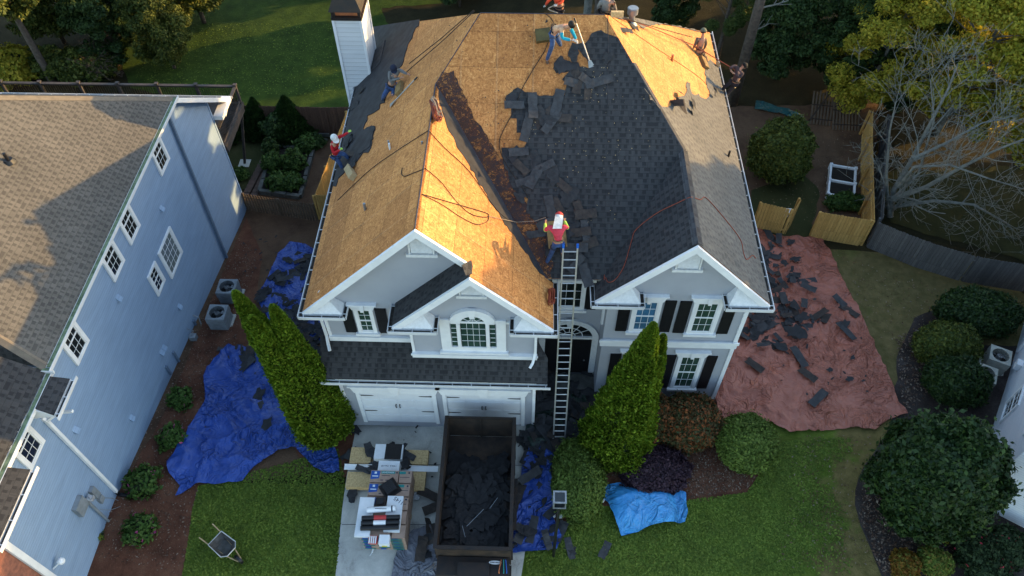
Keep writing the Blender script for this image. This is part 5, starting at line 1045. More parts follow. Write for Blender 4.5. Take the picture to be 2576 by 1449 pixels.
# wheelbarrow
M['ac_dark'] = plain('worn_steel', (.10, .095, .09), (.05, .045, .04), 6, .7)
wb = G(572, 1385); WB = thing('wheelbarrow', 'grey steel wheelbarrow on the left front lawn', 'wheelbarrow', wb)
ax = (G(620, 1412)-G(548, 1352)); ax.z = 0; ax.normalize(); sd_ = Vector((-ax.y, ax.x, 0)); W3 = lambda a, b, c_: wb+ax*a+sd_*b+Z*c_
mb = MB(); rim = [(-.38, .30), (.30, .33), (.46, .18), (.46, -.18), (.30, -.33), (-.38, -.30)]; bot = [(-.18, .18), (.15, .2), (.22, .1), (.22, -.1), (.15, -.2), (-.18, -.18)]
rv = [W3(a, b, .62) for a, b in rim]; bv = [W3(a, b, .34) for a, b in bot]; N6 = 6
for k in range(N6): mb.face([rv[k], rv[(k+1) % 6], bv[(k+1) % 6], bv[k]])
mb.face(bv); rv2 = [W3(a*1.03, b*1.03, .62) for a, b in rim]; bv2 = [W3(a*1.05, b*1.05, .33) for a, b in bot]
for k in range(N6): mb.face([rv2[(k+1) % 6], rv2[k], bv2[k], bv2[(k+1) % 6]]); 
tr_ = mb.build('tray', M['ac_dark'], WB); mb = MB(); mb.tube(rv+[rv[0]], .018, 6); mb.build('tray_rim', M['alu'], tr_, uv=False); mb = MB(); mb.face([p+Z*.01 for p in bv]); mb.build('mortar_residue', M['stone'], tr_)
for s in (-1, 1):
    mb = MB(); mb.tube([W3(.72, s*.06, .22), W3(.2, s*.2, .32), W3(-.38, s*.27, .48), W3(-.85, s*.30, .60)], .024, 5); mb.build('handle', M['lumber'], WB, uv=False); mb = MB(); mb.tube([W3(-.2, s*.2, .34), W3(-.28, s*.22, .02), W3(-.1, s*.2, .02), W3(-.02, s*.18, .33)], .016, 5); mb.build('leg', M['blacksteel'], WB, uv=False)
mb = MB(); mb.tube([W3(.66, -.05, .2), W3(.66, .05, .2)], .20, 18); mb.build('wheel', M['black'], WB, uv=False)
# AC units
def ac(label, c0, s, hh, m, rot=0, grp='air conditioner condensers beside the houses'):
    t = thing('ac_unit', label, 'air conditioner', c0, grp); c0 = Vector(c0); ca, sa = math.cos(rot), math.sin(rot); r = lambda x, y, z: c0+Vector((x*ca-y*sa, x*sa+y*ca, z))
    q = lambda s_, z: [r(-s_, -s_, z), r(s_, -s_, z), r(s_, s_, z), r(-s_, s_, z)]
    mb = MB(); mb.hexa(q(s*1.2, 0), q(s*1.2, .07)); mb.build('pad', M['conc'], t)
    mb = MB(); mb.hexa(q(s*.96, .071), q(s*.96, hh-.34)); mb.build('coil_cabinet', M[m], t)
    mb = MB(); O4 = q(s, hh); n = 24; ring = [r(math.cos(2*math.pi*k/n)*s*.80, math.sin(2*math.pi*k/n)*s*.80, hh) for k in range(n)]
    out = []
    for k in range(n):
        a = 2*math.pi*k/n; cx = math.cos(a); cy = math.sin(a); m_ = max(abs(cx), abs(cy)); out.append(r(cx/m_*s, cy/m_*s, hh))
    for k in range(n): mb.face([ring[k], ring[(k+1) % n], out[(k+1) % n], out[k]]); mb.face([out[k], out[(k+1) % n], out[(k+1) % n]-Z*.36, out[k]-Z*.36]); mb.face([ring[(k+1) % n], ring[k], ring[k]-Z*.32, ring[(k+1) % n]-Z*.32])
    mb.build('top_cover', M[m], t)
    mb = MB(); mb.tube([r(0, 0, hh-.30), r(0, 0, hh-.295)], s*.8, 20); mb.build('inner_shroud', M['black'], t, uv=False)
    mb = MB()
    for k in range(3):
        a = k*2.09+.5; mb.face([r(math.cos(a)*.08, math.sin(a)*.08, hh-.16), r(math.cos(a-.3)*s*.7, math.sin(a-.3)*s*.7, hh-.20), r(math.cos(a+.35)*s*.7, math.sin(a+.35)*s*.7, hh-.12)])
    mb.tube([r(0, 0, hh-.24), r(0, 0, hh-.06)], .11, 12); fn = mb.build('fan', M['galv'], t, uv=False)
    mb = MB()
    for k in range(5): rr = s*(.2+.15*k); mb.tube([r(math.cos(2*math.pi*j/24)*rr, math.sin(2*math.pi*j/24)*rr, hh-.01) for j in range(25)], .005, 4)
    for k in range(4): a = k*math.pi/4; mb.tube([r(-math.cos(a)*s*.8, -math.sin(a)*s*.8, hh), r(math.cos(a)*s*.8, math.sin(a)*s*.8, hh)], .006, 4)
    mb.build('fan_guard', M['black'], t, uv=False)
def atg(px, py, h):
    z = 0
    for i in range(10): p = P(px, py, 2, z+h); z = g(p.x, p.y)
    return (p.x, p.y, z)
ac('farther grey AC unit beside the blue-grey house', atg(570, 720, .9), .42, .9, 'ac'); ac('nearer grey AC unit, partly behind the tall conifer', atg(545, 785, .9), .42, .9, 'ac')
ac('tan AC unit beside the white sided house, farther back', atg(2518, 893, .85), .40, .85, 'ac_tan', -.45); ac('tan AC unit beside the white sided house, half under the bush', atg(2482, 938, .85), .40, .85, 'ac_tan', -.45)
# white raised planter
PL = thing('raised_planter', 'white two-cell raised planter in the fenced side yard', 'planter', G(2110, 470)); cs = [G(2078, 500), G(2142, 512), G(2147, 437), G(2086, 427)]; hp = .38
A, B, C_, D_ = cs; zz = min(c.z for c in cs); up = Z*hp
def wallseg(mb, a, b, t=.05): a = Vector(a); b = Vector(b); dd = (b-a).normalized(); nn = Vector((-dd.y, dd.x, 0))*t; mb.hexa([a-nn, b-nn, b+nn, a+nn], [a-nn+up, b-nn+up, b+nn+up, a+nn+up])
mb = MB(); 
for a, b in ((A, B), (B, C_), (C_, D_), (D_, A), (A.lerp(D_, .48), B.lerp(C_, .48))): wallseg(mb, a, b)
pf = mb.build('frame', M['white'], PL); recalc(pf)
for c in cs+[A.lerp(D_, .48), B.lerp(C_, .48)]: mb = MB(); mb.box(c.x-.07, c.x+.07, c.y-.07, c.y+.07, c.z-.02, c.z+hp+.06); mb.build('corner_post', M['white'], PL)
mb = MB(); mb.face([p+Z*.26 for p in cs]); mb.build('soil', M['soil'], PL)
# stone edged bed in the left side yard
SB = thing('garden_bed', 'stone-edged vegetable bed between the two houses', 'garden bed', G(720, 430)); q4 = [G(655, 487), G(757, 500), G(790, 380), G(690, 372)]; mb = MB(); up = Z*.3
for a, b in zip(q4, q4[1:]+q4[:1]):
    n = max(2, int((Vector(b)-Vector(a)).length/.75))
    for k in range(n): s0 = Vector(a).lerp(b, k/n+.01); s1 = Vector(a).lerp(b, (k+1)/n-.01); up = Z*(.28+random.uniform(-.02, .02)); wallseg(mb, s0, s1, .10)
recalc(mb.build('stone_edging', M['stone'], SB)); mb = MB(); mb.face([Vector(p)+Z*.15 for p in q4]); mb.build('soil', M['soil'], SB)
mb = MB()
for k in range(26):
    r = k//2; c = G(668-r*5.2+(k % 2)*17, 400+r*10.2); a = random.uniform(-.15, .15); s = .22
    mb.hexa([c+Vector((-s, -s*.8, .0)), c+Vector((s, -s*.8, .0)), c+Vector((s, s*.8, .0)), c+Vector((-s, s*.8, .0))], [c+Vector((-s, -s*.8, .09)), c+Vector((s, -s*.8, .09)), c+Vector((s, s*.8, .09)), c+Vector((-s, s*.8, .09))])
tag(mb.build('brick_path', M['paver']), kind='structure')
mb = MB(); up = Z*.2; wallseg(mb, G(585, 350), G(690, 352), .08); wallseg(mb, G(740, 357), G(800, 357), .08); wallseg(mb, G(600, 340), G(830, 343), .05); tag(mb.build('timber_edging', M['stone']), 'low grey landscape edging in front of the back conifers', 'edging')
mb = MB()
for i in range(9): q = G(780+(i % 5)*9+random.uniform(-3, 3), 352+(i//5)*14+random.uniform(-4, 4)); mb.ball(q+Z*.05, random.uniform(.12, .2), 7, 5, (1, .8, .6))
tag(mb.build('stones', M['stone'], uv=False), 'loose grey stones at the foot of the yellow cedar fence', 'stones', kind='stuff')
mb = MB()
for i in range(40): q = G(1398+random.uniform(-10, 16), 1295+random.uniform(-26, 40)); mb.ball(q+Z*.04, random.uniform(.04, .09), 6, 4, (1, .8, .7))
tag(mb.build('white_pebbles', M['paper'], uv=False), 'white pebbles around the lamp post', 'pebbles', kind='stuff')
mb = MB(); 
for i in range(4): q = G(1975+(i % 2)*9, 537+(i//2)*7); mb.box(q.x-.11, q.x+.11, q.y-.11, q.y+.11, q.z, q.z+.25)
tag(mb.build('white_jugs', M['white'], uv=False), 'four small white containers behind the cedar fence panel', 'containers')
# ================================================================ VEGETATION
def nrm_(a): return a/np.maximum(1e-6, np.linalg.norm(a, axis=1, keepdims=True))
def leaves(C, Nn, size, r, asp=.55, jit=.8):
    N = len(C); d = nrm_(Nn+jit*r.normal(size=(N, 3))); t = nrm_(np.cross(d, r.normal(size=(N, 3)))); b = np.cross(d, t); s = (size*(.6+.8*r.random(N)))[:, None]
    return C, t*s, b*s*asp
def lumpy(d, seed, f=2.2, amp=.18):
    return np.array([1+amp*noise.noise(Vector(x)*f+Vector((seed, 0, 0)))+amp*.5*noise.noise(Vector(x)*f*2.7+Vector((0, seed, 0))) for x in d])
def shrub(name, label, cat, base, rad, h, m, n, leaf, seed=1, amp=.18, group=None, zlow=-.35, top=None, core='core', flat=1.0):
    base = Vector(base); t = thing(name, label, cat, base, group); r = np.random.default_rng(seed); rx, ry = (rad if isinstance(rad, tuple) else (rad, rad))
    d = nrm_(r.normal(size=(n*2, 3))); d = d[d[:, 2] > zlow][:n]; L = lumpy(d, seed*3.1, 2.0, amp); k = (L*(.86+.17*r.random(len(d))+.14*(r.random(len(d)) > .93)*r.random(len(d))))[:, None]
    c0 = np.array([base.x, base.y, base.z+h*.42]); R3 = np.array([rx, ry, h*.58]); C = c0+d*R3*k
    C, U, V = leaves(C, d*np.array([1, 1, 1.2]), leaf, r); quads('foliage', C, U, V, M[m], t, base)
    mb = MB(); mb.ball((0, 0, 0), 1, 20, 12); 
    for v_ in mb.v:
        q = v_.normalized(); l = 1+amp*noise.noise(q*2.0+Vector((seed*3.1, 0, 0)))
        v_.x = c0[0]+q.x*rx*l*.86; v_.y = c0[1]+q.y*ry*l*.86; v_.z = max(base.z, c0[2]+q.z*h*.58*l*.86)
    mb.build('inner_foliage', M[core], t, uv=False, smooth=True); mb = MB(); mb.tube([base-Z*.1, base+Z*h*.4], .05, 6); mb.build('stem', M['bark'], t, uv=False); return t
def spire(label, base, top, R, m, n, leaf, seed, name='arborvitae', cat='conifer', group=None, amp=.20, pw=1.0):
    base = Vector(base); top = Vector(top); H = (top-base).length; t = thing(name, label, cat, base, group); r = np.random.default_rng(seed); ax = np.array((top-base).normalized())
    hh = r.random(n)**1.25; an = r.random(n)*2*math.pi
    prof = lambda u: (np.minimum(1, (u/.16+.45))*np.clip(1-u, 0, 1)**pw*(.98+.16*pw)+.035)
    lump = np.array([1+amp*noise.noise(Vector((math.cos(a)*2.2, math.sin(a)*2.2, u*H*.75+seed)))+amp*.9*noise.noise(Vector((math.cos(a)*5, math.sin(a)*5, u*H*2.0+seed))) for u, a in zip(hh, an)])
    rr = R*prof(hh)*lump*(.86+.17*r.random(n)+.16*(r.random(n) > .93)*r.random(n)); out = np.stack([np.cos(an), np.sin(an), np.zeros(n)], 1)
    C = np.array(base)+ax*(hh*H)[:, None]+out*rr[:, None]
    # upright sprays: long axis up and outwards
    up = nrm_(out*.55+np.array([0, 0, 1.0])+.35*r.normal(size=(n, 3))); sd = nrm_(np.cross(up, out+.7*r.normal(size=(n, 3)))); s = (leaf*(.6+.8*r.random(n)))[:, None]
    quads('foliage', C, up*s, sd*s*.5, M[m], t, base)
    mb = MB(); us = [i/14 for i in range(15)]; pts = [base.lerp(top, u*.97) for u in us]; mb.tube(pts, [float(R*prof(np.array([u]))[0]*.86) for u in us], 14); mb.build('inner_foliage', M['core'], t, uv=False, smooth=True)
    mb = MB(); mb.tube([base-Z*.1, base.lerp(top, .2)], .09, 8); mb.build('trunk', M['bark'], t, uv=False); return t
# tall arborvitae at the front
CG = 'tall conifers left of the garage'
spire('tallest spire of the left conifer cluster, its tip over the AC units', (-8.2, 14.9, -.4), P(590, 735, 1, 14.8), .80, 'L_arb', 36000, .070, 11, group=CG, pw=.62)
spire('right spire of the left conifer cluster, nearest the garage', (-7.35, 14.5, -.3), P(684, 770, 1, 14.4), .80, 'L_arb', 34000, .070, 12, group=CG, pw=.62)
spire('middle spire of the left conifer cluster, lowest of the three tips', (-7.75, 14.05, -.2), P(632, 798, 1, 14.0), .84, 'L_arb', 36000, .070, 13, group=CG, pw=.62)
spire('tall bright green conifer in front of the right wing windows', (3.35, 13.75, 0), P(1645, 816, 1, 13.75), 1.20, 'L_arb', 60000, .070, 14, pw=.78)
spire('second tip leaning on the tall conifer before the right wing', (3.85, 13.95, 0), P(1670, 845, 1, 14.0), .78, 'L_arb', 26000, .070, 15, pw=.7)
# conifers in the left back yard
for i, (px, top, R_c, lb) in enumerate([((648, 333), (634, 248), 1.0, 'dark conifer at the brown fence, middle of three'), ((738, 338), (712, 243), 1.25, 'dark conifer at the brown fence, nearest the chimney'), ((566, 345), (563, 262), 1.0, 'dark conifer behind the deck post, leftmost of three')]):
    b = G(*px); spire(lb, b, P(top[0], top[1], 1, b.y), R_c, 'L_arbdark', 12000, .10, 20+i, 'conifer', 'conifer', 'dark conifers at the brown back fence')
# front shrubs
shrub('boxwood', 'clipped round boxwood ball at the corner of the red tarp', 'shrub', (8.33, 13.7, 0), 1.12, 1.7, 'L_box', 22000, .06, 31, .07)
shrub('nandina', 'large rounded bush with orange leaves under the right wing window', 'bush', (6.25, 14.5, 0), (1.22, 1.1), 1.75, 'L_orange', 20000, .065, 32, .16)
shrub('nandina', 'smaller orange-leaved bush between the tall conifer and the big one', 'bush', (4.95, 14.6, 0), (.85, .95), 1.75, 'L_orange', 12000, .065, 33, .18)
shrub('hedge', 'clipped green hedge left of the tall conifer, below the ladder', 'hedge', (1.95, 12.1, 0), (.95, 1.55), 1.35, 'L_box', 20000, .06, 34, .14)
shrub('loropetalum', 'low dark purple shrub at the foot of the tall conifer', 'shrub', (4.85, 12.75, 0), (1.25, 1.0), .8, 'L_purple', 11000, .06, 35, .22)
# right side
shrub('holly_tree', 'large dark glossy holly at the lower right, in front of the white house', 'holly', (14.1, 11.8, 0), (1.85, 1.75), 5.0, 'L_holly', 60000, .095, 41, .22)
litterless = None
b_ = G(2438, 815); shrub('evergreen_bush', 'dark rounded bush nearest the weathered grey fence', 'bush', b_, (1.7, 1.1), 1.8, 'L_holly', 20000, .075, 42, .14)
b_ = G(2362, 895); shrub('evergreen_bush', 'yellowish rounded bush left of the white house AC units', 'bush', b_, (1.25, 1.0), 1.7, 'L_wood', 17000, .07, 43, .14)
b_ = G(2385, 985); shrub('evergreen_bush', 'dark rounded bush directly above the large holly', 'bush', b_, (1.2, 1.0), 1.7, 'L_holly', 17000, .075, 44, .14)
shrub('small_shrub', 'small orange and gold shrub at the lower right corner bed', 'shrub', G(2268, 1428), .48, .75, 'L_gold', 2600, .06, 45, .25)
shrub('small_shrub', 'lime green shrub beside the orange one, bottom right', 'shrub', G(2340, 1422), .55, .75, 'L_lime', 3000, .06, 46, .25)
shrub('small_shrub', 'small olive shrub tucked under the holly', 'shrub', G(2362, 1335), .45, .55, 'L_yellow', 2000, .05, 47, .25)
for i, (px, lb) in enumerate([((2450, 1400), 'rose bush with red blooms left of the other rose bush'), ((2520, 1385), 'leafy rose bush in the far lower right bed'), ((2475, 1450), 'rose bush with pink blooms at the bottom edge')]):
    shrub('rose_bush', lb, 'rose bush', G(*px), .75, .8, 'L_rose', 3000, .06, 50+i, .4)
# azaleas along the blue house
for i, (px, r_, lb) in enumerate([((460, 1012), .55, 'dark azalea farthest back in the left mulch bed'), ((436, 1107), .58, 'azalea with pink flowers beside the big blue tarp'), ((364, 1220), .68, 'leafy azalea beside the downspout boot'), ((358, 1338), .64, 'azalea with pink flowers nearest the bottom left')]):
    shrub('azalea', lb, 'azalea', G(*px), r_*.82, .62, 'L_azalea', 1000, .085, 60+i, .6, 'azaleas in the mulch bed', core='mulch' if False else 'core')
shrub('weed', 'single bright green weed at the base of the blue-grey wall', 'weed', G(253, 1352), .16, .2, 'L_lime', 40, .09, 66, .4)
# vegetables and perennials
for i, (px, r_, h_, m, lb) in enumerate([((700, 350), .7, 1.6, 'L_bamboo', 'tall leggy bush at the far end of the garden bed'), ((690, 425), .5, 1.0, 'L_plain', 'leafy plant midway in the garden bed'), ((745, 425), .62, 1.2, 'L_plain', 'green tomato plant by the right edging'), ((706, 470), .6, .8, 'L_plain', 'bright low plants at the near left corner of the bed'), ((738, 470), .55, .8, 'L_plain', 'bright low plants at the near right corner of the bed'), ((775, 375), .55, .9, 'L_plain', 'green bush outside the top right of the bed'), ((795, 368), .5, .7, 'L_bamboo', 'dark low bush near the loose stones'), ((606, 445), .42, .5, 'L_plain', 'hosta at the corner of the blue-grey house'), ((688, 390), .4, 1.1, 'L_bamboo', 'thin plant at the top left of the bed')]):
    shrub('garden_plant', lb, 'plant', G(*px), r_, h_, m, 1100, .10, 70+i, .5)
b_ = G(1945, 440); shrub('evergreen_tree', 'rounded bushy evergreen beside the right gutter', 'tree', b_, (1.5, 1.4), 3.3, 'L_wood', 30000, .085, 81, .22)
b_ = G(2120, 520); shrub('garden_plant', 'leafy plants in front of the white planter', 'plant', b_, (.9, .5), .7, 'L_plain', 2200, .09, 82, .5)

# woodland trees -----------------------------------------------------------
def branchy(mb, p, d, L, r, depth, rr, spread=.6, up=.15, seg=4, nch=(3, 4), minr=.006):
    pts = [Vector(p)]; q = Vector(p); dd = Vector(d).normalized()
    for k in range(seg): dd = (dd+Vector((rr.gauss(0, .13), rr.gauss(0, .13), rr.gauss(0, .10)+up*.12))).normalized(); q = q+dd*(L/seg); pts.append(q.copy())
    rs = [max(minr, r*(1-.62*k/seg)) for k in range(seg+1)]; mb.tube(pts, rs, 5 if r > .05 else 3, cap=False); tips = [(pts[-1], dd, L)]
    if depth > 0:
        for k in range(rr.randint(*nch)):
            i = rr.randint(1, seg); b = pts[i]; ax = dd.orthogonal().normalized(); ax.rotate(Matrix.Rotation(rr.uniform(0, 6.28), 3, dd)); nd = (dd*(1-spread*.5)+ax*spread*rr.uniform(.6, 1.2)+Z*up*.3).normalized()
            tips += branchy(mb, b, nd, L*rr.uniform(.5, .78), max(minr, rs[i]*.62), depth-1, rr, spread, up, seg, nch, minr)
    return tips
def wood_tree(name, H, crownR, z0, m, nleaf, leaf, seed, nclump=70, trunk_r=.2, bark='bark', sq=1.0, needle=False, cat=None, cs=1.0):
    t = bpy.data.objects.new(name, None); COL.objects.link(t); rr = random.Random(seed); r = np.random.default_rng(seed)
    mb = MB(); lean = Vector((rr.uniform(-.5, .5), rr.uniform(-.5, .5), 0)); pts = [Vector((0, 0, -.3))+lean*(k/8)**2+Z*(H*.96*k/8) for k in range(9)]; mb.tube(pts, [trunk_r*(1-.85*k/8) for k in range(9)], 9)
    cl = []
    for k in range(nclump):
        u = rr.random()**.8; z = z0+(H-z0)*u; R_c = crownR*(math.sin(math.pi*min(1, (u*.82+.16)))**.7); a = rr.uniform(0, 6.28); q = rr.uniform(.35, 1.0)*R_c; c = Vector((math.cos(a)*q, math.sin(a)*q, z))+lean*u; cl.append(c)
        if k % 2 == 0: b0 = Vector((0, 0, max(z0*.7, z-q*.6)))+lean*u; mb.tube([b0, b0.lerp(c, .5)+Z*.1, c], [trunk_r*.28, trunk_r*.15, .02], 5, cap=False)
    mb.build('trunk', M[bark], t, uv=False, smooth=True)
    per = nleaf//nclump; Cs = []; Ns = []
    for c in cl:
        s = crownR*rr.uniform(.20, .36)*cs; p = r.normal(size=(per, 3)); p = nrm_(p)*(r.random((per, 1))**.4); p *= np.array([s, s, s*.62*sq]); Cs.append(np.array(c)+p); Ns.append(nrm_(p+1e-6)*.7+np.array([0, 0, .6]))
    C = np.concatenate(Cs); Nn = np.concatenate(Ns); C, U, V = leaves(C, Nn, leaf, r, .16 if needle else .5, .9); quads('crown', C, U, V, M[m], t); return t
def plant_copy(src, label, cat, loc, rot, sc_, group, name=None):
    o = src.copy(); COL.objects.link(o); o.location = loc; o.rotation_euler = (0, 0, rot); o.scale = (sc_, sc_, sc_) if not isinstance(sc_, tuple) else sc_
    for ch in src.children: c = ch.copy(); COL.objects.link(c); c.parent = o
    tag(o, label, cat, group); return o
PR = {'oak': wood_tree('broadleaf_tree', 12, 3.6, 2.0, 'L_wood', 42000, .15, 1, 90, .22), 'dark': wood_tree('broadleaf_tree', 11, 3.4, .8, 'L_bamboo', 40000, .17, 2, 90, .2, needle=False),
      'pine': wood_tree('pine_tree', 15, 3.0, 3.5, 'L_pine', 46000, .22, 3, 75, .24, needle=True), 'yellow': wood_tree('broadleaf_tree', 10, 3.8, 1.5, 'L_yellow', 62000, .105, 4, 150, .2, 'bark_grey', cs=.72)}
used = set()
def wt(kind, label, x, y, rot=0, s=1.0, group='woodland trees around the back yards', z=None, name=None):
    src = PR[kind]; loc = (x, y, g(x, y) if z is None else z); cat = 'pine' if kind == 'pine' else 'tree'
    if kind not in used:
        used.add(kind); src.location = loc; src.rotation_euler = (0, 0, rot); src.scale = (s, s, s) if not isinstance(s, tuple) else s; tag(src, label, cat, group); return src
    return plant_copy(src, label, cat, loc, rot, s, group)
# top left corner
PR['tl'] = wood_tree('pine_tree', 11, 2.5, 5.2, 'L_wood', 26000, .13, 8, 60, .26); wt('tl', 'tree with a tall bare trunk at the top left corner', -29.6, 38.9, .3, 1.0)
wt('oak', 'sunlit leafy tree behind the deck, top left', -22.0, 45.5, 1.2, .72)
wt('oak', 'leafy tree at the far left edge of the back wood', -35.5, 41.5, 2.2, .8)
wt('dark', 'low dark tree between the pine and the lawn', -27.5, 45.0, .4, .6)
wt('dark', 'dark tree farther back beyond the top left lawn', -25, 48, 2.8, .9); wt('oak', 'dark leafy tree standing close behind the bare trunk, top left', -30.5, 43.0, 4.1, .72); wt('dark', 'dark tree in the top left wood between two leafy trees', -26.5, 41.0, 5.0, .55); wt('dark', 'dark tree at the left edge of the frame behind the yellow bush', -34.5, 38.5, 2.0, .5); wt('oak', 'leafy tree with a low crown at the left border of the rear lawn', -22.5, 40.5, 2.0, .5)
wt('oak', 'dark leafy tree where the rear lawn meets the wood at the top', -15.5, 53, 3.3, .9)
# across the top, behind the roof
for i, (k, x, y, r_, s) in enumerate([('dark', -8, 56, .2, 1.0), ('oak', -2, 56, 1.1, .8), ('dark', 4.5, 60, 2.4, .4), ('oak', 7.5, 58, .7, .4), ('dark', 1, 63, 1.7, .4), ('dark', 10.5, 52, 4.0, 1.0)]):
    wt(k, ['dark tree in the wood straight above the chimney', 'tree in the shaded wood above the left end of the ridge', 'tree in the shaded wood above the middle of the ridge', 'tree in the shaded wood above the vent stack', 'tallest dark tree deep in the wood above the ridge', 'dark tree deep in the wood right of the vent stack'][i], x, y, r_, s)
wt('dark', 'low dark tree in the wood just right of the chimney top', -5.0, 47.5, 1.0, .5); wt('oak', 'low leafy tree in the wood above the bare ridge', 0.5, 49, 2.0, .5); wt('dark', 'low dark tree beyond the vent stack, right of the ridge', 8.6, 43.5, 3.0, .42)
# right side
wt('pine', 'pine with long green needles over the top right roof corner', 11.2, 40.5, .9, .62)
wt('dark', 'dark long-leaved tree above the teal sheet', 14.5, 38.5, 1.0, .60); wt('dark', 'dark long-leaved tree above the old picket panels', 18.0, 37.5, 2.0, .62); wt('dark', 'dark long-leaved tree at the top end of the cedar fence', 20.8, 36.0, 3.5, .55)
wt('oak', 'green tree behind the dark long-leaved ones, top right', 17, 45, 4.4, .95)
wt('yellow', 'big yellow-green tree filling the top right corner', 22.3, 33.8, .5, .95); wt('yellow', 'yellow-green tree left of the bare tree', 18.6, 35.8, 2.1, .82); wt('yellow', 'golden-lit tree at the upper right edge', 26.5, 31.5, 3.8, .95); wt('yellow', 'golden-lit tree farther back, top right', 24.0, 41.0, 1.4, 1.1)
wt('yellow', 'low yellow-green tree behind the bare tree at the right edge', 28.5, 26.5, 5.2, .60)
# tall bare trunk of a pine right of the roof
b_ = G(1842, 262); t = thing('pine_tree', 'tall dark pine trunk with few bare branches right of the roof', 'pine', b_); mb = MB(); mb.tube([b_-Z*.2, b_+Z*7, b_+Z*16], [.30, .24, .15], 12)
rr = random.Random(5); mb.build('trunk', M['bark'], t, uv=False, smooth=True); mb = MB()
for z, a, L in ((6.0, .3, 1.6), (7.5, .1, 1.4), (4.8, -.1, .9), (9, 2.5, 2), (11.0, -.4, 5.5), (12, 1.2, 4)): branchy(mb, b_+Z*z, (math.cos(a), math.sin(a), .15), L, .06, 2 if L > 2 else 1, rr, .6, .1)
mb.build('branch', M['bark_grey'], t, uv=False)
r_p = np.random.default_rng(77); cs_ = []; ns_ = []
for k in range(46):
    d = nrm_(r_p.normal(size=(1, 3)))[0]*np.array([2.6, 2.6, 2.6])*r_p.random()**.45; c0 = np.array([b_.x+.1, b_.y+1.4, 12.0])+d; p = nrm_(r_p.normal(size=(420, 3)))*(r_p.random((420, 1))**.4)*np.array([.75, .75, .5]); cs_.append(c0+p); ns_.append(p+np.array([0, 0, .3]))
for k in range(26):
    d = nrm_(r_p.normal(size=(1, 3)))[0]*np.array([1.7, 2.2, 1.9])*r_p.random()**.45; c0 = np.array([11.0, 38.8, 8.2])+d; p = nrm_(r_p.normal(size=(420, 3)))*(r_p.random((420, 1))**.4)*np.array([.75, .75, .5]); cs_.append(c0+p); ns_.append(p+np.array([0, 0, .3]))
C, U, V = leaves(np.concatenate(cs_), np.concatenate(ns_), .2, r_p, .18, .9); quads('crown', C, U, V, M['L_pine'], t, b_)
b_ = G(1490, 2); t = thing('dead_tree', 'grey trunk rising behind the ridge beside the seated man', 'tree trunk', (3.9, 50, -3.5)); mb = MB(); mb.tube([(3.05, 40, -3), (3.1, 40, 7), (3.1, 40, 16)], [.25, .22, .15], 10); mb.build('trunk', M['bark_grey'], t, uv=False)
t = thing('tall_tree', 'dark trunk rising behind the ridge, right of the grey one', 'tree trunk', (4.5, 42, -3.5)); mb = MB(); mb.tube([(3.9, 42, -3), (3.95, 42, 7), (4.0, 42, 16)], [.32, .3, .2], 10); mb.build('trunk', M['bark'], t, uv=False)
# the big leafless tree
b_ = G(2238, 545); t = thing('bare_tree', 'large pale leafless tree sprawling behind the grey fence', 'bare tree', b_); mb = MB(); rr = random.Random(21)
def to(px, py, y): return P(px, py, 1, y)
mb2 = MB()
for i, (pts, r0) in enumerate([([(2238, 545), (2248, 480), (2295, 400), (2330, 330), (2385, 225), (2410, 160)], .16), ([(2236, 540), (2230, 440), (2238, 330), (2255, 250)], .09), ([(2248, 500), (2330, 470), (2420, 420), (2500, 380), (2600, 340)], .13), ([(2250, 520), (2350, 505), (2450, 515), (2530, 560), (2570, 600)], .10), ([(2295, 400), (2380, 360), (2470, 310), (2560, 290)], .09), ([(2260, 470), (2300, 420), (2390, 415), (2490, 450), (2590, 480)], .09), ([(2245, 545), (2300, 580), (2380, 610), (2440, 700)], .06), ([(2245, 500), (2310, 440), (2350, 300), (2340, 200)], .08)]):
    y0 = b_.y; W_ = []
    for k, p in enumerate(pts): W_.append(to(p[0], p[1], y0+(.55*k if i in (0, 1, 4, 7) else -.35*k)))
    n = len(W_); rs = [max(.02, r0*(1-.8*k/(n-1))) for k in range(n)]; mb2.tube(W_, rs, 7, cap=False)
    for k in range(1, n):
        for q in range(3 if k < n-1 else 4):
            a = W_[k-1].lerp(W_[k], rr.random()); d = (W_[k]-W_[k-1]).normalized(); ax = d.orthogonal().normalized(); ax.rotate(Matrix.Rotation(rr.uniform(0, 6.28), 3, d)); branchy(mb, a, d*.75+ax*.8+Z*.12, rr.uniform(1.3, 2.6), max(.015, rs[k]*.5), 3, rr, .75, .12, 3, (2, 3), .007)
mb2.build('trunk', M['bark_grey'], t, uv=False, smooth=True); mb.build('branch', M['bark_grey'], t, uv=False)
# reddish leafless shrubs beside the left lawn
for i, (px, lb) in enumerate([((255, 200), 'reddish bare shrub nearest the pine trunk'), ((300, 165), 'reddish bare shrub at the edge of the rear lawn')]):
    q = G(*px); t = thing('bare_shrub', lb, 'shrub', q); mb = MB(); rr = random.Random(30+i)
    for k in range(6): branchy(mb, q, (rr.gauss(0, .5), rr.gauss(0, .5), 1), 1.4, .035, 3, rr, .6, .1, 3, (2, 4), .010)
    mb.build('branch', M['paver'], t, uv=False)
for i, (px, lb) in enumerate([((60, 190), 'sunlit yellow bush left of the pine trunk'), ((150, 185), 'green bush right of the pine trunk'), ((235, 195), 'low green bush above the deck rail'), ((20, 215), 'yellow-green bush at the left edge above the deck')]):
    shrub('wild_bush', lb, 'bush', G(*px), (1.6, 1.2), 1.8, 'L_yellow' if i in (0, 3) else 'L_wood', 5500, .11, 90+i, .45)
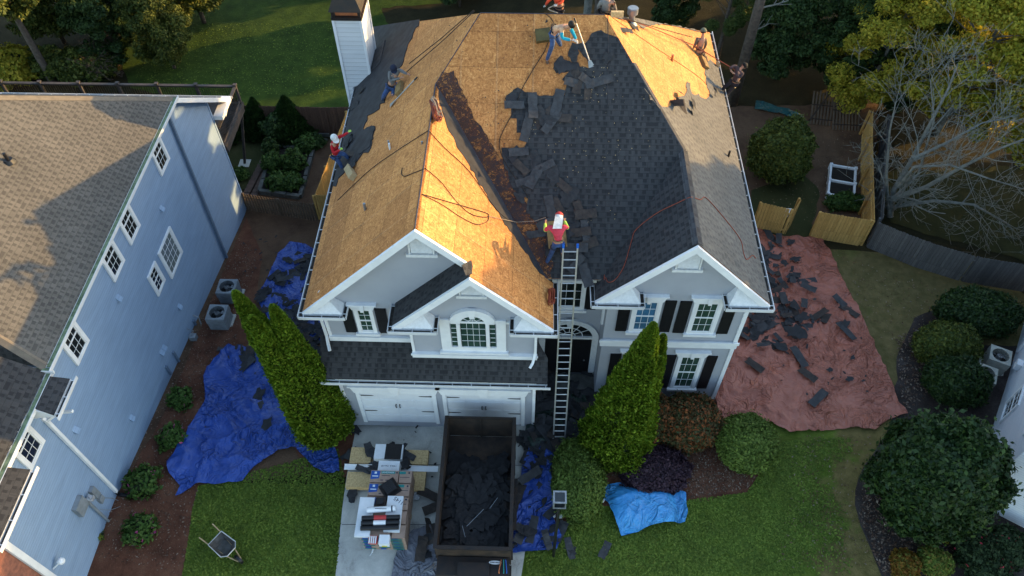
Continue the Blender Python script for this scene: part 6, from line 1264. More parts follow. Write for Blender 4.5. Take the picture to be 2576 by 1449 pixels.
# trees east of the scene, out of the frame: they keep the low sun off the ground
for i, (x, y, s, k) in enumerate([(33, 20, 1.3, 'oak'), (33, 26.8, (1.15, 1.15, 1.62), 'dark'), (33.5, 30.2, (.95, .95, 1.45), 'oak'), (38, 35, .62, 'dark'), (37, 41, .5, 'oak'), (42, 20, 1.1, 'dark'), (43, 47, .5, 'dark'), (34, 51, .7, 'dark'), (28, 60, .7, 'oak'), (22, 56, .7, 'dark'), (18, 62, .5, 'dark'), (42, 56, .7, 'oak'), (14, 68, .5, 'oak'), (40, 12, .95, 'oak')]):
    wt(k, ['leafy tree behind the white sided house, %s' % w_ for w_ in ('first of the row', 'second of the row', 'third of the row', 'fourth of the row', 'fifth of the row', 'outer end', 'far corner', 'beyond the golden trees', 'deep wood, right', 'deep wood, middle right', 'deep wood behind the vent stack', 'farthest corner', 'deep wood, farthest back', 'nearest the street')][i], x, y, i*1.3, s)
# ================================================================ ROPES AND CORDS
def curve_pts(pts, n=8):
    P_ = [Vector(p) for p in pts]; out = []
    for i in range(len(P_)-1):
        p0, p1, p2, p3 = P_[max(0, i-1)], P_[i], P_[i+1], P_[min(len(P_)-1, i+2)]
        for k in range(n): t = k/n; out.append(.5*((2*p1)+(p2-p0)*t+(2*p0-5*p1+4*p2-p3)*t*t+(3*p1-p0-3*p2+p3)*t*t*t))
    return out+[P_[-1]]
def rope(name, label, pts, m, r=.014, lift=.03, cat='rope', group=None, sm=True):
    pts = [Vector(p)+Z*lift for p in pts]; pts = curve_pts(pts) if sm else pts; mb = MB(); mb.tube(pts, r, 5); return tag(mb.build(name, M[m], uv=False), label, cat, group)
fr_, lf, rg, gr_ = front, left, right, gright
rope('rope', 'dark rope from the ridge end down to the man in the navy cap', [lf(1192, 34)+Z*.1, lf(1110, 115)+Z*.25, lf(1032, 182)+Z*.35], 'rope_dark', .016, sm=False)
rope('rope', 'second dark rope beside it, reaching the same man in grey', [lf(1194, 36)+Z*.1, lf(1115, 120)+Z*.25, lf(1025, 200)+Z*.3], 'rope_dark', .016, sm=False)
rope('rope', 'long dark rope curving down the bare front slope to the shingles', [fr_(1370, 35), fr_(1392, 62), fr_(1372, 125), fr_(1345, 170), fr_(1312, 228), fr_(1290, 285), fr_(1266, 330), fr_(1256, 360), fr_(1262, 392), fr_(1285, 432), fr_(1312, 470), fr_(1330, 500)], 'rope_dark')
rope('rope', 'black rope hanging straight down from the right end of the ridge', [fr_(1529, 40), fr_(1530, 120), fr_(1528, 200), fr_(1529, 270)], 'felt', .014, .02, sm=False)
rope('rope', 'dark safety rope from the ridge across the sunlit slope to the kneeling man', [rg(1532, 38)+Z*.05, rg(1600, 70)+Z*.2, rg(1735, 122)+Z*.5], 'rope_dark', .016, sm=False)
ka = rg(1534, 38)+Z*.05
rope('rope', 'red-brown rope from the ridge to the man leaning at the right gutter', [ka, rg(1640, 88)+Z*.25, rg(1740, 140)+Z*.45, P(1850, 178, 0, 8.3)], 'rope_red', .018, sm=False)
rope('rope', 'thin dark line drawn across the sunlit slope to the torn shingles', [rg(1536, 42), rg(1640, 115), rg(1745, 185), rg(1778, 215)], 'rope_dark', .008, .02)
rope('rope', 'dark rope lying from the gable ridge down the left slope to the gutter', [lf(1078, 330), lf(1000, 380), lf(930, 430), lf(850, 505)], 'rope_dark', .013)
rope('rope', 'dark rope looping around the gable ridge beside the vent pipe', [lf(1072, 425), lf(1040, 437), lf(1018, 445), lf(1010, 438), lf(1012, 424)], 'rope_dark', .014)
rope('rope', 'dark line from the gable ridge across the bright slope, upper one', [gr_(1080, 332), gr_(1120, 375), gr_(1180, 432), gr_(1260, 540), gr_(1330, 575)], 'rope_dark', .012)
rope('rope', 'dark line from the gable ridge across the bright slope, middle one', [gr_(1070, 425), gr_(1110, 460), gr_(1150, 510), gr_(1185, 540), gr_(1222, 548), gr_(1228, 540), gr_(1200, 530), gr_(1130, 510), gr_(1062, 490)], 'rope_dark', .012)
rope('rope', 'dark line lying low on the bright slope with a wide loop', [gr_(1064, 492), gr_(1110, 515), gr_(1160, 548), gr_(1200, 566), gr_(1226, 558), gr_(1230, 545)], 'rope_dark', .011)
rope('lifeline', 'grey safety line from the gable slope to the pink shirted man', [gr_(1228, 545), gr_(1300, 565)+Z*.1, fr_(1345, 583)+Z*.5, fr_(1370, 590)+Z*.8], 'rope_tan', .010, .02, sm=False)
rope('air_hose', 'orange hose running over the right wing ridge and back down', [P(1522, 712, 2, 7.2), wleft(1520, 706), wleft(1521, 690), wleft(1530, 660)][1:]+[wleft(1545, 700)]*0+[wleft(1535, 640)], 'hose', .013, .04, 'hose')
rope('air_hose', 'long orange hose climbing over the right wing ridge', [wleft(1532, 712), wleft(1524, 700), wleft(1526, 680), wleft(1536, 640)][:0]+[wleft(1523, 700), wleft(1530, 712), wleft(1548, 705), wleft(1570, 670), wleft(1588, 610), wleft(1600, 580), wleft(1650, 540), wleft(1700, 515), wleft(1733, 500), rg(1745, 500), rg(1762, 505), rg(1775, 500), rg(1812, 540), rg(1860, 602), rg(1870, 640), rg(1878, 655), rg(1892, 645), rg(1900, 652)], 'hose', .013, .05, 'hose')
def coil(label, c, n_, m, r, ax1, ax2, N=7, cat='rope coil'):
    mb = MB(); rr = random.Random(len(label)); ax1 = Vector(ax1).normalized(); ax2 = Vector(ax2).normalized(); nn = Vector(n_).normalized()
    for k in range(N):
        a, b = r*rr.uniform(.7, 1.05), r*.38*rr.uniform(.6, 1.1); of = ax1*rr.uniform(-.08, .08)+ax2*rr.uniform(-.06, .06)+nn*(.03+.02*k); mb.tube([c+of+ax1*a*math.cos(t)+ax2*b*math.sin(t)+nn*.03*math.sin(3*t) for t in [2*math.pi*i/22 for i in range(23)]], .016, 5)
    return tag(mb.build('rope_coil', M[m], uv=False), label, cat)
c = gr_(1092, 288); coil('red and tan coiled rope slung over the left gable ridge', c+Z*.1, (1, 0, 1), 'rope_red', .42, (.3, -1, -.3), (1, 0, -1), 9); coil('tan coiled rope lying over the red coil on the gable ridge', c+Z*.2+Vector((.05, .1, 0)), (1, 0, 1), 'rope_tan', .36, (.5, -1, -.5), (1, 0, -1), 5)
c = P(1381, 748, 2, 6.95); coil('orange hose coiled on the gutter at the lower end of the bright slope', c+Z*.05, (1, 0, 1), 'hose', .34, (0, 1, 0), (1, 0, -1), 7, 'hose')
# orange-red wad of rope at shovel etc.
def shovel(label, a, b, dvec, hm='galv'):
    t = thing('roofing_shovel', label, 'shovel', a); a, b = Vector(a), Vector(b); d = (b-a).normalized(); s = d.cross(Vector(dvec)).normalized(); mb = MB(); mb.tube([a, b], .020, 8); mb.build('shaft', M[hm], t, uv=False)
    mb = MB(); mb.tube([a-d*.18, a-d*.02], .03, 8); mb.build('grip', M['black'], t, uv=False); mb = MB(); n = Vector(dvec).normalized(); mb.hexa([b-s*.05, b+s*.05, b+d*.28+s*.12, b+d*.28-s*.12], [b-s*.05+n*.015, b+s*.05+n*.015, b+d*.28+s*.12+n*.01, b+d*.28-s*.12+n*.01]); recalc(mb.build('blade', M['galv'], t)); return t
shovel('roofing shovel lying on the bare boards below the man in the navy cap', lf(1042, 207)+Z*.08, lf(994, 258)+Z*.08, (-1, 0, 1))
shovel('long roofing bar the man in the turquoise shirt pushes under the shingles', fr_(1446, 104)+Z*.75+Vector((0, -.1, 0)), fr_(1482, 160)+Z*.12, (0, -.6, .8), 'alu')
# foam kneeling blocks and bits of lumber
def block(name, label, cat, c, m, size, n_, rot, lift=.0):
    c = Vector(c); n = Vector(n_).normalized(); u = Vector((0, 1, 0)) if abs(n.y) < .5 else Vector((1, 0, 0)); u = (u-n*u.dot(n)).normalized(); v2 = n.cross(u); ru = u*math.cos(rot)+v2*math.sin(rot); rv_ = -u*math.sin(rot)+v2*math.cos(rot); a, b, h = size
    mb = MB(); q = [c+ru*x*a/2+rv_*y*b/2+n*lift for x, y in ((-1, -1), (1, -1), (1, 1), (-1, 1))]; mb.hexa(q, [p+n*h for p in q]); o = mb.build(name, M[m]); recalc(o); return tag(o, label, cat)
block('roof_jack_board', 'short thick timber block on the boards near the left gutter', 'timber', lf(887, 437), 'lumber', (1.05, .26, .20), (-1, 0, 1), .55)
block('foam_pad', 'olive foam pad behind the man in the turquoise shirt', 'foam pad', fr_(1366, 92), 'foam', (.5, .42, .22), (0, -S, 1), .15)
block('foam_pad', 'tan foam pad under the knee of the man in the navy cap', 'foam pad', lf(1008, 225), 'foam_tan', (.6, .32, .14), (-1, 0, 1), .1)
block('foam_pad', 'yellow foam pad under the kneeling man on the sunlit slope', 'foam pad', rg(1768, 160), 'foam_tan', (.55, .34, .14), (1, 0, 1), .35)
block('foam_pad', 'brown foam pad in front of the pink shirted man', 'foam pad', fr_(1400, 590), 'foam_tan', (.62, .9, .14), (0, -S, 1), .12)
block('osb_offcut', 'bright board offcut propped on the ridge beside the seated man', 'board', P(1552, 42, 1, 23.45), 'osbstack', (.10, .42, .20), (0, 0, 1), 0)

# ================================================================ TORN SHINGLES
def scrap_mesh(seed, kind):
    rr = random.Random(seed); bm = bmesh.new()
    if kind == 0: L, W = rr.uniform(.7, 1.0), .32; pts = [(-L/2, -W/2)]+[(-L/2+L*k/6, -W/2+rr.choice([0, 0, .02])) for k in range(1, 6)]+[(L/2, -W/2+rr.uniform(0, .05)), (L/2+rr.uniform(-.05, .03), 0), (L/2, W/2)]+[(L/2-L*k/6, W/2+rr.uniform(-.02, .01)) for k in range(1, 6)]+[(-L/2, W/2)]
    else:
        R0 = rr.uniform(.25, .42); pts = []
        for k in range(13): a = 2*math.pi*k/13; r = R0*rr.uniform(.55, 1.15); pts.append((math.cos(a)*r*1.25, math.sin(a)*r*.8))
    vs = [bm.verts.new((x, y, 0)) for x, y in pts]; es = [bm.edges.new((vs[i], vs[(i+1) % len(vs)])) for i in range(len(vs))]; bmesh.ops.triangle_fill(bm, edges=es, use_beauty=True)
    for k in (-.3, -.15, 0, .15, .3): bmesh.ops.bisect_plane(bm, geom=bm.verts[:]+bm.edges[:]+bm.faces[:], plane_co=(k, 0, 0), plane_no=(1, 0, 0))
    kx, ky = rr.uniform(-.22, .22), rr.uniform(-.3, .3)
    for v_ in bm.verts: v_.co.z = kx*v_.co.x**2+ky*v_.co.y**2+.02*noise.noise(v_.co*5+Vector((seed, 0, 0)))
    bm.normal_update()
    for f in bm.faces:
        if f.normal.z < 0: f.normal_flip()
    ret_ = bmesh.ops.extrude_face_region(bm, geom=bm.faces[:])
    for x in ret_['geom']:
        if isinstance(x, bmesh.types.BMVert): x.co.z += .008
    bmesh.ops.recalc_face_normals(bm, faces=bm.faces); me = bpy.data.meshes.new('torn_shingle'); bm.to_mesh(me); bm.free(); return me
M['scrapD'] = plain('scrap_black', (.022, .022, .024), (.012, .012, .014), 3, .9, .5, 40); M['scrapA'] = plain('scrap_dark', (.036, .037, .041), (.022, .023, .026), 5, .9, .5, 40); M['scrapB'] = plain('scrap_grey', (.055, .057, .062), (.035, .036, .04), 5, .9, .5, 40); M['scrapC'] = plain('scrap_brown', (.055, .045, .04), (.03, .026, .026), 5, .9, .5, 40)
SM = []
for k in range(14):
    me = scrap_mesh(k+1, 0 if k % 2 else 1); planar_uv(me); me.materials.append(M[('scrapA', 'scrapB', 'scrapA', 'scrapC')[k % 4]]); SM.append(me)
RS = random.Random(99)
def scraps(n, group, label, posfn, regions, nvec=(0, 0, 1), where=None, tilt=.12, lift=(.03, .12), scl=(.7, 1.15), cat='shingle scrap', nm='torn_shingle'):
    nv = Vector(nvec).normalized(); base = nv.to_track_quat('Z', 'Y'); ws = [r[4] for r in regions]
    for k in range(n):
        ri = RS.choices(range(len(regions)), ws)[0]; x0, y0, x1, y1, _ = regions[ri]; p = posfn(RS.uniform(x0, x1), RS.uniform(y0, y1))+nv*RS.uniform(*lift)
        o = bpy.data.objects.new(nm, RS.choice(SM)); COL.objects.link(o); o.location = p
        q = base @ Matrix.Rotation(RS.uniform(0, 6.28), 4, 'Z').to_quaternion() @ Matrix.Rotation(RS.gauss(0, tilt), 4, 'X').to_quaternion() @ Matrix.Rotation(RS.gauss(0, tilt), 4, 'Y').to_quaternion()
        o.rotation_mode = 'QUATERNION'; o.rotation_quaternion = q; s = RS.uniform(*scl); o.scale = (s, s, s); tag(o, label if not where else 'dark torn shingle '+where[ri], cat, group if not where else 'torn shingles '+where[ri])
scraps(92, 'torn shingles on the red tarp', 'dark torn shingle piece on the red-brown tarp', G, [(1880, 590, 2000, 700, 2), (1885, 700, 2030, 780, 3), (1870, 770, 2080, 850, 4.5), (1880, 640, 1980, 850, 2), (1860, 840, 1960, 880, .6), (2095, 745, 2150, 840, .5)], lift=(.10, .38), tilt=.18, where=['on the red-brown tarp nearest the cedar fence', 'high on the red-brown tarp, under the gutter corner', 'in the thick pile across the middle of the red-brown tarp', 'along the house edge of the red-brown tarp', 'on the red-brown tarp below the thick pile, by the wall', 'at the outer right edge of the red-brown tarp'])
for k, (px, py, a_, si, lb) in enumerate([(2006, 905, 1.9, 1, 'upper half of the long bent shingle strip on the lower red-brown tarp'), (2027, 950, 2.35, 3, 'lower half of the long bent shingle strip on the lower red-brown tarp'), (2054, 1008, .75, 5, 'clean dark shingle strip nearest the bottom edge of the red-brown tarp'), (1895, 927, 2.4, 7, 'doubled shingle strip beside the house wall on the red-brown tarp'), (2140, 908, 1, 0, 'small torn shingle near the right edge of the red-brown tarp'), (2082, 938, .2, 2, 'smallest shingle bit in the middle of the red-brown tarp'), (2132, 962, .1, 4, 'pale torn shingle low on the right of the red-brown tarp'), (2112, 770, 2.2, 9, 'shingle strip lying alone right of the big pile on the red-brown tarp'), (2132, 790, 2.3, 11, 'second shingle strip right of the big pile on the red-brown tarp'), (2118, 826, .9, 6, 'crumpled shingle below the two strips on the red-brown tarp')]):
    o = bpy.data.objects.new('torn_shingle', SM[si]); COL.objects.link(o); o.location = G(px, py)+Z*.26; o.rotation_euler = (RS.gauss(0, .05), RS.gauss(0, .05), a_); s_ = .45 if k in (4, 5, 6) else 1.05; o.scale = (s_, s_, s_); tag(o, lb, 'shingle scrap')
scraps(52, 'torn shingles between the houses', 'dark torn shingle piece on the ground between the houses', G, [(700, 640, 820, 860, 4), (640, 720, 700, 830, 1), (560, 830, 620, 880, .4), (720, 780, 830, 860, 2)], lift=(.06, .3), tilt=.15, where=['on the blue tarp under the left gutter', 'beside the AC units between the houses', 'on the mulch below the nearer AC unit', 'on the ground behind the conifers at the house corner'])
scraps(16, 'torn shingles on the big blue tarp', 'dark torn shingle piece on the big royal-blue tarp', G, [(590, 885, 640, 930, 1.3), (640, 990, 700, 1080, 1.3), (690, 930, 760, 1000, .5)], lift=(.12, .26), tilt=.1)
scraps(66, 'torn shingles at the entry', 'dark torn shingle piece piled on the ground at the entry', G, [(1345, 1000, 1500, 1100, 4), (1345, 1080, 1470, 1140, 3), (1300, 1130, 1450, 1240, 1.6), (1350, 940, 1500, 1000, 2)], lift=(.1, .4), tilt=.25, where=['piled behind the ladder foot at the entry', 'around the ladder foot on the green tarp', 'between the trailer and the hedge', 'on the entry step below the arched door'])
scraps(16, 'torn shingles on the narrow blue tarp', 'dark torn shingle piece on the narrow blue tarp beside the trailer', G, [(1300, 1180, 1420, 1300, 1), (1310, 1310, 1410, 1380, 1.2)], lift=(.12, .3), tilt=.15, where=['on the upper part of the narrow blue tarp', 'at the lower end of the narrow blue tarp'])
scraps(5, 'torn shingles on the front lawn', 'torn shingle piece lying on the front lawn near the driveway', G, [(1415, 1350, 1455, 1390, 1), (1500, 1355, 1530, 1400, 1)], lift=(.04, .08), tilt=.08, scl=(.6, .9))
scraps(9, 'torn shingles beside the trailer front', 'torn black shingle piece beside the front left of the trailer', G, [(1060, 1330, 1100, 1400, 1), (1070, 1220, 1095, 1290, .7), (868, 1225, 900, 1250, .4)], lift=(.1, .3), tilt=.2, where=['on the grey tarp beside the trailer front', 'leaning at the left side of the trailer', 'on the driveway edge left of the bundles'])
scraps(5, 'torn felt at the garage corner', 'torn black felt piece on the driveway at the garage corner', G, [(870, 1065, 905, 1085, 1), (870, 1130, 900, 1170, 1)], lift=(.06, .2), tilt=.1)
scraps(12, 'torn felt on the OSB stacks', 'torn black felt piece thrown over the OSB sheets', lambda a, b: P(a, b, 2, .36), [(895, 1130, 960, 1190, 1), (985, 1130, 1030, 1165, 1)], lift=(.02, .08), tilt=.1)
scraps(44, 'loose shingles on the front slope', 'loose shingle piece lying on the dark shingled slope', front, [(1290, 250, 1420, 330, 1.6), (1300, 380, 1440, 470, 2), (1420, 130, 1530, 260, 2.4), (1300, 470, 1480, 600, 1), (1440, 560, 1490, 700, .6)], nvec=(0, -S, 1), lift=(.03, .10), tilt=.07, where=['at the left torn edge of the dark roof slope', 'in the middle left of the dark roof slope', 'below the long roofing bar on the dark slope', 'on the dark slope just behind the pink shirted person', 'on the dark slope right of the ladder top'], nm='loose_shingle')
scraps(7, 'torn shingles curling on the sunlit slope', 'torn shingle curling up at the ragged edge of the sunlit slope', right, [(1690, 225, 1745, 290, 3), (1755, 215, 1800, 250, 1)], nvec=(1, 0, 1), lift=(.05, .2), tilt=.35, scl=(.5, .8), nm='loose_shingle')
scraps(4, 'torn shingles on the sunlit hip', 'torn shingle lying along the sunlit hip', right, [(1560, 55, 1600, 80, 1), (1790, 150, 1806, 230, .8)], nvec=(1, 0, 1), lift=(.04, .1), tilt=.2, scl=(.5, .8), nm='loose_shingle')
scraps(10, 'torn felt along the left gutter', 'torn felt flap hanging along the left gutter', left, [(885, 215, 925, 300, 1), (855, 330, 900, 420, 1.4)], nvec=(-1, 0, 1), lift=(.04, .14), tilt=.2, scl=(.6, .9), nm='loose_shingle')
def tp(x, y): return Vector((x, y, heap(x, y)))
vs_, fs_ = [], []
for k in range(190):
    me_ = RS.choice(SM); p = tp(RS.uniform(tx0+.3, tx1-.3), RS.uniform(ty0+.35, 12.75))+Z*RS.uniform(.01, .10)
    R3_ = (Matrix.Rotation(RS.uniform(0, 6.28), 4, 'Z') @ Matrix.Rotation(RS.gauss(0, .14), 4, 'X') @ Matrix.Rotation(RS.gauss(0, .14), 4, 'Y')); s_ = RS.uniform(.6, 1.1); i0 = len(vs_)
    for v_ in me_.vertices: q_ = p+R3_ @ (v_.co*s_); vs_.append((min(tx1-.06, max(tx0+.06, q_.x)), min(ty1-.03, max(ty0+.06, q_.y)), q_.z))
    fs_ += [tuple(i0+i for i in f.vertices) for f in me_.polygons]
o_ = MB(); o_.v = [Vector(v_) for v_ in vs_]; o_.f = fs_; tag(o_.build('roofing_scraps', M['scrapD'], uv=False), kind='stuff')
mb = MB()
for i in range(3): a = tp(RS.uniform(tx0+.5, tx1-.5), RS.uniform(ty0+.4, 12))+Z*.28; d = Vector((RS.uniform(-1, 1), RS.uniform(-1, 1), RS.uniform(-.05, .1))).normalized()*RS.uniform(.2, .45); mb.tube([a-d, a+d], .009, 4)
tag(mb.build('metal_strips', M['galv'], uv=False), 'thin bent metal flashing strips among the trailer load', 'flashing', kind='stuff')
def layer(name, n, regs, seed, lift=(.05, .22), m='scrapA', scl=(.6, 1.1), tilt=.2):
    r = random.Random(seed); vs_, fs_ = [], []
    for k in range(n):
        x0, y0, x1, y1 = r.choice(regs); p = G(r.uniform(x0, x1), r.uniform(y0, y1))+Z*r.uniform(*lift); me_ = r.choice(SM); s_ = r.uniform(*scl); i0 = len(vs_)
        R3_ = Matrix.Rotation(r.uniform(0, 6.28), 4, 'Z') @ Matrix.Rotation(r.gauss(0, tilt), 4, 'X') @ Matrix.Rotation(r.gauss(0, tilt), 4, 'Y')
        for v_ in me_.vertices: q_ = p+R3_ @ (v_.co*s_); vs_.append(q_)
        fs_ += [tuple(i0+i for i in f.vertices) for f in me_.polygons]
    o_ = MB(); o_.v = vs_; o_.f = fs_; return tag(o_.build(name, M[m], uv=False), kind='stuff')
layer('roofing_scraps', 150, [(690, 690, 830, 860), (730, 780, 835, 900), (650, 820, 740, 870), (760, 640, 830, 700)], 5)
layer('roofing_scraps', 120, [(1345, 940, 1500, 1050), (1345, 1000, 1480, 1110), (1320, 1090, 1440, 1170)], 6)
layer('roofing_scraps', 70, [(1882, 700, 2000, 880), (1890, 600, 1960, 700), (1950, 760, 2060, 850)], 8, (.12, .3), 'scrapB', (.15, .6))
layer('shingle_bits', 90, [(600, 600, 700, 700), (640, 860, 760, 1000), (1290, 1120, 1440, 1390), (870, 1060, 1110, 1250), (1850, 850, 2200, 1050)], 9, (.12, .2), 'scrapA', (.08, .25))
def flecks(name, fn, n_, regs, n, m, size, seed):
    r = random.Random(seed); nv = Vector(n_).normalized(); C = []; U = []; V = []
    for k in range(n):
        x0, y0, x1, y1 = r.choice(regs); p = fn(r.uniform(x0, x1), r.uniform(y0, y1))+nv*.045; a = r.uniform(0, 6.28); u = nv.orthogonal().normalized(); v2 = nv.cross(u); s = size*r.uniform(.4, 1.2); d = u*math.cos(a)+v2*math.sin(a); e = nv.cross(d); C.append(p); U.append(d*s); V.append(e*s*.6)
    return tag(quads(name, np.array(C), np.array(U), np.array(V), M[m]), kind='stuff')
flecks('wood_splinters', front, (0, -S, 1), [(1440, 170, 1560, 260), (1300, 250, 1480, 480), (1400, 300, 1560, 600), (1500, 240, 1640, 420)], 150, 'osbstack', .018, 1)
flecks('felt_crumbs', front, (0, -S, 1), [(1130, 60, 1400, 300), (1190, 200, 1290, 420)], 60, 'felt', .03, 2)
flecks('felt_crumbs', left, (-1, 0, 1), [(880, 300, 1060, 640), (980, 120, 1120, 320)], 60, 'felt', .03, 3)

# ================================================================ PEOPLE
def skin_obj(name, verts, edges, radii, m, parent, root=0, sub=1):
    me = bpy.data.meshes.new(name); off = parent_off(parent); me.from_pydata([tuple(Vector(v_)-off) for v_ in verts], edges, []); o = bpy.data.objects.new(name, me); COL.objects.link(o)
    md = o.modifiers.new('Skin', 'SKIN'); md.use_smooth_shade = True; md.branch_smoothing = .3
    for i, r in enumerate(radii): sv = me.skin_vertices[0].data[i]; sv.radius = (r, r); sv.use_root = (i == root)
    s = o.modifiers.new('Sub', 'SUBSURF'); s.levels = sub; s.render_levels = sub
    dg = bpy.context.evaluated_depsgraph_get(); bpy.context.view_layer.update(); nm = bpy.data.meshes.new_from_object(o.evaluated_get(dg)); o.modifiers.clear(); o.data = nm; nm.materials.clear(); nm.materials.append(m); nm.polygons.foreach_set('use_smooth', [True]*len(nm.polygons)); o.parent = parent; return o
def person(label, J_, shirt, pants, gloves=None, shoes='boot', hat=None, hatm=None, sleeves=None, look=(0, -1, -.3), belt='belt', loc=None, hair=True, short=False, name='person'):
    J_ = {k: Vector(v_) for k, v_ in J_.items()}; base = (J_['footL']+J_['footR'])/2; t = thing(name, label, 'person', base); look = Vector(look).normalized()
    V_ = []; E_ = []; Rr = []; idx = {}
    def add(k, p, r, par=None):
        idx[k] = len(V_); V_.append(Vector(p)); Rr.append(r)
        if par: E_.append((idx[par], idx[k]))
    pel, nk, hd = J_['pelvis'], J_['neck'], J_['head']; ch = pel.lerp(nk, .62); ab = pel.lerp(nk, .3)
    add('pelvis', pel, .135); add('ab', ab, .125, 'pelvis'); add('chest', ch, .15, 'ab'); add('neck', nk, .062, 'chest'); add('head', hd, .098, 'neck'); add('crown', hd+(hd-nk).normalized()*.09, .085, 'head')
    add('nose', hd+look*.105, .022, 'head')
    for s in 'LR':
        sh, el, ha = J_['sh'+s], J_['el'+s], J_['ha'+s]; add('sh'+s, sh, .068, 'chest'); add('el'+s, el, .045, 'sh'+s); wr = el.lerp(ha, .86); add('wr'+s, wr, .029, 'el'+s); d = (ha-el).normalized(); add('ha'+s, ha, .036, 'wr'+s)
        q = d.orthogonal().normalized()
        for f in range(5):
            a = (f-2)*.020 if f else 0; o0 = ha+q*((f-2)*.017)+d*.03; ln_ = (.03, .055, .062, .058, .045)[f]
            if f == 0: o0 = ha+q*.045; dd = (d*.6+q*.6).normalized()
            else: dd = d
            cr = d.cross(q)*.018; add('f%s%d' % (s, f), o0+dd*ln_*.5, .0095, 'ha'+s); add('g%s%d' % (s, f), o0+dd*ln_+cr, .008, 'f%s%d' % (s, f))
        hp, kn, an, ft = J_['hip'+s], J_['kn'+s], J_['an'+s], J_['foot'+s]; add('hip'+s, hp, .095, 'pelvis'); add('kn'+s, kn, .066, 'hip'+s); add('an'+s, an, .042, 'kn'+s); add('ft'+s, ft, .038, 'an'+s)
    body = skin_obj('body', V_, E_, Rr, M['skin'], t)
    def sub(keys, edges, grow, m, nm, sub_=1):
        vs = [V_[idx[k]] if isinstance(k, str) else k for k in keys]; rs = [Rr[idx[k]]+grow if isinstance(k, str) else .05 for k in keys]; return skin_obj(nm, vs, edges, rs, M[m], t)
    ks = ['chest', 'ab', 'pelvis', 'shL', 'elL', 'wrL', 'shR', 'elR', 'wrR']; o = sub(ks, [(0, 1), (1, 2), (0, 3), (3, 4), (4, 5), (0, 6), (6, 7), (7, 8)], .016, shirt, 'shirt')
    if sleeves:
        for s in 'LR':
            a = V_[idx['sh'+s]].lerp(V_[idx['el'+s]], .12 if sleeves == 'cyan_shirt' else .8) ; skin_obj('sleeve', [a, V_[idx['el'+s]], V_[idx['wr'+s]]], [(0, 1), (1, 2)], [.082, .066, .050], M[sleeves], t)
    for s in 'LR': pass
    skin_obj('trousers', [V_[idx['pelvis']], V_[idx['hipL']], V_[idx['knL']], V_[idx['anL']], V_[idx['hipR']], V_[idx['knR']], V_[idx['anR']]], [(0, 1), (1, 2), (2, 3), (0, 4), (4, 5), (5, 6)], [.150, .112, .086, .066, .112, .086, .066], M[pants], t)
    for s in 'LR':
        a, f = V_[idx['an'+s]], V_[idx['ft'+s]]; skin_obj('shoe', [a, a.lerp(f, .35)-Z*.02, f], [(0, 1), (1, 2)], [.058, .058, .048], M[shoes], t)
        if gloves:
            w_, h_ = V_[idx['wr'+s]], V_[idx['ha'+s]]; d = (h_-w_).normalized(); q = d.orthogonal().normalized(); vs = [w_, h_]; es = [(0, 1)]; rs = [.038, .046]
            for f_ in range(5): vs += [V_[idx['f%s%d' % (s, f_)]], V_[idx['g%s%d' % (s, f_)]]]; es += [(1, 2+2*f_), (2+2*f_, 3+2*f_)]; rs += [.0125, .0115]
            skin_obj('glove', vs, es, rs, M[gloves], t)
    up = (hd-nk).normalized()
    mb = MB(); mb.ball((0, 0, 0), 1, 14, 8); fr0 = look-up*look.dot(up); fr0 = fr0.normalized() if fr0.length > .1 else up.orthogonal().normalized(); sdv = up.cross(fr0)
    def dome(c, r_, lo, sq=1.0, fwd=0):
        m2 = MB(); n = 14; rings = 6
        for i in range(rings+1):
            th = lo+(math.pi/2-lo)*i/rings; 
            for k in range(n): a = 2*math.pi*k/n; m2.v.append(c+(fr0*math.cos(a)*1.12+sdv*math.sin(a))*r_*math.cos(th)+up*r_*sq*math.sin(th))
        for i in range(rings):
            for k in range(n): m2.f.append((i*n+k, i*n+(k+1) % n, (i+1)*n+(k+1) % n, (i+1)*n+k))
        return m2
    c = hd+up*.035
    if hair and hat != 'wrap': dome(c-fr0*.012, .118, -.35).build('hair', M['hair'], t, uv=False, smooth=True)
    if hat in ('cap', 'hardhat'):
        m2 = dome(c+up*.01, .135, .05, 1.05)
        i0 = len(m2.v); 
        for k in range(9): a = -1.0+2.0*k/8; m2.v.append(c+up*.012+(fr0*math.cos(a)*1.12+sdv*math.sin(a))*.132); m2.v.append(c+up*.004+(fr0*math.cos(a)*1.8+sdv*math.sin(a)*1.05)*.14)
        for k in range(8): m2.f.append((i0+2*k, i0+2*k+1, i0+2*k+3, i0+2*k+2))
        m2.build('cap', M[hatm], t, uv=False, smooth=True)
    if hat == 'wrap':
        dome(c+up*.0, .132, -.5, 1.0).build('headscarf', M['white_cap'], t, uv=False, smooth=True); dome(c+up*.02+fr0*.012, .142, .25, 1.05).build('cap', M['redprint'], t, uv=False, smooth=True)
        back = -fr0; m2 = MB(); a = hd+back*.10; b = nk+back*.17-up*.13; m2.hexa([a-sdv*.13, a+sdv*.13, b+sdv*.15, b-sdv*.13], [a-sdv*.13+back*.05, a+sdv*.13+back*.05, b+sdv*.15+back*.04-up*.05, b-sdv*.13+back*.05]); recalc(m2.build('neck_cloth', M['white_cap'], t))
    # ears and eyes
    m2 = MB()
    for s in (-1, 1): m2.ball(hd+sdv*s*.100, .024, 8, 5)
    m2.build('ears', M['skin'], t, uv=False, smooth=True); m2 = MB()
    for s in (-1, 1): m2.ball(hd+fr0*.092+sdv*s*.034+up*.012, .011, 6, 4)
    m2.build('eyes', M['hair'], t, uv=False); m2 = MB(); m2.ball(hd+fr0*.095-up*.045, .016, 8, 4, (1.3, 1.3, .4)); m2.build('mouth', M['maroon_shirt'], t, uv=False)
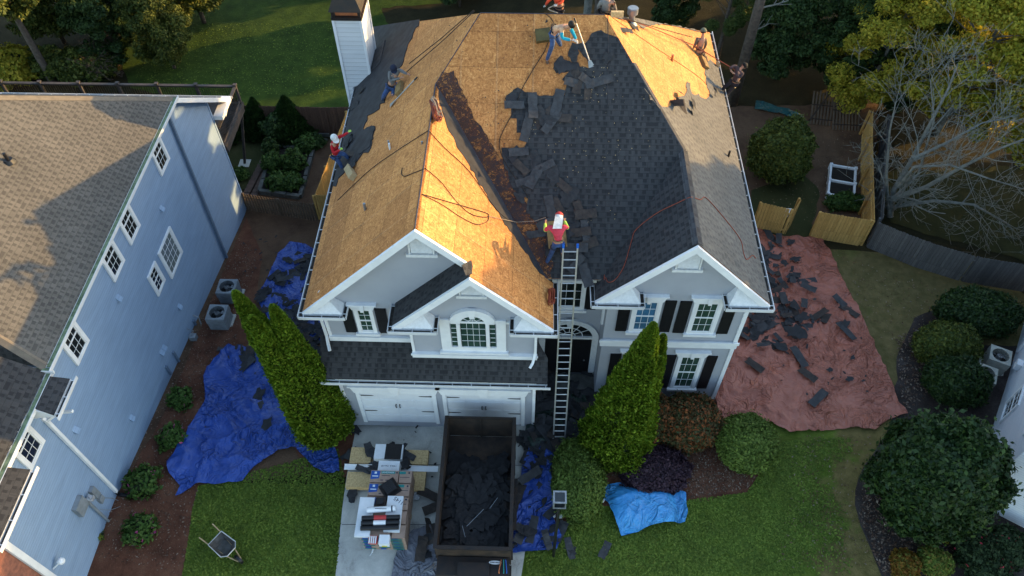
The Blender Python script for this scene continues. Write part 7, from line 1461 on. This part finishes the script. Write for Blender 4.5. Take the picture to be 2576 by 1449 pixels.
    if belt:
        a = J_['pelvis'].lerp(nk, .10); dl_ = (nk-pel).normalized(); q1 = dl_.orthogonal().normalized(); q2 = dl_.cross(q1); m2 = MB(); m2.tube([a+(q1*math.cos(x)+q2*math.sin(x))*.158 for x in [2*math.pi*i/16 for i in range(17)]], .024, 6); bb = m2.build('harness_belt', M[belt], t, uv=False)
        m2 = MB()
        for s in 'LR':
            h_ = V_[idx['hip'+s]]; k_ = V_[idx['kn'+s]]; cc_ = h_.lerp(k_, .28); d = (k_-h_).normalized(); q1 = d.orthogonal().normalized(); q2 = d.cross(q1); m2.tube([cc_+(q1*math.cos(x)+q2*math.sin(x))*.112 for x in [2*math.pi*i/12 for i in range(13)]], .014, 5)
        m2.build('leg_strap', M['black'], bb, uv=False)
    return t
def jt(spec, y0, ax=1):    # joints: (px, py, depth offset along the ax direction)
    return {k: P(p[0], p[1], ax, y0+p[2]) for k, p in spec.items()}
# crops in 2576-wide picture units
oA = lambda x, y: (1309.7+x*.1411, 511+y*.1411)
def conv(f, d): return {k: (*f(p[0], p[1]), p[2]) for k, p in d.items()}
yA = front(1372, 668).y+.1
person('person in a pink T-shirt and red cap with white neck cloth, bending above the ladder', jt(conv(oA, dict(head=(680, 262, .30), neck=(660, 385, .12), pelvis=(675, 690, -.10), shL=(500, 425, .05), elL=(440, 490, .15), haL=(438, 330, .55), shR=(800, 415, .05), elR=(835, 440, .2), haR=(775, 300, .6), hipL=(610, 740, -.12), knL=(545, 900, -.02), anL=(455, 1075, .02), footL=(430, 1115, .10), hipR=(740, 725, -.08), knR=(745, 830, .25), anR=(742, 900, .12), footR=(745, 935, .22))), yA), 'pink_shirt', 'jeans', None, 'boot', 'wrap', None, 'lime_glove', (0, .8, -.5), 'tan_belt')
oB = lambda x, y: (1341.7+x*.14990, y*.14990)
yB = front(1376, 158).y
person('person with turquoise sleeves and a peach vest, dark hair, bending over the long roofing bar', jt(conv(oB, dict(head=(640, 420, -.45), neck=(575, 450, -.32), pelvis=(330, 490, 0), shL=(480, 480, -.35), elL=(475, 640, -.42), haL=(665, 680, -.5), shR=(600, 430, -.15), elR=(660, 540, -.15), haR=(730, 685, -.3), hipL=(320, 590, -.08), knL=(320, 760, -.25), anL=(225, 1010, -.03), footL=(250, 1085, -.12), hipR=(370, 560, .12), knR=(430, 700, .10), anR=(460, 760, .42), footR=(400, 770, .55))), yB+.05), 'peach_vest', 'jeans', 'white_glove', 'boot', None, None, 'cyan_shirt', (.8, -.5, -.5))
oC = lambda x, y: (766.7+x*.248, y*.248)
xC = left(1000, 235)
def person_at(label, spec, f, y0, *a, **k): return person(label, jt(conv(f, spec), y0), *a, **k)
yC = left(975, 245).y
person_at('person in a grey shirt and navy cap kneeling at the torn felt, holding ropes', dict(head=(900, 700, .05), neck=(905, 735, .1), pelvis=(880, 865, .12), shL=(855, 730, .12), elL=(865, 820, -.05), haL=(985, 788, -.1), shR=(960, 705, .15), elR=(1005, 735, .0), haR=(1048, 755, -.05), hipL=(855, 885, .08), knL=(800, 975, -.20), anL=(790, 1010, .15), footL=(778, 1030, .15), hipR=(910, 880, .12), knR=(890, 970, -.25), anR=(960, 925, .1), footR=(975, 905, .1)), oC, yC, 'grey_shirt', 'jeans', None, 'boot', 'cap', 'navy_cap', None, (.3, -1, -.3))
oD = lambda x, y: (753.9+x*.14985, 242.8+y*.14985)
yD = left(864, 420).y
person_at('person in a red shirt and white helmet with lime gloves at the left gutter', dict(head=(580, 705, 0), neck=(585, 755, .05), pelvis=(600, 985, .15), shL=(525, 790, .1), elL=(570, 950, -.1), haL=(700, 885, -.2), shR=(620, 690, .2), elR=(710, 665, .25), haR=(835, 590, .3), hipL=(590, 1020, .08), knL=(660, 1100, -.02), anL=(740, 1245, .0), footL=(770, 1265, -.05), hipR=(640, 970, .2), knR=(740, 960, .15), anR=(840, 1060, .25), footR=(875, 1065, .2)), oD, yD, 'red_shirt', 'jeans', 'lime_glove', 'boot', 'hardhat', 'white_cap', None, (.5, -.6, -.6))
oE = lambda x, y: (1277.8+x*.248, y*.248)
q = right(1778, 158)
person('person in a brown-grey shirt and olive cap kneeling on the sunlit slope', jt(conv(oE, dict(head=(1982, 328, .05), neck=(1978, 365, .0), pelvis=(1940, 505, -.1), shL=(1920, 390, -.05), elL=(1900, 455, -.15), haL=(1880, 490, -.1), shR=(2005, 395, .0), elR=(2008, 450, .02), haR=(1990, 500, .1), hipL=(1915, 530, -.1), knL=(1900, 600, .05), anL=(1960, 665, -.1), footL=(1980, 668, -.15), hipR=(1960, 530, -.08), knR=(2005, 580, .1), anR=(2018, 640, -.05), footR=(2010, 665, -.1))), q.y), 'brown_grey_shirt', 'tan_pants', None, 'boot', 'cap', 'olive', None, (.4, .9, -.1))
q = P(1820, 238, 0, 8.05)
person('person in a maroon shirt and black cap leaning from the right gutter on a rope', jt(conv(oE, dict(head=(2390, 675, .1), neck=(2355, 700, .05), pelvis=(2300, 830, -.05), shL=(2310, 665, .15), elL=(2250, 690, .0), haL=(2265, 715, -.05), shR=(2385, 745, -.05), elR=(2350, 790, -.15), haR=(2288, 738, -.1), hipL=(2285, 830, 0), knL=(2195, 880, .0), anL=(2165, 955, -.05), footL=(2130, 965, .02), hipR=(2310, 850, -.08), knR=(2240, 930, -.12), anR=(2215, 990, -.15), footR=(2180, 1010, -.1))), q.y), 'maroon_shirt', 'dark_pants', None, 'shoe', 'cap', 'black_cap', None, (-.8, -.4, .1))
oF = lambda x, y: (1341.7+x*.14990, y*.14990)
person('person in an orange long-sleeved shirt standing behind the ridge, head above the frame', jt(conv(oF, dict(head=(420, -190, -.1), neck=(420, -120, 0), pelvis=(440, 110, .1), shL=(330, -60, 0), elL=(255, 10, 0), haL=(200, 95, .05), shR=(500, -60, 0), elR=(480, 40, -.1), haR=(385, 78, -.2), hipL=(400, 150, .1), knL=(390, 260, 0), anL=(385, 370, .2), footL=(380, 385, .1), hipR=(470, 150, .1), knR=(470, 260, .05), anR=(470, 370, .2), footR=(470, 385, .1))), 24.2), 'orange_shirt', 'dark_pants', 'white_glove', 'boot', 'cap', 'black_cap', None, (-.3, -.9, -.2))
rope('rope', 'tan rope held by the man in orange behind the ridge', [P(*oF(385, 78), 1, 24.0), P(*oF(250, 150), 1, 23.9), Vector(RLp)+Vector((2.6, 0, .05))], 'rope_tan', .02, 0)
person('person in a grey hoodie sitting behind the ridge, back to the camera', jt(conv(oF, dict(head=(1260, -100, .2), neck=(1255, -20, .1), pelvis=(1190, 190, .1), shL=(1130, 30, .05), elL=(1090, 120, .1), haL=(1080, 160, .4), shR=(1340, 30, .05), elR=(1370, 120, .15), haR=(1390, 170, .4), hipL=(1150, 200, .2), knL=(1130, 150, .6), anL=(1130, 250, .75), footL=(1130, 270, .85), hipR=(1250, 200, .2), knR=(1380, 150, .55), anR=(1370, 240, .7), footR=(1370, 260, .8))), 24.0), 'hoodie', 'dark_pants', None, 'boot', None, None, None, (.2, .9, -.1))
# marks on the clothes
print('objects', len(bpy.data.objects))
